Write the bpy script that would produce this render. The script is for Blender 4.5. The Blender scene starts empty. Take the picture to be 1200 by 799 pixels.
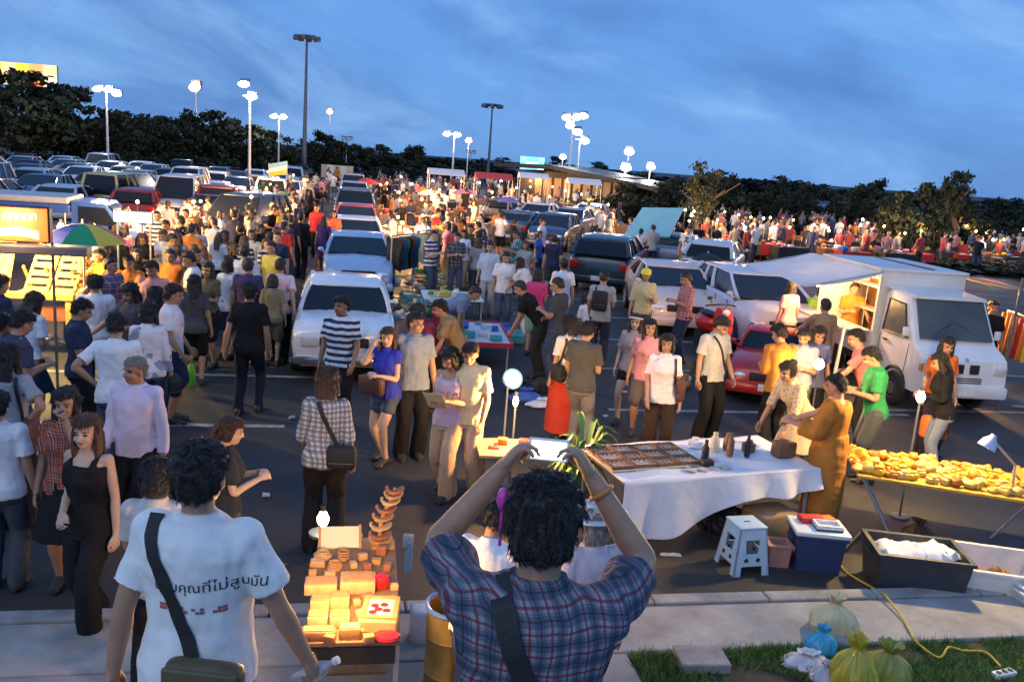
import bpy, bmesh, math, random
import numpy as np
from mathutils import Vector, Matrix, noise, Euler
R = math.radians
rng = random.Random(7)
S = bpy.context.scene
COL = S.collection

# ------------------------------------------------------------------ camera
CAM_H, PITCH, ROLL = 3.5, R(11.9), R(4.3)
FWD = Vector((0, math.cos(PITCH), -math.sin(PITCH)))
UP0 = Vector((0, math.sin(PITCH), math.cos(PITCH)))
RT = Vector((1, 0, 0)) * math.cos(ROLL) + UP0 * math.sin(ROLL)
UP = UP0 * math.cos(ROLL) - Vector((1, 0, 0)) * math.sin(ROLL)
cam = bpy.data.cameras.new('camera')
cam.sensor_width = 36; cam.lens = 30; cam.clip_start = .05; cam.clip_end = 4000
camo = bpy.data.objects.new('camera', cam)
COL.objects.link(camo)
camo.matrix_world = Matrix(((RT.x, UP.x, -FWD.x, 0), (RT.y, UP.y, -FWD.y, 0), (RT.z, UP.z, -FWD.z, CAM_H), (0, 0, 0, 1)))
S.camera = camo

# ------------------------------------------------------------------ dusk sky, one soft after-glow sun, exposure
W = bpy.data.worlds.new('World'); S.world = W; W.use_nodes = True
nt = W.node_tree; nt.nodes.clear()
def N(t, **k):
    n = nt.nodes.new(t)
    for a, b in k.items(): setattr(n, a, b)
    return n
SUN_EL, SUN_AZ = R(40), R(215)
out = N('ShaderNodeOutputWorld'); bg = N('ShaderNodeBackground')
sky = N('ShaderNodeTexSky', sky_type='NISHITA', sun_disc=False)
sky.sun_elevation = SUN_EL; sky.sun_rotation = SUN_AZ; sky.air_density = 1.2; sky.dust_density = .6; sky.ozone_density = 4
tc = N('ShaderNodeTexCoord'); sep = N('ShaderNodeSeparateXYZ')
nt.links.new(tc.outputs['Generated'], sep.inputs[0])
def mth(op, a, b=None, c=None):
    n = N('ShaderNodeMath', operation=op)
    for i, q in enumerate((a, b, c)):
        if q is None: continue
        if isinstance(q, (int, float)): n.inputs[i].default_value = q
        else: nt.links.new(q, n.inputs[i])
    return n.outputs[0]
zz = mth('ADD', mth('MAXIMUM', sep.outputs[2], 0.0), .13)
cx = mth('DIVIDE', sep.outputs[0], zz); cy = mth('DIVIDE', sep.outputs[1], zz)
cmb = N('ShaderNodeCombineXYZ')
nt.links.new(mth('MULTIPLY', mth('ADD', sep.outputs[0], mth('MULTIPLY', sep.outputs[2], .5)), 3.0), cmb.inputs[0]); nt.links.new(mth('MULTIPLY', mth('ADD', sep.outputs[2], mth('MULTIPLY', sep.outputs[0], .06)), 6.0), cmb.inputs[1])
def nz(scale, detail, rough, dist=0.0):
    n = N('ShaderNodeTexNoise'); n.inputs['Scale'].default_value = scale; n.inputs['Detail'].default_value = detail
    n.inputs['Roughness'].default_value = rough; n.inputs['Distortion'].default_value = dist
    nt.links.new(cmb.outputs[0], n.inputs['Vector']); return n.outputs[0]
def ramp(x, lo, hi):
    n = N('ShaderNodeMapRange', interpolation_type='SMOOTHSTEP'); n.inputs[1].default_value = lo; n.inputs[2].default_value = hi
    nt.links.new(x, n.inputs[0]); return n.outputs[0]
def mixc(f, a, b, mode='MIX'):
    n = N('ShaderNodeMix', data_type='RGBA', blend_type=mode)
    for i, q in ((0, f), (6, a), (7, b)):
        if isinstance(q, (int, float)): n.inputs[i].default_value = q
        elif isinstance(q, tuple): n.inputs[i].default_value = q
        else: nt.links.new(q, n.inputs[i])
    return n.outputs[2]
SKY_TINT = (.40, .62, .95, 1)
base = mixc(.88, mixc(1.0, sky.outputs[0], SKY_TINT, 'MULTIPLY'), (.92, 2.3, 5.3, 1))
dark = ramp(nz(1.0, 6, .55, .2), .40, .66)
light = ramp(nz(1.4, 8, .60, .35), .46, .74)
mauve = ramp(nz(.9, 7, .6, 1.0), .56, .74)
c1 = mixc(mth('MULTIPLY', dark, .62), base, (.52, 1.25, 3.3, 1))
c2 = mixc(mth('MULTIPLY', light, .68), c1, (2.1, 3.9, 6.5, 1))
c2 = mixc(mth('MULTIPLY', mauve, .34), c2, (1.7, 2.1, 4.0, 1))
nt.links.new(c2, bg.inputs[0]); bg.inputs[1].default_value = .08
nt.links.new(bg.outputs[0], out.inputs[0])
sunl = bpy.data.lights.new('sun', 'SUN'); sunl.energy = .36; sunl.angle = R(45); sunl.color = (1, .94, .86)
suno = bpy.data.objects.new('sun', sunl); COL.objects.link(suno)
def sun_rot(el, az):  # light travels away from the sky's sun (azimuth clockwise from +Y)
    d = Vector((math.sin(az) * math.cos(el), math.cos(az) * math.cos(el), math.sin(el)))
    return d.to_track_quat('Z', 'Y').to_euler()
suno.rotation_euler = sun_rot(SUN_EL, SUN_AZ)
S.view_settings.view_transform = 'Standard'; S.view_settings.look = 'None'
S.view_settings.exposure = .95; S.view_settings.gamma = 1; S.view_settings.use_curve_mapping = False
S.cycles.max_bounces = 5; S.cycles.diffuse_bounces = 2; S.cycles.glossy_bounces = 2; S.cycles.transmission_bounces = 3; S.cycles.transparent_max_bounces = 6
S.cycles.caustics_reflective = False; S.cycles.caustics_refractive = False
S.cycles.use_denoising = True; S.cycles.sample_clamp_indirect = 6; S.cycles.use_light_tree = True

# ------------------------------------------------------------------ placing helpers (photo measure -> point on the real ground)
def ray(px, py):
    return FWD + RT * ((px - 600) / 1000) + UP * ((399.5 - py) / 1000)
def G(px, py, z=0.0):
    d = ray(px, py); t = (z - CAM_H) / d.z
    return Vector((d.x * t, d.y * t, z))
def PX(p):
    v = Vector(p) - Vector((0, 0, CAM_H)); zc = v.dot(FWD)
    return 600 + 1000 * v.dot(RT) / zc, 399.5 - 1000 * v.dot(UP) / zc
def HT(py, q):
    lo, hi = 0, 60
    for _ in range(40):
        m = (lo + hi) / 2
        if PX((q[0], q[1], m))[1] > py: lo = m
        else: hi = m
    return lo

# ------------------------------------------------------------------ materials
MATS = {}
def M(name, col, rough=.6, metal=0.0, var=.12, scale=6, bump=0.0, bscale=40, emit=0.0, ecol=None, trans=0.0, coat=0.0, alpha=1.0, obj=False, var2=0.0, spec=None, sheen=0.0):
    if name in MATS: return MATS[name]
    m = bpy.data.materials.new(name); m.use_nodes = True; t = m.node_tree
    b = t.nodes['Principled BSDF']; L = t.links.new
    b.inputs['Roughness'].default_value = rough; b.inputs['Metallic'].default_value = metal
    b.inputs['Transmission Weight'].default_value = trans; b.inputs['Coat Weight'].default_value = coat; b.inputs['Alpha'].default_value = alpha
    if spec is not None: b.inputs['Specular IOR Level'].default_value = spec
    if sheen: b.inputs['Sheen Weight'].default_value = sheen
    c = t.nodes.new('ShaderNodeTexCoord')
    if obj:
        oi = t.nodes.new('ShaderNodeObjectInfo'); src = oi.outputs['Color']
    else:
        rg = t.nodes.new('ShaderNodeRGB'); rg.outputs[0].default_value = (*col, 1); src = rg.outputs[0]
    if var:
        n = t.nodes.new('ShaderNodeTexNoise'); n.inputs['Scale'].default_value = scale; n.inputs['Detail'].default_value = 6; n.inputs['Roughness'].default_value = .65
        L(c.outputs['Object'], n.inputs['Vector'])
        mr = t.nodes.new('ShaderNodeMapRange'); mr.inputs[1].default_value = .3; mr.inputs[2].default_value = .7
        mr.inputs[3].default_value = 1 - var; mr.inputs[4].default_value = 1 + var; L(n.outputs[0], mr.inputs[0])
        mx = t.nodes.new('ShaderNodeMix'); mx.data_type = 'RGBA'; mx.blend_type = 'MULTIPLY'; mx.inputs[0].default_value = 1
        L(src, mx.inputs[6]); L(mr.outputs[0], mx.inputs[7]); src = mx.outputs[2]
    L(src, b.inputs['Base Color'])
    if bump:
        n2 = t.nodes.new('ShaderNodeTexNoise'); n2.inputs['Scale'].default_value = bscale; n2.inputs['Detail'].default_value = 4
        L(c.outputs['Object'], n2.inputs['Vector'])
        bp = t.nodes.new('ShaderNodeBump'); bp.inputs['Strength'].default_value = bump; bp.inputs['Distance'].default_value = .02
        L(n2.outputs[0], bp.inputs['Height']); L(bp.outputs[0], b.inputs['Normal'])
    if emit:
        b.inputs['Emission Strength'].default_value = emit
        b.inputs['Emission Color'].default_value = (*(ecol or col), 1)
    MATS[name] = m; return m
def pattern(name, kind, cols, scale=1.0):
    """woven / printed cloth: plaid, check, stripe, floral - the pattern follows the garment's own axes"""
    if name in MATS: return MATS[name]
    m = bpy.data.materials.new(name); m.use_nodes = True; t = m.node_tree; L = t.links.new
    b = t.nodes['Principled BSDF']; b.inputs['Roughness'].default_value = .85; b.inputs['Specular IOR Level'].default_value = .2
    c = t.nodes.new('ShaderNodeTexCoord'); s = t.nodes.new('ShaderNodeSeparateXYZ'); 
    wn = t.nodes.new('ShaderNodeTexNoise'); wn.inputs['Scale'].default_value = 7; L(c.outputs['Object'], wn.inputs['Vector'])
    wm = t.nodes.new('ShaderNodeVectorMath'); wm.operation = 'MULTIPLY_ADD'; wm.inputs[1].default_value = (.03, .03, .03)
    L(wn.outputs[1], wm.inputs[0]); L(c.outputs['Object'], wm.inputs[2]); L(wm.outputs[0], s.inputs[0])
    def band(o, period, lo, hi, ph=0.0):
        a = t.nodes.new('ShaderNodeMath'); a.operation = 'MULTIPLY_ADD'; L(o, a.inputs[0]); a.inputs[1].default_value = 1 / (period * scale); a.inputs[2].default_value = ph + 100
        f = t.nodes.new('ShaderNodeMath'); f.operation = 'FRACT'; L(a.outputs[0], f.inputs[0])
        g = t.nodes.new('ShaderNodeMath'); g.operation = 'COMPARE'; L(f.outputs[0], g.inputs[0]); g.inputs[1].default_value = (lo + hi) / 2; g.inputs[2].default_value = (hi - lo) / 2
        return g.outputs[0]
    def mx(f, a, col, fac=1.0):
        n = t.nodes.new('ShaderNodeMix'); n.data_type = 'RGBA'
        if fac != 1.0:
            q = t.nodes.new('ShaderNodeMath'); q.operation = 'MULTIPLY'; L(f, q.inputs[0]); q.inputs[1].default_value = fac; f = q.outputs[0]
        L(f, n.inputs[0])
        if a is None: L(oi.outputs['Color'], n.inputs[6])
        elif isinstance(a, tuple): n.inputs[6].default_value = (*a, 1)
        else: L(a, n.inputs[6])
        n.inputs[7].default_value = (*col, 1); return n.outputs[2]
    x, y, z = s.outputs
    oi = t.nodes.new('ShaderNodeObjectInfo')
    xy = t.nodes.new('ShaderNodeMath'); xy.operation = 'ADD'; L(x, xy.inputs[0])
    yy = t.nodes.new('ShaderNodeMath'); yy.operation = 'MULTIPLY'; L(y, yy.inputs[0]); yy.inputs[1].default_value = .6; L(yy.outputs[0], xy.inputs[1])
    X = xy.outputs[0]
    if kind == 'stripe': k = mx(band(z, .075, 0, .5), cols[0], cols[1])
    elif kind == 'check':
        k = mx(band(X, .05, 0, .5), cols[0], cols[1], .6); k = mx(band(z, .05, 0, .5), k, cols[1], .6)
        k = mx(band(X, .1, .2, .28), k, cols[2], .7); k = mx(band(z, .1, .2, .28), k, cols[2], .7)
    elif kind == 'plaid':
        k = mx(band(X, .085, 0, .42), cols[0], cols[1], .55); k = mx(band(z, .085, 0, .42), k, cols[1], .55)
        k = mx(band(X, .085, .64, .76), k, cols[2], .75); k = mx(band(z, .085, .64, .76), k, cols[2], .75)
        k = mx(band(X, .085, .18, .25), k, cols[3], .7); k = mx(band(z, .085, .18, .25), k, cols[3], .7)
        k = mx(band(X, .0425, .9, 1), k, cols[3], .45); k = mx(band(z, .0425, .9, 1), k, cols[3], .45)
    else:
        v = t.nodes.new('ShaderNodeTexVoronoi'); v.inputs['Scale'].default_value = 22 / scale; L(c.outputs['Object'], v.inputs['Vector'])
        g = t.nodes.new('ShaderNodeMath'); g.operation = 'LESS_THAN'; L(v.outputs['Distance'], g.inputs[0]); g.inputs[1].default_value = .33
        k = mx(g.outputs[0], cols[0], cols[1])
        n = t.nodes.new('ShaderNodeTexNoise'); n.inputs['Scale'].default_value = 15 / scale; L(c.outputs['Object'], n.inputs['Vector'])
        g = t.nodes.new('ShaderNodeMath'); g.operation = 'GREATER_THAN'; L(n.outputs[0], g.inputs[0]); g.inputs[1].default_value = .58
        k = mx(g.outputs[0], k, cols[2])
    L(k, b.inputs['Base Color'])
    n2 = t.nodes.new('ShaderNodeTexNoise'); n2.inputs['Scale'].default_value = 9; n2.inputs['Detail'].default_value = 5; L(c.outputs['Object'], n2.inputs['Vector'])
    bp = t.nodes.new('ShaderNodeBump'); bp.inputs['Strength'].default_value = .5; bp.inputs['Distance'].default_value = .03; L(n2.outputs[0], bp.inputs['Height']); L(bp.outputs[0], b.inputs['Normal'])
    MATS[name] = m; return m

# ------------------------------------------------------------------ mesh builder
def frame(d):
    d = Vector(d).normalized(); a = Vector((0, 0, 1)) if abs(d.z) < .9 else Vector((0, 1, 0))
    x = d.cross(a).normalized(); return x, x.cross(d).normalized() * -1, d
class MB:
    def __init__(s): s.v = []; s.f = []; s.m = []; s.cur = 0
    def add(s, vs, fs):
        o = len(s.v); s.v.extend(tuple(p) for p in vs)
        s.f.extend(tuple(i + o for i in f) for f in fs); s.m.extend([s.cur] * len(fs)); return s
    def mat(s, i): s.cur = i; return s
    def box(s, c, d, rot=None, bev=0.0, taper=1.0):
        x, y, z = d[0] / 2, d[1] / 2, d[2] / 2; c = Vector(c); rot = rot or Matrix.Identity(3)
        if bev <= 0:
            vs = [Vector((sx * x * (taper if sz > 0 else 1), sy * y * (taper if sz > 0 else 1), sz * z)) for sz in (-1, 1) for sy in (-1, 1) for sx in (-1, 1)]
            return s.add([c + rot @ p for p in vs], [(0, 2, 3, 1), (4, 5, 7, 6), (0, 1, 5, 4), (2, 6, 7, 3), (0, 4, 6, 2), (1, 3, 7, 5)])
        bm = bmesh.new(); bmesh.ops.create_cube(bm, size=1)
        for v in bm.verts:
            k = taper if v.co.z > 0 else 1
            v.co = Vector((v.co.x * 2 * x * k, v.co.y * 2 * y * k, v.co.z * 2 * z))
        bmesh.ops.bevel(bm, geom=bm.edges[:], offset=min(bev, x * .9, y * .9, z * .9), segments=2, affect='EDGES', profile=.5)
        bm.verts.index_update()
        s.add([c + rot @ v.co for v in bm.verts], [[v.index for v in f.verts] for f in bm.faces]); bm.free(); return s
    def bar(s, a, b, w, h=None, bev=0.0):
        a, b = Vector(a), Vector(b); x, y, z = frame(b - a); rot = Matrix((x, y, z)).transposed()
        return s.box((a + b) / 2, (w, h or w, (b - a).length), rot, bev)
    def rings(s, rs, cap0=True, cap1=True, closed=True):
        n = len(rs[0]); o = len(s.v); k = 0
        for r in rs: s.v.extend(tuple(p) for p in r)
        fs = []
        for i in range(len(rs) - 1):
            for j in range(n if closed else n - 1):
                a, b = o + i * n + j, o + i * n + (j + 1) % n
                fs.append((a, b, b + n, a + n))
        if cap0: fs.append(tuple(o + j for j in reversed(range(n))))
        if cap1: fs.append(tuple(o + (len(rs) - 1) * n + j for j in range(n)))
        s.f.extend(fs); s.m.extend([s.cur] * len(fs)); return s
    def tube(s, pts, rad, n=8, caps=True, flat=1.0, up=None):
        pts = [Vector(p) for p in pts]; 
        if not isinstance(rad, (list, tuple)): rad = [rad] * len(pts)
        rs = []; x = None
        for i, p in enumerate(pts):
            d = (pts[min(i + 1, len(pts) - 1)] - pts[max(i - 1, 0)])
            d = d.normalized() if d.length > 1e-9 else Vector((0, 0, 1))
            if x is None:
                x = (up.cross(d).normalized() if up else frame(d)[0])
            else:
                x = (x - d * x.dot(d)); x = x.normalized() if x.length > 1e-6 else frame(d)[0]
            y = d.cross(x)
            rs.append([p + x * (math.cos(2 * math.pi * j / n) * rad[i]) + y * (math.sin(2 * math.pi * j / n) * rad[i] * flat) for j in range(n)])
        return s.rings(rs, caps, caps)
    def cyl(s, a, b, r, r2=None, n=12): return s.tube([a, b], [r, r if r2 is None else r2], n)
    def lathe(s, prof, n=20, c=(0, 0, 0), rot=None, sx=1.0, sy=1.0, caps=True):
        rot = rot or Matrix.Identity(3); c = Vector(c)
        return s.rings([[c + rot @ Vector((r * sx * math.cos(2 * math.pi * j / n), r * sy * math.sin(2 * math.pi * j / n), z)) for j in range(n)] for r, z in prof], caps, caps)
    def ell(s, c, r, nu=14, nv=9, rot=None):
        rot = rot or Matrix.Identity(3); c = Vector(c)
        return s.rings([[c + rot @ Vector((r[0] * math.sin(t) * math.cos(2 * math.pi * j / nu), r[1] * math.sin(t) * math.sin(2 * math.pi * j / nu), -r[2] * math.cos(t))) for j in range(nu)]
                        for t in [math.pi * (i + .35) / (nv - .3) for i in range(nv)]])
    def poly(s, pts, th):
        """solid plate: outline pts (3d, planar) thickened by vector th"""
        th = Vector(th); n = len(pts); a = [Vector(p) for p in pts]; b = [p + th for p in a]
        return s.add(a + b, [tuple(reversed(range(n))), tuple(range(n, 2 * n))] + [(i, (i + 1) % n, (i + 1) % n + n, i + n) for i in range(n)])
    def sheet(s, fn, nu, nv, th=0.0):
        """grid surface fn(u,v); with th a solid of that thickness (downward along -z of local)"""
        P = [[Vector(fn(i / nu, j / nv)) for j in range(nv + 1)] for i in range(nu + 1)]
        o = len(s.v); w = nv + 1
        s.v.extend(tuple(p) for r in P for p in r)
        fs = [(o + i * w + j, o + (i + 1) * w + j, o + (i + 1) * w + j + 1, o + i * w + j + 1) for i in range(nu) for j in range(nv)]
        if th:
            o2 = len(s.v); s.v.extend((p.x, p.y, p.z - th) for r in P for p in r)
            fs += [(o2 + i * w + j + 1, o2 + (i + 1) * w + j + 1, o2 + (i + 1) * w + j, o2 + i * w + j) for i in range(nu) for j in range(nv)]
            rim = [(0, j) for j in range(nv)] + [(i, nv) for i in range(nu)] + [(nu, nv - j) for j in range(nv)] + [(nu - i, 0) for i in range(nu)]
            for k in range(len(rim)):
                a, b = rim[k], rim[(k + 1) % len(rim)]
                ia, ib = a[0] * w + a[1], b[0] * w + b[1]
                fs.append((o + ia, o + ib, o2 + ib, o2 + ia))
        s.f.extend(fs); s.m.extend([s.cur] * len(fs)); return s
    def mesh(s, name, mats, smooth=True):
        me = bpy.data.meshes.new(name); me.from_pydata(s.v, [], s.f)
        for m in (mats if isinstance(mats, (list, tuple)) else [mats]): me.materials.append(m)
        me.polygons.foreach_set('material_index', s.m)
        me.update(); 
        if smooth: auto_smooth(me, 40 if smooth is True else smooth)
        return me
    def build(s, name, mats, parent=None, smooth=True, loc=None, rot=None):
        return link(name, s.mesh(name, mats, smooth), parent, loc, rot)
def auto_smooth(me, ang):
    bm = bmesh.new(); bm.from_mesh(me); bmesh.ops.recalc_face_normals(bm, faces=bm.faces[:])
    a = math.radians(ang)
    for f in bm.faces: f.smooth = True
    for e in bm.edges:
        if len(e.link_faces) == 2 and e.calc_face_angle(0) > a: e.smooth = False
    bm.to_mesh(me); bm.free()
def link(name, data, parent=None, loc=None, rot=None):
    o = bpy.data.objects.new(name, data); COL.objects.link(o)
    if parent is not None:
        o.parent = parent; KIDS.setdefault(parent.name, []).append(o)
    if loc is not None: o.location = loc
    if rot is not None: o.rotation_euler = rot
    return o
KIDS = {}
LABELS = {}
def tag(o, label, cat, group=None, kind=None):
    o['label'] = label; o['category'] = cat
    if group: o['group'] = group
    if kind: o['kind'] = kind
    return o
def thing(name, label, cat, loc=(0, 0, 0), rz=0.0, group=None, scale=1.0):
    o = link(name, None, None, loc, (0, 0, rz)); o.empty_display_size = .2; o.scale = (scale,) * 3
    return tag(o, label, cat, group)
def struct(name, mb, mats, smooth=False, loc=None):
    o = mb.build(name, mats, None, smooth, loc); o['kind'] = 'structure'; return o
def one(name, label, cat, mb, mats, loc=(0, 0, 0), rz=0.0, group=None, smooth=True):
    return tag(mb.build(name, mats, None, smooth, loc, (0, 0, rz)), label, cat, group)
def dup(o, loc=None, rz=None, label=None, group=None, parent=None, color=None, scale=None):
    c = o.copy(); COL.objects.link(c)
    if parent is not None:
        c.parent = parent; KIDS.setdefault(parent.name, []).append(c)
    if loc is not None: c.location = loc
    if rz is not None: c.rotation_euler = (0, 0, rz)
    if label: c['label'] = label
    if group: c['group'] = group
    if color is not None: c.color = (*color, 1)
    if scale is not None: c.scale = (scale,) * 3 if isinstance(scale, (int, float)) else scale
    for k in KIDS.get(o.name, ()): dup(k, parent=c, color=color)
    return c
def point(name, loc, energy, color, parent=None, radius=.05):
    l = bpy.data.lights.new(name, 'POINT'); l.energy = energy; l.color = color; l.shadow_soft_size = radius
    return link(name, l, parent, loc)
WARM = (1, .53, .18); WHITE = (1, .95, .86)
# ================================================================== setting
A0 = R(11.4); E1 = Vector((math.cos(A0), math.sin(A0), 0)); E2 = Vector((-math.sin(A0), math.cos(A0), 0)); K0 = G(760, 712)
def L2(u, v, z=0.0): return K0 + E1 * u + E2 * v + Vector((0, 0, z))
ZR = Matrix.Rotation(A0, 3, 'Z')

def asphalt():
    m = bpy.data.materials.new('asphalt'); m.use_nodes = True; t = m.node_tree; L = t.links.new; b = t.nodes['Principled BSDF']
    c = t.nodes.new('ShaderNodeTexCoord')
    def n(sc, det, ro=.6): 
        q = t.nodes.new('ShaderNodeTexNoise'); q.inputs['Scale'].default_value = sc; q.inputs['Detail'].default_value = det; q.inputs['Roughness'].default_value = ro; L(c.outputs['Object'], q.inputs['Vector']); return q.outputs[0]
    def rp(x, a, bb, c0, c1):
        q = t.nodes.new('ShaderNodeMapRange'); q.inputs[1].default_value = a; q.inputs[2].default_value = bb; q.inputs[3].default_value = c0; q.inputs[4].default_value = c1; L(x, q.inputs[0]); return q.outputs[0]
    def mix(f, a, bb, mode='MIX'):
        q = t.nodes.new('ShaderNodeMix'); q.data_type = 'RGBA'; q.blend_type = mode
        for i, v in ((0, f), (6, a), (7, bb)):
            if isinstance(v, (int, float, tuple)): q.inputs[i].default_value = v
            else: L(v, q.inputs[i])
        return q.outputs[2]
    k = mix(rp(n(.35, 6), .35, .65, 0, 1), (.021, .021, .023, 1), (.034, .033, .033, 1))
    k = mix(rp(n(1.6, 8, .75), .52, .7, 0, .75), k, (.014, .0135, .013, 1))
    k = mix(rp(n(5.5, 9, .8), .56, .64, 0, .55), k, (.016, .015, .014, 1))
    k = mix(rp(n(3.1, 5, .6), .60, .72, 0, .4), k, (.058, .053, .048, 1))
    vv = t.nodes.new('ShaderNodeTexVoronoi'); vv.feature = 'DISTANCE_TO_EDGE'; vv.inputs['Scale'].default_value = .45
    dn = t.nodes.new('ShaderNodeTexNoise'); dn.inputs['Scale'].default_value = 2.2; dn.inputs['Detail'].default_value = 6; L(c.outputs['Object'], dn.inputs['Vector'])
    ma = t.nodes.new('ShaderNodeVectorMath'); ma.operation = 'MULTIPLY_ADD'; ma.inputs[1].default_value = (1.1, 1.1, 1.1); L(dn.outputs[1], ma.inputs[0]); L(c.outputs['Object'], ma.inputs[2]); L(ma.outputs[0], vv.inputs['Vector'])
    k = mix(rp(vv.outputs[0], 0, .008, .8, 0), k, (.010, .010, .010, 1))
    k = mix(rp(n(90, 2), .45, .75, 0, .55), k, (.06, .06, .06, 1))
    L(k, b.inputs['Base Color']); L(rp(n(.8, 5), .3, .7, .55, .85), b.inputs['Roughness'])
    bp = t.nodes.new('ShaderNodeBump'); bp.inputs['Strength'].default_value = .35; bp.inputs['Distance'].default_value = .01; L(n(120, 3), bp.inputs['Height']); L(bp.outputs[0], b.inputs['Normal'])
    return m
ASPH = asphalt()
mb = MB(); mb.add([(-1500, -60, 0), (1500, -60, 0), (1500, 2400, 0), (-1500, 2400, 0)], [(0, 1, 2, 3)])
struct('ground', mb, ASPH)
PAINT = M('worn_road_paint', (.27, .27, .265), .75, var=.6, scale=4)
def line(name, a, b, w=.1):
    a, b = Vector(a), Vector(b); d = (b - a).normalized(); s = Vector((-d.y, d.x, 0)) * w / 2; z = Vector((0, 0, .004))
    mb = MB(); mb.add([a - s + z, b - s + z, b + s + z, a + s + z], [(0, 1, 2, 3)]); struct(name, mb, PAINT)
for k in range(5):
    p = Vector((1.5, 12.2, 0)) + E2 * 2.55 * k
    line('parking_line', p, p + E1 * 5.0)
for k in range(5):
    p = Vector((6.1, 13.4, 0)) + E2 * 2.6 * k
    line('parking_line', p, p + E1 * 5)
line('parking_line', (-7.6, 9.35, 0), Vector((-7.6, 9.35, 0)) + E1 * 4.9, .12)
line('parking_line', (-7.8, 11.8, 0), Vector((-7.8, 11.8, 0)) + E1 * 4.9, .12)
line('parking_line', (4.7, 10.1, 0), Vector((4.7, 10.1, 0)) + E1 * 5, .1)
for k in range(9):
    for sx in (-17, -25, -34):
        p = Vector((sx - k * .6, 34 + k * 3.0, 0)); line('parking_line', p, p + E1 * 5)

CONC = M('concrete', (.30, .295, .285), .9, var=.32, scale=2.2, bump=.25, bscale=30)
CONC2 = M('concrete_kerb', (.27, .265, .26), .9, var=.4, scale=3.2, bump=.3, bscale=25)
# pavement: kerb stones in a row along the car park, then slabs
mb = MB()
mb.box(L2(4, -.45, .05), (44, .62, .1), ZR, .015)
struct('pavement', mb, CONC)
mb = MB()
for k in range(-22, 26): mb.box(L2(k * 1.0 + .5, -.06, .06), (.985, .15, .12), ZR, .012)
struct('kerb', mb, CONC2)
mb = MB(); mb.box(L2(-10.45, -2.0, .046), (20.0, 2.46, .092), ZR, .01); struct('path', mb, M('path_slabs', (.25, .255, .27), .9, var=.3, scale=1.6, bump=.2, bscale=20))
mb = MB(); mb.box(L2(10.05, -3.27, .03), (21.0, 5.0, .08), ZR); struct('grass_bank', mb, M('soil', (.05, .045, .025), .95, var=.3, scale=4))
# short lawn grass on the bank: uncountable
def V_3(a, b): return Vector((a, b, 3.3))
gr = np.random.default_rng(3); mb = MB(); n = 0
while n < 42000:
    u = gr.uniform(-.43, 7.0); v = -.77 - gr.uniform(0, 1) ** 1.2 * 1.9
    nzv = noise.noise(Vector((u * 1.3, v * 1.7, 0)))
    n += 1
    if nzv + .25 * noise.noise(V_3(u * 5, v * 5)) < -.22: continue
    p = L2(u, v, .065); h = .03 + .05 * gr.random() + .06 * max(0, nzv); a = gr.uniform(0, 6.28); w = .004 + .004 * gr.random(); lx, ly = gr.normal(0, .04, 2)
    q = Vector((math.cos(a) * w, math.sin(a) * w, 0)); tip = p + Vector((lx, ly, h))
    mb.cur = 0 if gr.random() < .7 else 1
    mb.add([p - q, p + q, tip], [(0, 1, 2)])
g = mb.build('lawn_grass', [M('grass_blade', (.075, .18, .022), .7, var=.3, scale=3), M('grass_blade_pale', (.10, .15, .035), .7, var=.3, scale=3)], None, False)
tag(g, 'short green lawn grass along the concrete pavement', 'grass', kind='stuff')
# steps that raise the two men at the front
for y0, y1, z in ((-3, 1.3, 1.4), (1.3, 2.55, 1.05), (2.55, 3.45, .6), (3.45, 3.85, .3)):
    mb = MB(); mb.box((-.2, (y0 + y1) / 2, z / 2), (8, y1 - y0 - .006, z), None, .012); struct('step', mb, CONC)

# ------------------------------------------------------------------ trees
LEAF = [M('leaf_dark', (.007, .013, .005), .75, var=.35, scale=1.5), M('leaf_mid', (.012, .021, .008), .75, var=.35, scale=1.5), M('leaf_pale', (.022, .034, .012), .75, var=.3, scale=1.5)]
BARK = M('bark', (.09, .07, .05), .95, var=.35, scale=5, bump=.5, bscale=12)
def crown_mesh(seed, nclump, nleaf, shape, leaf=.32, gap=.0):
    r = np.random.default_rng(seed); mb = MB(); vs = []; fs = []; ms = []
    for k in range(nclump):
        while True:
            p = r.uniform(-1, 1, 3)
            if .25 < np.linalg.norm(p) < 1: break
        z = (p[2] + 1) / 2
        w = {'round': 1.0, 'cone': 1.25 - 1.0 * z, 'flat': 1.0 if z > .3 else .6, 'wide': 1.0}[shape]
        c = np.array((p[0] * w, p[1] * w, p[2])); cr = r.uniform(.16, .34)
        m = r.choice([0, 0, 1, 1, 2]); 
        for j in range(int(nleaf * cr / .25)):
            q = r.normal(0, 1, 3); q /= np.linalg.norm(q); q = c + q * cr * r.uniform(.35, 1.05) * np.array((1.15, 1.15, .75))
            a = r.normal(0, 1, 3); a /= np.linalg.norm(a); b = np.cross(a, r.normal(0, 1, 3)); b /= np.linalg.norm(b)
            s = leaf * r.uniform(.5, 1.2) * .2; o = len(vs)
            vs += [q - a * s - b * s * .45, q + a * s * .1 - b * s * .75, q + a * s * 1.2, q + a * s * .1 + b * s * .75]; fs.append((o, o + 1, o + 2, o + 3)); ms.append(m if r.random() < .75 else r.integers(0, 3))
    mb.v = [tuple(p) for p in vs]; mb.f = fs; mb.m = [int(i) for i in ms]
    return mb.mesh('crown', LEAF, False)
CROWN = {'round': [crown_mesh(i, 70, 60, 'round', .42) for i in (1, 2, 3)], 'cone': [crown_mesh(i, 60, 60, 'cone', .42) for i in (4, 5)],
         'flat': [crown_mesh(i, 55, 60, 'flat', .42) for i in (6, 7)], 'sparse': [crown_mesh(i, 30, 50, 'round', .36) for i in (8, 9)]}
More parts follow.
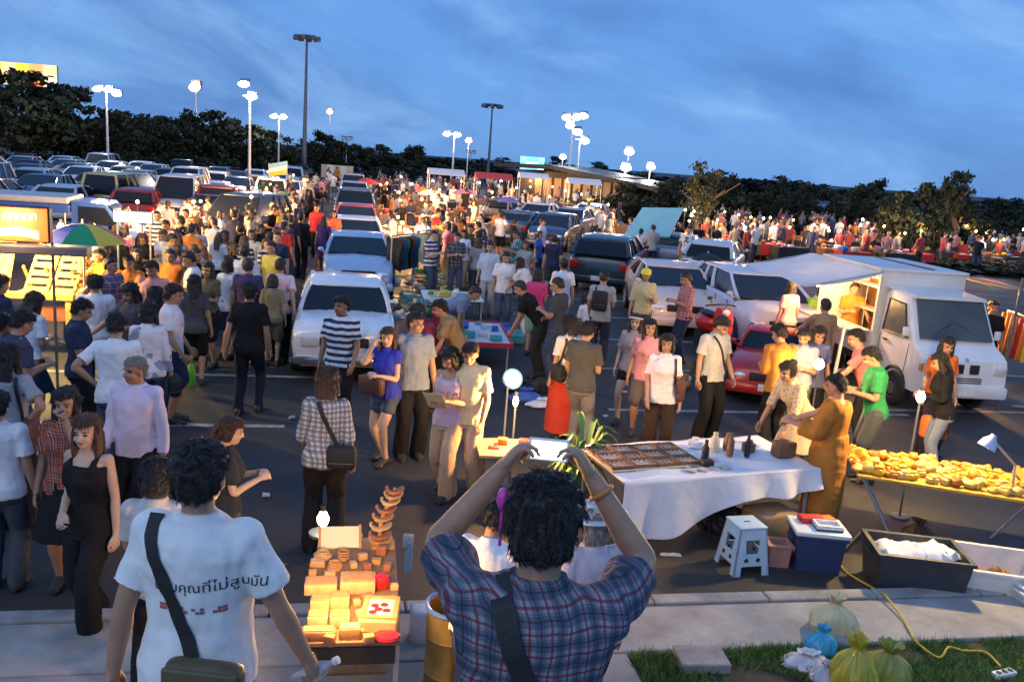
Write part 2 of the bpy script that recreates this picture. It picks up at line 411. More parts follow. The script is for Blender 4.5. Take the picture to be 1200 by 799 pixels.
def trunk_mb(h, r, seed):
    q = random.Random(seed); mb = MB()
    mb.tube([(0, 0, -.1), (q.uniform(-.1, .1), q.uniform(-.1, .1), h * .5), (q.uniform(-.2, .2), q.uniform(-.2, .2), h)], [r * 1.25, r * .8, r * .45], 8)
    for k in range(5):
        a = q.uniform(0, 6.28); z = h * q.uniform(.5, .95); l = h * q.uniform(.25, .5)
        mb.tube([(0, 0, z), (math.cos(a) * l * .5, math.sin(a) * l * .5, z + l * .45), (math.cos(a) * l, math.sin(a) * l, z + l * .9)], [r * .4, r * .25, r * .08], 6)
    return mb
TRUNKS = [trunk_mb(1.0, .05, s).mesh('trunk', BARK) for s in range(3)]
def tree(px, by, ty, wpx, kind, label, name='leafy_tree', group=None, low=.25, i=0):
    b = G(px, by); h = HT(ty, b); dist = (b - Vector((0, 0, CAM_H))).dot(FWD); w = wpx / 1000 * dist
    t = thing(name, label, 'tree', b, rng.uniform(0, 6.28), group)
    tr = link('trunk', TRUNKS[i % 3], t); tr.scale = (h * .8, h * .8, h * .62)
    ms = CROWN[kind]; cr = link('crown', ms[i % len(ms)], t, (0, 0, h * (1 + low) / 2), (0, 0, rng.uniform(0, 6.28))); hh = h * (1 - low) / 2
    cr.scale = (w / 2 * .95, w / 2 * .95, hh * .95)
    return t
TG = 'dark trees along the far edge of the car park'
TREES = [  # px, base y, top y, width, crown, label, group, low
 (28, 196, 80, 120, 'round', 'tallest dark tree, rising in front of the lit billboard', None, .12),
 (-25, 199, 100, 90, 'round', 'broad dark tree cut off by the picture edge under the billboard', None, .1),
 (92, 198, 104, 95, 'round', 'dark tree between the billboard tree and the floodlight pole', None, .1),
 (140, 200, 128, 70, 'round', 'dark tree standing behind the floodlight pole at its left shoulder', None, .1),
 (178, 201, 130, 62, 'round', 'bushy dark tree with a flat top after the sloping group', None, .1),
 (215, 202, 131, 62, 'flat', 'dark flat-topped tree under the orange lamp', None, .08),
 (252, 203, 128, 66, 'round', 'dark tree just beside the double floodlight pole', None, .1),
 (290, 205, 142, 62, 'round', 'dark tree directly behind the double floodlight pole', None, .1),
 (322, 205, 155, 50, 'round', 'low dark tree under the single floodlight', None, .08),
 (376, 205, 155, 56, 'flat', 'dark spreading tree at the foot of the tallest mast', None, .1),
 (408, 205, 166, 40, 'round', None, TG, .1), (440, 206, 170, 46, 'round', 'rounded dark tree behind the cream billboard', None, .1),
 (484, 209, 168, 46, 'cone', 'pointed pale-topped tree standing above the crowd of cars', None, .05),
 (512, 210, 183, 50, 'round', None, TG, .05), (548, 212, 189, 54, 'round', None, TG, .05), (580, 214, 192, 50, 'round', None, TG, .05), (462, 208, 180, 40, 'round', None, TG, .05),
 (648, 214, 184, 42, 'round', 'dark tree rising over the roof of the market hall', None, .1), (700, 236, 198, 40, 'round', 'rounded dark tree beyond the sloping hall roof', None, .05),
 (666, 225, 196, 40, 'flat', 'small dark tree behind the brightest floodlight pole', None, .05),
 (735, 262, 216, 56, 'round', 'green bush at the low end of the hall roof', None, .0), (752, 240, 200, 24, 'cone', 'narrow dark tree under the small white lamp', None, .05),
 (786, 255, 206, 44, 'flat', None, TG, .05),
 (818, 292, 190, 56, 'sparse', 'thin young tree with pale lit leaves beside the cars', None, .25),
 (853, 262, 201, 34, 'cone', 'dark conical tree on the skyline beyond the thin young tree', None, .05),
 (880, 268, 222, 50, 'round', None, TG, .05), (908, 262, 207, 22, 'round', 'small dark tree with a narrow neck on the skyline', None, .2), (925, 270, 224, 44, 'round', None, TG, .05), (941, 262, 213, 24, 'flat', 'slim flat-headed tree among the skyline trees', None, .3),
 (962, 272, 224, 46, 'round', None, TG, .05), (990, 276, 226, 44, 'round', None, TG, .05), (1016, 276, 211, 56, 'flat', 'wide dark tree just before the big green one', None, .1),
 (1064, 309, 217, 76, 'round', 'big green tree, lit from below by the night market', None, .06), (1108, 300, 199, 38, 'round', 'tall tree with a round head above its neighbours', None, .3),
 (1100, 290, 228, 60, 'round', None, TG, .05), (1168, 292, 234, 46, 'flat', 'dark flat tree low on the horizon past the tall round-headed one', None, .1), (1205, 294, 236, 40, 'round', None, TG, .1),
 (1136, 300, 252, 60, 'round', None, TG, .0), (1190, 302, 255, 60, 'round', None, TG, .0)]
TREES += [(x, b, t_, w, k, None, TG, .05) for x, b, t_, w, k in ((770, 250, 214, 34, 'round'), (1040, 290, 226, 50, 'round'), (836, 262, 216, 30, 'flat'), (1150, 288, 240, 40, 'cone'), (896, 262, 213, 20, 'cone'), (1004, 280, 218, 40, 'round'), (1120, 296, 222, 36, 'flat'))]
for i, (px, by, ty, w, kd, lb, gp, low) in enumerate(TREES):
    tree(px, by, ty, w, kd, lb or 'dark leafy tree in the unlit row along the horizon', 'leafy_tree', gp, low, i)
BG = 'low bushes in front of the far trees'
bush_mesh = [crown_mesh(20 + i, 34, 40, 'round', .45) for i in range(3)]
def bush(px, by, ty, wpx, label, group=None, i=0):
    b = G(px, by); h = HT(ty, b); dist = b.y; w = wpx / 1000 * dist
    o = link('bush', bush_mesh[i % 3], None, b + Vector((0, 0, h * .48)), (0, 0, rng.uniform(0, 6)))
    o.scale = (w / 2, w / 2, h / 2); tag(o, label, 'bush', group)
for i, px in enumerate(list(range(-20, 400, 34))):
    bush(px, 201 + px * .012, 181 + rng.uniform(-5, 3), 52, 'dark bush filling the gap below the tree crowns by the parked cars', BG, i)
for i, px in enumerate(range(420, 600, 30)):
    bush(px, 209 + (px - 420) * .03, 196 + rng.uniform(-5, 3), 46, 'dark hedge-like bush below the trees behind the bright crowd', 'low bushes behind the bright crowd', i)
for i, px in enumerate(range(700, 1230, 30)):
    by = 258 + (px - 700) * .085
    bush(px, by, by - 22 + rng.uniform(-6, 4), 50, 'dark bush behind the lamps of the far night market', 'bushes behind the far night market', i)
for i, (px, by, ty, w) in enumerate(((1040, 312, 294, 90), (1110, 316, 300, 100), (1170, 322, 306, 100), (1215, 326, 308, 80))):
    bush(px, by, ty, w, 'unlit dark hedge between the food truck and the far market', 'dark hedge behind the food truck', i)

# far-off wood closing the horizon, one mass
mb = MB(); cm = crown_mesh(40, 40, 34, 'round', .5); cv = [V_.co.copy() for V_ in cm.vertices]; cf = [tuple(f.vertices) for f in cm.polygons]; cmi = [f.material_index for f in cm.polygons]
for i in range(64):
    x = -190 + i * 7.5 + rng.uniform(-2, 2); y = 190 + rng.uniform(-12, 12) + x * .12; h = rng.uniform(1.5, 2.6); w = rng.uniform(5, 7.5); a = rng.uniform(0, 6); o = len(mb.v)
    mb.v += [(x + (p.x * math.cos(a) - p.y * math.sin(a)) * w, y + (p.x * math.sin(a) + p.y * math.cos(a)) * w, h * .8 + p.z * h) for p in cv]; mb.f += [tuple(k + o for k in f) for f in cf]; mb.m += cmi
tag(mb.build('distant_woods', LEAF, None, False), 'far dark woods closing off the horizon behind the car park', 'woods', kind='stuff')

# ------------------------------------------------------------------ buildings and boards on the skyline
ROOFM = M('dark_roof_sheet', (.022, .024, .032), .5, var=.2, scale=.8); WALLD = M('dusky_wall', (.06, .05, .045), .85, var=.25, scale=.6)
REDROOF = M('red_roof_tile', (.30, .10, .07), .7, var=.25, scale=.7); LIT = M('lit_window', (1, .72, .36), .5, var=.1, emit=3.0)
def hall():
    a = G(606, 236); b = G(770, 252); a = a * 1.0; d = (b - a); 
    t = thing('market_hall', 'long dark market hall with a gabled roof sloping down behind the bright stalls', 'building', a, math.atan2(d.y, d.x))
    w = d.length; mb = MB(); mb.box((w * .36, 4, 1.4), (w * .72, 8, 2.8)); mb.build('wall', WALLD, t, False)
    hr = HT(201, G(690, 238)); mb = MB()
    rx = w * .26
    mb.poly([(-2, -1.2, 2.9), (rx, -1.2, hr), (rx, -1.2, hr + .35), (-2, -1.2, 3.2)], (0, 11, 0))
    mb.poly([(rx + .02, -1.2, hr), (w * 1.02, -1.2, 1.9), (w * 1.02, -1.2, 2.25), (rx + .02, -1.2, hr + .35)], (0, 11, 0))
    mb.build('roof', ROOFM, t, False)
    mb = MB(); mb.poly([(.3, .3, 2.82), (rx, .3, hr - .1), (w * .7, .3, 2.9)], (0, .3, 0)); mb.build('gable', WALLD, t, False)
    for k in range(9): 
        mb = MB(); mb.box((2 + k * w * .07, -.06, 1.5), (w * .05, .1, 1.6)); mb.build('lit_shop_front', M('shopfront_glow', (.30, .18, .08), .5, var=.35, scale=1, emit=.12), t, False)
    return t
hall()
def house(px0, px1, by, ty, eave, label, rm, name='low_building'):
    a = G(px0, by); b = G(px1, by + (px1 - px0) * .075); d = b - a; w = d.length; h = HT(ty, (a + b) / 2); he = h * eave
    t = thing(name, label, 'building', a, math.atan2(d.y, d.x)); mb = MB(); mb.box((w / 2, 3, he / 2), (w, 6, he)); mb.build('wall', WALLD, t, False)
    mb = MB(); mb.poly([(-.4, -.6, he + .01), (-.4, 6.6, he + .01), (-.4, 3, h)], (w + .8, 0, 0)); mb.build('roof', rm, t, False)
    n = max(2, int(w / 3))
    for k in range(n):
        mb = MB(); mb.box((w * (k + .5) / n, -.05, he * .55), (w / n * .45, .12, he * .4)); f = mb.build('window', M('window_frame', (.3, .3, .3), .6), t, False)
        mb = MB(); mb.box((w * (k + .5) / n, -.12, he * .55), (w / n * .36, .06, he * .32)); mb.build('pane', LIT if (k * 7 + int(px0)) % 3 == 0 else M('dark_pane', (.03, .035, .05), .15), f, False)
BLUEROOF = M('blue_roof_sheet', (.13, .17, .26), .45, var=.2, scale=.6)
house(590, 640, 214, 199, .6, 'small red-roofed house behind the market hall', REDROOF)
house(872, 985, 258, 238, .55, 'long low building with a grey-blue roof among the skyline trees', BLUEROOF)
house(1094, 1192, 282, 258, .55, 'low blue-roofed building beyond the far market lamps', BLUEROOF)
house(928, 962, 262, 243, .5, 'pale blue-roofed shed standing before the long low building', M('pale_blue_roof', (.25, .33, .45), .4, var=.2, scale=.6))
house(716, 742, 236, 214, .75, 'tiny house with a lit gable beside the small lamps', WALLD)
def board(px0, px1, y0, y1, by, cols, label, legs=2, emit=1.2, slope=.0):
    a = G(px0, by); b = G(px1, by + (px1 - px0) * .075); d = b - a; w = d.length; m = (a + b) / 2; z1, z0 = HT(y0, m), HT(y1, m)
    t = thing('billboard', label, 'billboard', a, math.atan2(d.y, d.x))
    mb = MB(); mb.box((w / 2, .2, (z0 + z1) / 2), (w, .3, z1 - z0), None, .03); mb.build('board_frame', M('steel_dark', (.1, .1, .11), .5, .6), t, False)
    q = random.Random(px0); mb = MB(); nx, nz_ = cols[0]
    for i in range(nx):
        for j in range(nz_):
            mb.cur = q.randrange(len(cols) - 1); mb.box((w * (i + .5) / nx, .03, z0 + (z1 - z0) * (j + .5) / nz_), (w / nx * .999, .06, (z1 - z0) / nz_ * .999))
    ms = [M('board_%s' % '_'.join(str(int(x * 99)) for x in c), c, .5, var=.25, scale=.5, emit=emit) for c in cols[1:]]
    mb.build('panel', ms, t, False)
    mb = MB()
    for k in range(legs): mb.cyl((w * (k + .5) / legs, .4, 0), (w * (k + .5) / legs, .4, z1 - .2), .14)
    mb.build('leg', MATS['steel_dark'], t)
board(-40, 70, 73, 99, 183, ((7, 2), (1, .40, .12), (1, .6, .28), (1, .62, .05), (.9, .22, .04), (1, .75, .5)), 'wide illuminated orange and yellow billboard rising behind the tallest tree', 3, .75)
board(376, 413, 194, 209, 214, ((5, 3), (.42, .36, .30), (.55, .47, .36), (.38, .30, .24)), 'small cream billboard at the end of the row of cars', 2, .12)
board(608, 636, 184, 201, 212, ((4, 3), (.25, .75, .7), (.6, .9, .75), (.15, .55, .55)), 'small teal lit signboard over the red-roofed house', 2, 1.1)

# ------------------------------------------------------------------ masts and floodlights
STEEL = M('galvanised_steel', (.42, .43, .45), .45, .5, var=.12, scale=3); STEELD = M('mast_steel', (.12, .13, .16), .5, .4, var=.1)
def glow(name, col, e): return M(name, col, .4, var=0, emit=e)
FLOODM = glow('floodlight_lens', (1, .96, .86), 12); FLOODO = glow('sodium_lens', (1, .52, .30), 5); DULL = M('unlit_lens', (.4, .42, .45), .3)
def pole(px, by, ty, heads, label, r=.09, lens=None, energy=500, color=WHITE, name='floodlight_pole', lit=True, size=(.8, .35, .5)):
    b = G(px, by); h = HT(ty, b); t = thing(name, label, 'light pole', b)
    mb = MB(); mb.tube([(0, 0, -.05), (0, 0, h * .5), (0, 0, h)], [r * 1.35, r, r * .7], 10); mb.cyl((0, 0, 0), (0, 0, .25), r * 2.6, n=10); mb.build('pole', STEEL, t)
    n = len(heads); mb = MB(); xs = [q[0] for q in heads]
    mb.bar((min(xs) - .1, 0, h - .05), (max(xs) + .1, 0, h - .05), .08); mb.build('crossarm', STEEL, t, False)
    for (x, z) in heads:
        mb = MB(); mb.box((x, .06, h + z + .06), (size[0] * .8, size[1] * .8, size[2] * .7), Matrix.Rotation(R(-25), 3, 'X'), .05); hd = mb.build('lamp_head', STEELD, t)
        mb = MB(); mb.ell((x, -.04 - size[1] * .5, h + z - size[2] * .2), (size[0] * .46, size[1] * .3, size[2] * .42), 14, 9, Matrix.Rotation(R(-25), 3, 'X')); mb.build('lens', (lens or FLOODM) if lit else DULL, hd)
    if lit: point('lamp_light', (sum(xs) / n, -.7, h - .1), energy, color, t, .4)
pole(127, 206, 104, [(-.6, 0), (.25, 0), (.9, -.25)], 'floodlight pole with a bright triple lamp rising over the parked cars before the dark trees')
pole(292, 229, 112, [(-.35, .75), (.15, 0)], 'floodlight pole with two bright lamps one above the other beside the parked cars')
pole(326, 208, 136, [(-.5, 0), (.5, 0)], 'shorter floodlight pole with one wide lamp above the striped banner')
pole(529, 224, 157, [(-.8, 0), (.3, 0)], 'floodlight pole with one bright lamp at the middle of the skyline', r=.1)
pole(546, 219, 164, [(0, 0)], 'thin pole with a small pinkish lamp just beside the middle floodlight', .07, FLOODO, 600, (1, .7, .6), size=(.9, .5, .6))
pole(664, 236, 137, [(-.7, 0), (.3, .1), (.9, .25), (-.3, -.75)], 'floodlight pole with the brightest cluster of lamps beside the market hall', .1, size=(.95, .5, .7), energy=260)
pole(673, 241, 163, [(.4, 0), (-.3, .7)], 'second pole with two small lamps right beside the brightest cluster', .09, size=(.9, .5, .7), energy=150)
pole(230, 200, 100, [(0, 0)], 'lamp glowing orange above the trees on a thin pole', .1, FLOODO, 900, (1, .6, .4), size=(1.3, .7, 1.2))
pole(385, 203, 130, [(0, 0)], 'small pink lamp on a thin pole near the tallest mast', .06, FLOODO, 500, (1, .7, .6), size=(.9, .6, .8))
pole(60, 195, 114, [(0, 0)], 'dim unlit pole standing in front of the tallest dark tree', .09, lit=False)
pole(278, 203, 146, [(0, 0)], 'dim unlit pole just behind the double floodlight', .08, lit=False)
pole(405, 206, 162, [(-.4, 0), (.4, 0)], 'dim unlit lamp pole over the cream billboard', .07, lit=False)
pole(550, 212, 178, [(-.4, 0), (.4, 0)], 'short unlit pole with a crossarm before the middle trees', .07, lit=False)
pole(731, 238, 176, [(0, 0)], 'small distant white lamp standing highest beside the hall roof', .08, None, 400, size=(1.1, .6, .9))
pole(728, 246, 195, [(0, 0)], 'small distant white lamp hanging lower beside the hall roof', .08, None, 400, size=(1.0, .6, .7))
pole(757, 244, 194, [(0, 0)], 'small distant lamp over the narrow dark tree', .08, None, 400, size=(.9, .6, .7))
pole(656, 226, 183, [(0, 0)], 'tiny lamp behind the brightest cluster pole', .07, None, 300, size=(.9, .6, .7))
for px, by, ty, lb in ((356, 206, 42, 'tallest high mast with an unlit ring of lamps against the sky'), (571, 216, 122, 'second high mast with an unlit ring of lamps in the middle of the sky')):
    b = G(px, by); h = HT(ty, b); k = h / 26; t = thing('high_mast', lb, 'mast', b)
    mb = MB(); mb.tube([(0, 0, -.1), (0, 0, h * .5), (0, 0, h)], [.36 * k + .1, .24 * k + .05, .15 * k + .03], 12); mb.build('pole', STEELD, t)
    mb = MB(); mb.lathe([(.95, h - .3), (1.1, h - .15), (.95, h)], 16); ring = mb.build('lamp_ring', STEELD, t)
    for j in range(8):
        a = j * math.pi / 4; mb = MB(); mb.box((math.cos(a) * 1.25, math.sin(a) * 1.25, h - .3), (.55, .45, .5), Matrix.Rotation(a, 3, 'Z'), .05); mb.build('lamp_head', STEELD, t)
# ================================================================== people: skeleton -> one continuous skin, clothes grown round it
V = Vector
SKINC = (.42, .235, .145)
def skin_mat(name, c):
    m = M(name, c, .55, var=.1, scale=14, bump=.06, bscale=60); b = m.node_tree.nodes['Principled BSDF']
    b.inputs['Subsurface Weight'].default_value = 0; return m
SKIN = skin_mat('skin', SKINC)
EYE = M('eye_dark', (.02, .015, .012), .25, var=0); LIP = M('lip', (.30, .11, .085), .5, var=.05); BROW = M('eyebrow_hair', (.03, .02, .015), .9, var=0)
HAIRM = M('black_hair', (.016, .012, .011), .5, var=.35, scale=60, bump=.5, bscale=120); HAIRB = M('brown_hair', (.07, .032, .016), .5, var=.35, scale=60, bump=.5, bscale=120)
HAIRG = M('grey_hair', (.20, .19, .18), .6, var=.3, scale=60, bump=.4, bscale=120)
CLOTH = M('cloth', (.5, .5, .5), .88, var=.10, scale=5, bump=.55, bscale=9, obj=True, spec=.2)
DENIM = M('denim', (.055, .075, .125), .85, var=.3, scale=9, bump=.3, bscale=20)
SHOEM = M('shoe_leather', (.5, .5, .5), .6, var=.1, obj=True)

def ik(a, t, l1, l2, hint):
    a, t = V(a), V(t); d = t - a; L = d.length
    if L > (l1 + l2) * .995: t = a + d * ((l1 + l2) * .995 / L); d = t - a; L = d.length
    L = max(L, .12); k = (l1 * l1 - l2 * l2 + L * L) / (2 * L); h = math.sqrt(max(0, l1 * l1 - k * k)); u = d.normalized()
    hn = V(hint); hn = hn - u * hn.dot(u); hn = hn.normalized() if hn.length > 1e-5 else V((0, 0, 1))
    return a + u * k + hn * h, t
ARMS = {  # hand target relative to the shoulder (x outward, y forward, z up), elbow hint, finger curl
    'down': ((.085, .05, -.53), (.25, -1, 0), .35), 'downb': ((.11, -.07, -.52), (.3, -1, 0), .35), 'downf': ((.05, .17, -.49), (.3, -1, 0), .35),
    'hold': ((-.07, .27, -.22), (.5, -1, -.6), .7), 'chest': ((-.14, .24, -.13), (.5, -.7, -.8), .7), 'hip': ((.03, -.02, -.36), (1, -.6, 0), .6),
    'front': ((.0, .38, -.22), (.3, -.4, -1), .5), 'reach': ((.05, .45, -.30), (.4, 0, -1), .4), 'cross': ((-.24, .19, -.24), (.6, -.6, -.6), .6),
    'strap': ((-.03, .16, -.20), (.7, -.6, -.6), .9), 'phone': ((-.10, .30, -.02), (.5, -.5, -.9), .8), 'face': ((-.09, .22, .12), (.5, -.2, -1), .7),
    'swing': ((.08, .22, -.46), (.2, -1, 0), .4), 'swingb': ((.10, -.20, -.47), (.2, -1, 0), .4), 'bag': ((.10, .02, -.54), (.2, -1, 0), .9),
    'knee': ((-.02, .33, -.33), (.5, 0, -1), .5), 'floor': ((.0, .30, -.50), (.4, 0, -.3), .4), 'out': ((.28, .20, -.28), (.4, -.6, -1), .4),
    'up': ((-.036, .31, .215), (.9, .25, -.9), .6), 'low': ((-.08, .22, -.36), (.5, -1, -.2), .7)}
def pose(fem=False, lean=0, twist=0, yaw=0, nod=2, tilt=0, aL='down', aR='down', fL=(0, 0), fR=(0, 0), hip=.90, squat=False, sit=False, turn=0, sway=0):
    """joints of a 1.70 m figure facing +Y; L is the figure's left (x<0)"""
    J = {}; sw = .148 if fem else .168
    if sit: hip = .5
    if squat: hip = .33
    stride = max(abs(fL[1] - fR[1]), 0); hip -= stride * .12
    hc = V((sway, -.10 if squat else 0, hip)); J['hipc'] = hc
    T = Matrix.Rotation(R(-lean), 3, 'X') @ Matrix.Rotation(R(twist), 3, 'Z')
    def up(p): return hc + T @ (V(p) - V((0, 0, .90)))
    J['up'] = up; J['T'] = T
    Hm = T @ Matrix.Rotation(R(yaw), 3, 'Z') @ Matrix.Rotation(R(-nod + lean * .45), 3, 'X') @ Matrix.Rotation(R(tilt), 3, 'Y')
    nb = up((0, -.012, 1.46)); J['neck'] = nb; J['Hm'] = Hm; J['head'] = nb + T @ V((0, .012, .035)) + Hm @ V((0, .012, .10))
    for sd, s, arm, ft in (('L', -1, aL, fL), ('R', 1, aR, fR)):
        sh = up((s * sw, -.012, 1.395)); 
        tg, hint, curl = ARMS[arm] if isinstance(arm, str) else arm
        tp = sh + T @ V((tg[0] * s, tg[1], tg[2])); el, wr = ik(sh, tp, .285, .255, T @ V((hint[0] * s, hint[1], hint[2])))
        J['sh' + sd], J['el' + sd], J['wr' + sd], J['curl' + sd] = sh, el, wr, curl
        hp = hc + Matrix.Rotation(R(twist * .5), 3, 'Z') @ V((s * .088, 0, -.03))
        an = V((s * .10 + ft[0] * s, ft[1] - .02, .085 + (ft[2] if len(ft) > 2 else 0)))
        if squat: an = V((s * .13, ft[1] + .02, .085))
        if sit: an = V((s * .12 + ft[0] * s, .42 + ft[1], .085))
        kn, an = ik(hp, an, .41, .405, (s * (.5 if squat else .12), 1, .3 if squat else 0))
        J['hp' + sd], J['kn' + sd], J['an' + sd] = hp, kn, an
    J['fem'] = fem; J['turn'] = turn
    return J
def smoothpts(ps, rs, k=4):
    P = [V(p) for p in ps]; out = []; ro = []
    for i in range(len(P) - 1):
        p0, p1, p2, p3 = P[max(i - 1, 0)], P[i], P[i + 1], P[min(i + 2, len(P) - 1)]
        for j in range(k):
            t = j / k; out.append(.5 * ((2 * p1) + (p2 - p0) * t + (2 * p0 - 5 * p1 + 4 * p2 - p3) * t * t + (3 * p1 - p0 - 3 * p2 + p3) * t ** 3)); ro.append(rs[i] + (rs[i + 1] - rs[i]) * t)
    return out + [P[-1]], ro + [rs[-1]]
def limb(mb, ps, rs, n=12, ends=True, flat=1.0):
    p, r = smoothpts(ps, rs)
    mb.tube(p, r, n, True, flat)
    if ends:
        for q, w in ((p[0], r[0]), (p[-1], r[-1])): mb.ell(q, (w * .99,) * 3, n, 7)
def hand(mb, J, sd, s, big=1.0, detail=False):
    wr, el = J['wr' + sd], J['el' + sd]; d = (wr - el).normalized(); T = J['T']
    inn = T @ V((-s, 0, 0)); inn = inn - d * inn.dot(d); inn = inn.normalized() if inn.length > .1 else V((0, 1, 0)); ac = d.cross(inn)  # palm normal inn, across ac
    if ac.dot(T @ V((0, 1, 0))) < 0: ac = -ac
    if abs(d.z) < .6:  # forearm level: palm turned half down
        inn = (inn + V((0, 0, -1))).normalized(); inn = (inn - d * inn.dot(d)).normalized(); ac = d.cross(inn); 
        if ac.z < 0: ac = -ac
    c = J['curl' + sd]; rot = Matrix((ac, d, inn)).transposed()
    mb.ell(wr + d * .055, (.042, .056, .019), 12, 8, rot); mb.tube([wr - d * .02, wr + d * .03], [.026, .029], 10, True, .8)
    for k, (o, ln) in enumerate(((.033, .068), (.0115, .078), (-.0105, .073), (-.032, .058))):
        b = wr + d * (.088 - .006 * abs(k - 1.2)) + ac * o; pts = [b - d * .02]; a = .25 * c; dd = d; q = b; sp = ac * (o * .35)
        for j, f in enumerate((.42, .33, .25)):
            pts.append(q); a2 = c * (1.35 if j else .75); 
            dd = (Matrix.Rotation(a2, 3, ac) @ dd) if (Matrix.Rotation(a2, 3, ac) @ d).dot(inn) > d.dot(inn) else (Matrix.Rotation(-a2, 3, ac) @ dd)
            q = q + dd * ln * f + sp * f
        pts.append(q); mb.tube(pts, [.0095, .0095, .0088, .0082, .007], 8)
        mb.ell(q, (.007,) * 3, 8, 5)
    t0 = wr + d * .025 + ac * .03; t1 = t0 + d * .035 + ac * .022 + inn * .014; t2 = t1 + d * .03 + ac * .004 + inn * .012; t3 = t2 + d * .022 - ac * .004 + inn * .006
    mb.tube([t0, t1, t2, t3], [.015, .0125, .0105, .008], 8); mb.ell(t3, (.008,) * 3, 8, 5)
TM = [(.80, .12, .10, 0), (.86, .158, .112, -.01), (.93, .166, .118, -.012), (1.0, .150, .108, -.002), (1.08, .140, .104, .006), (1.17, .150, .110, .008), (1.27, .170, .118, .004), (1.35, .178, .112, -.008), (1.40, .160, .092, -.014), (1.44, .105, .068, -.014), (1.47, .062, .056, -.008)]
TF = [(.80, .12, .10, 0), (.86, .166, .118, -.014), (.93, .170, .120, -.014), (1.0, .142, .100, -.002), (1.08, .122, .092, .004), (1.17, .130, .098, .010), (1.25, .148, .118, .020), (1.33, .152, .108, .004), (1.39, .140, .085, -.010), (1.43, .095, .062, -.012), (1.46, .052, .050, -.006)]
def torso(mb, J, off=0.0, z0=.80, z1=1.47, flare=0.0, n=20, belly=0.0):
    tb = TF if J['fem'] else TM; rs = []
    zs = [z0] + [t[0] for t in tb if z0 + .015 < t[0] < z1 - .01] + [z1]
    for z in zs:
        zc = min(max(z, tb[0][0]), tb[-1][0]); i = max(0, min(len(tb) - 2, sum(1 for t in tb if t[0] <= zc) - 1)); f = (zc - tb[i][0]) / (tb[i + 1][0] - tb[i][0])
        rx, ry, yo = (tb[i][k] + (tb[i + 1][k] - tb[i][k]) * f for k in (1, 2, 3))
        fl = flare * max(0, (1.1 - z) / .3); rx += off + fl; ry += off + fl
        if z < .9 and off: rx = max(rx, .168 + off + fl); ry = max(ry, .115 + off + fl)
        by = belly * math.exp(-((z - 1.05) / .13) ** 2)
        ring = []
        for j in range(n):
            a = 2 * math.pi * j / n; ca, sa = math.cos(a), math.sin(a)
            p = V((rx * math.copysign(abs(ca) ** .85, ca), yo + (ry + (by if sa > 0 else 0)) * math.copysign(abs(sa) ** .85, sa), z)); ring.append(J['up'](p))
        rs.append(ring)
    mb.rings(rs)
def leg(mb, J, sd, s, off=0.0, to=1.0, tr=0.0):
    hp, kn, an = J['hp' + sd], J['kn' + sd], J['an' + sd]; f = J['fem']; k = 1.0 if not f else .97
    P = [hp + (hp - kn).normalized() * .03, hp.lerp(kn, .45), kn.lerp(hp, .08), kn.lerp(an, .28), kn.lerp(an, .62), an]
    Rr = [.088, .078, .056, .057, .043, .036]; 
    if off:
        Rr = [.094 + off, .085 + off, .066 + off, .066 + off, .058 + off + tr, .058 + off + tr]
    if to < 1.0:   # shorts end above the knee
        P = P[:2] + [hp.lerp(kn, to)]; Rr = Rr[:2] + [.080 + off]
    elif off: P[-1] = an + V((0, 0, -.02))
    limb(mb, P, [r * k for r in Rr], 12, not (off and True) or True)
def headshape(mb, J, fem):
    h, H = J['head'], J['Hm']; E = lambda c, r: mb.ell(h + H @ V(c), r, 16, 10, H)
    E((0, -.008, .030), (.076, .094, .088)); E((0, .026, -.032), (.060, .066, .082)); E((0, .052, -.074), (.036, .036, .030)); E((0, -.01, -.02), (.066, .075, .07))
    E((0, .094, -.010), (.012, .018, .024)); E((0, .102, -.024), (.017, .015, .012)); E((.03, .062, -.03), (.03, .026, .026)); E((-.03, .062, -.03), (.03, .026, .026))
    E((0, .080, -.055), (.024, .014, .012)); E((0, .074, .03), (.05, .016, .014))
    for s in (-1, 1): E((s * .076, -.005, -.010), (.010, .020, .030))
    nb = J['neck']; r = .047 if fem else .056
    mb.tube([nb - J['T'] @ V((0, .0, .06)), nb, h + H @ V((0, -.018, -.06))], [r * 1.25, r, r * .97], 12)
def body_mb(J, hands=True):
    mb = MB(); torso(mb, J); headshape(mb, J, J['fem']); k = .88 if J['fem'] else 1.0
    for sd, s in (('L', -1), ('R', 1)):
        sh, el, wr = J['sh' + sd], J['el' + sd], J['wr' + sd]; ctr = J['up']((s * .09, -.01, 1.38))
        mb.ell(sh, (.050 * k, .050 * k, .050 * k)); mb.tube([ctr, sh], [.050, .047], 10)
        limb(mb, [sh, sh.lerp(el, .45), el, el.lerp(wr, .3), wr], [.048 * k, .046 * k, .037 * k, .040 * k, .026 * k], 12)
        hand(mb, J, sd, s)
        leg(mb, J, sd, s)
        an = J['an' + sd]; mb.tube([an + V((0, -.035, -.045)), an + V((0, .05, -.04)), an + V((s * .012, .12, -.058)), an + V((s * .015, .17, -.066))], [.036, .042, .040, .020], 10, True, .75); mb.tube([an + V((0, 0, .03)), an + V((0, .005, -.045))], [.036, .04], 10)
        mb.ell(J['hp' + sd] + V((0, -.05, .02)), (.085, .08, .09))
    return mb
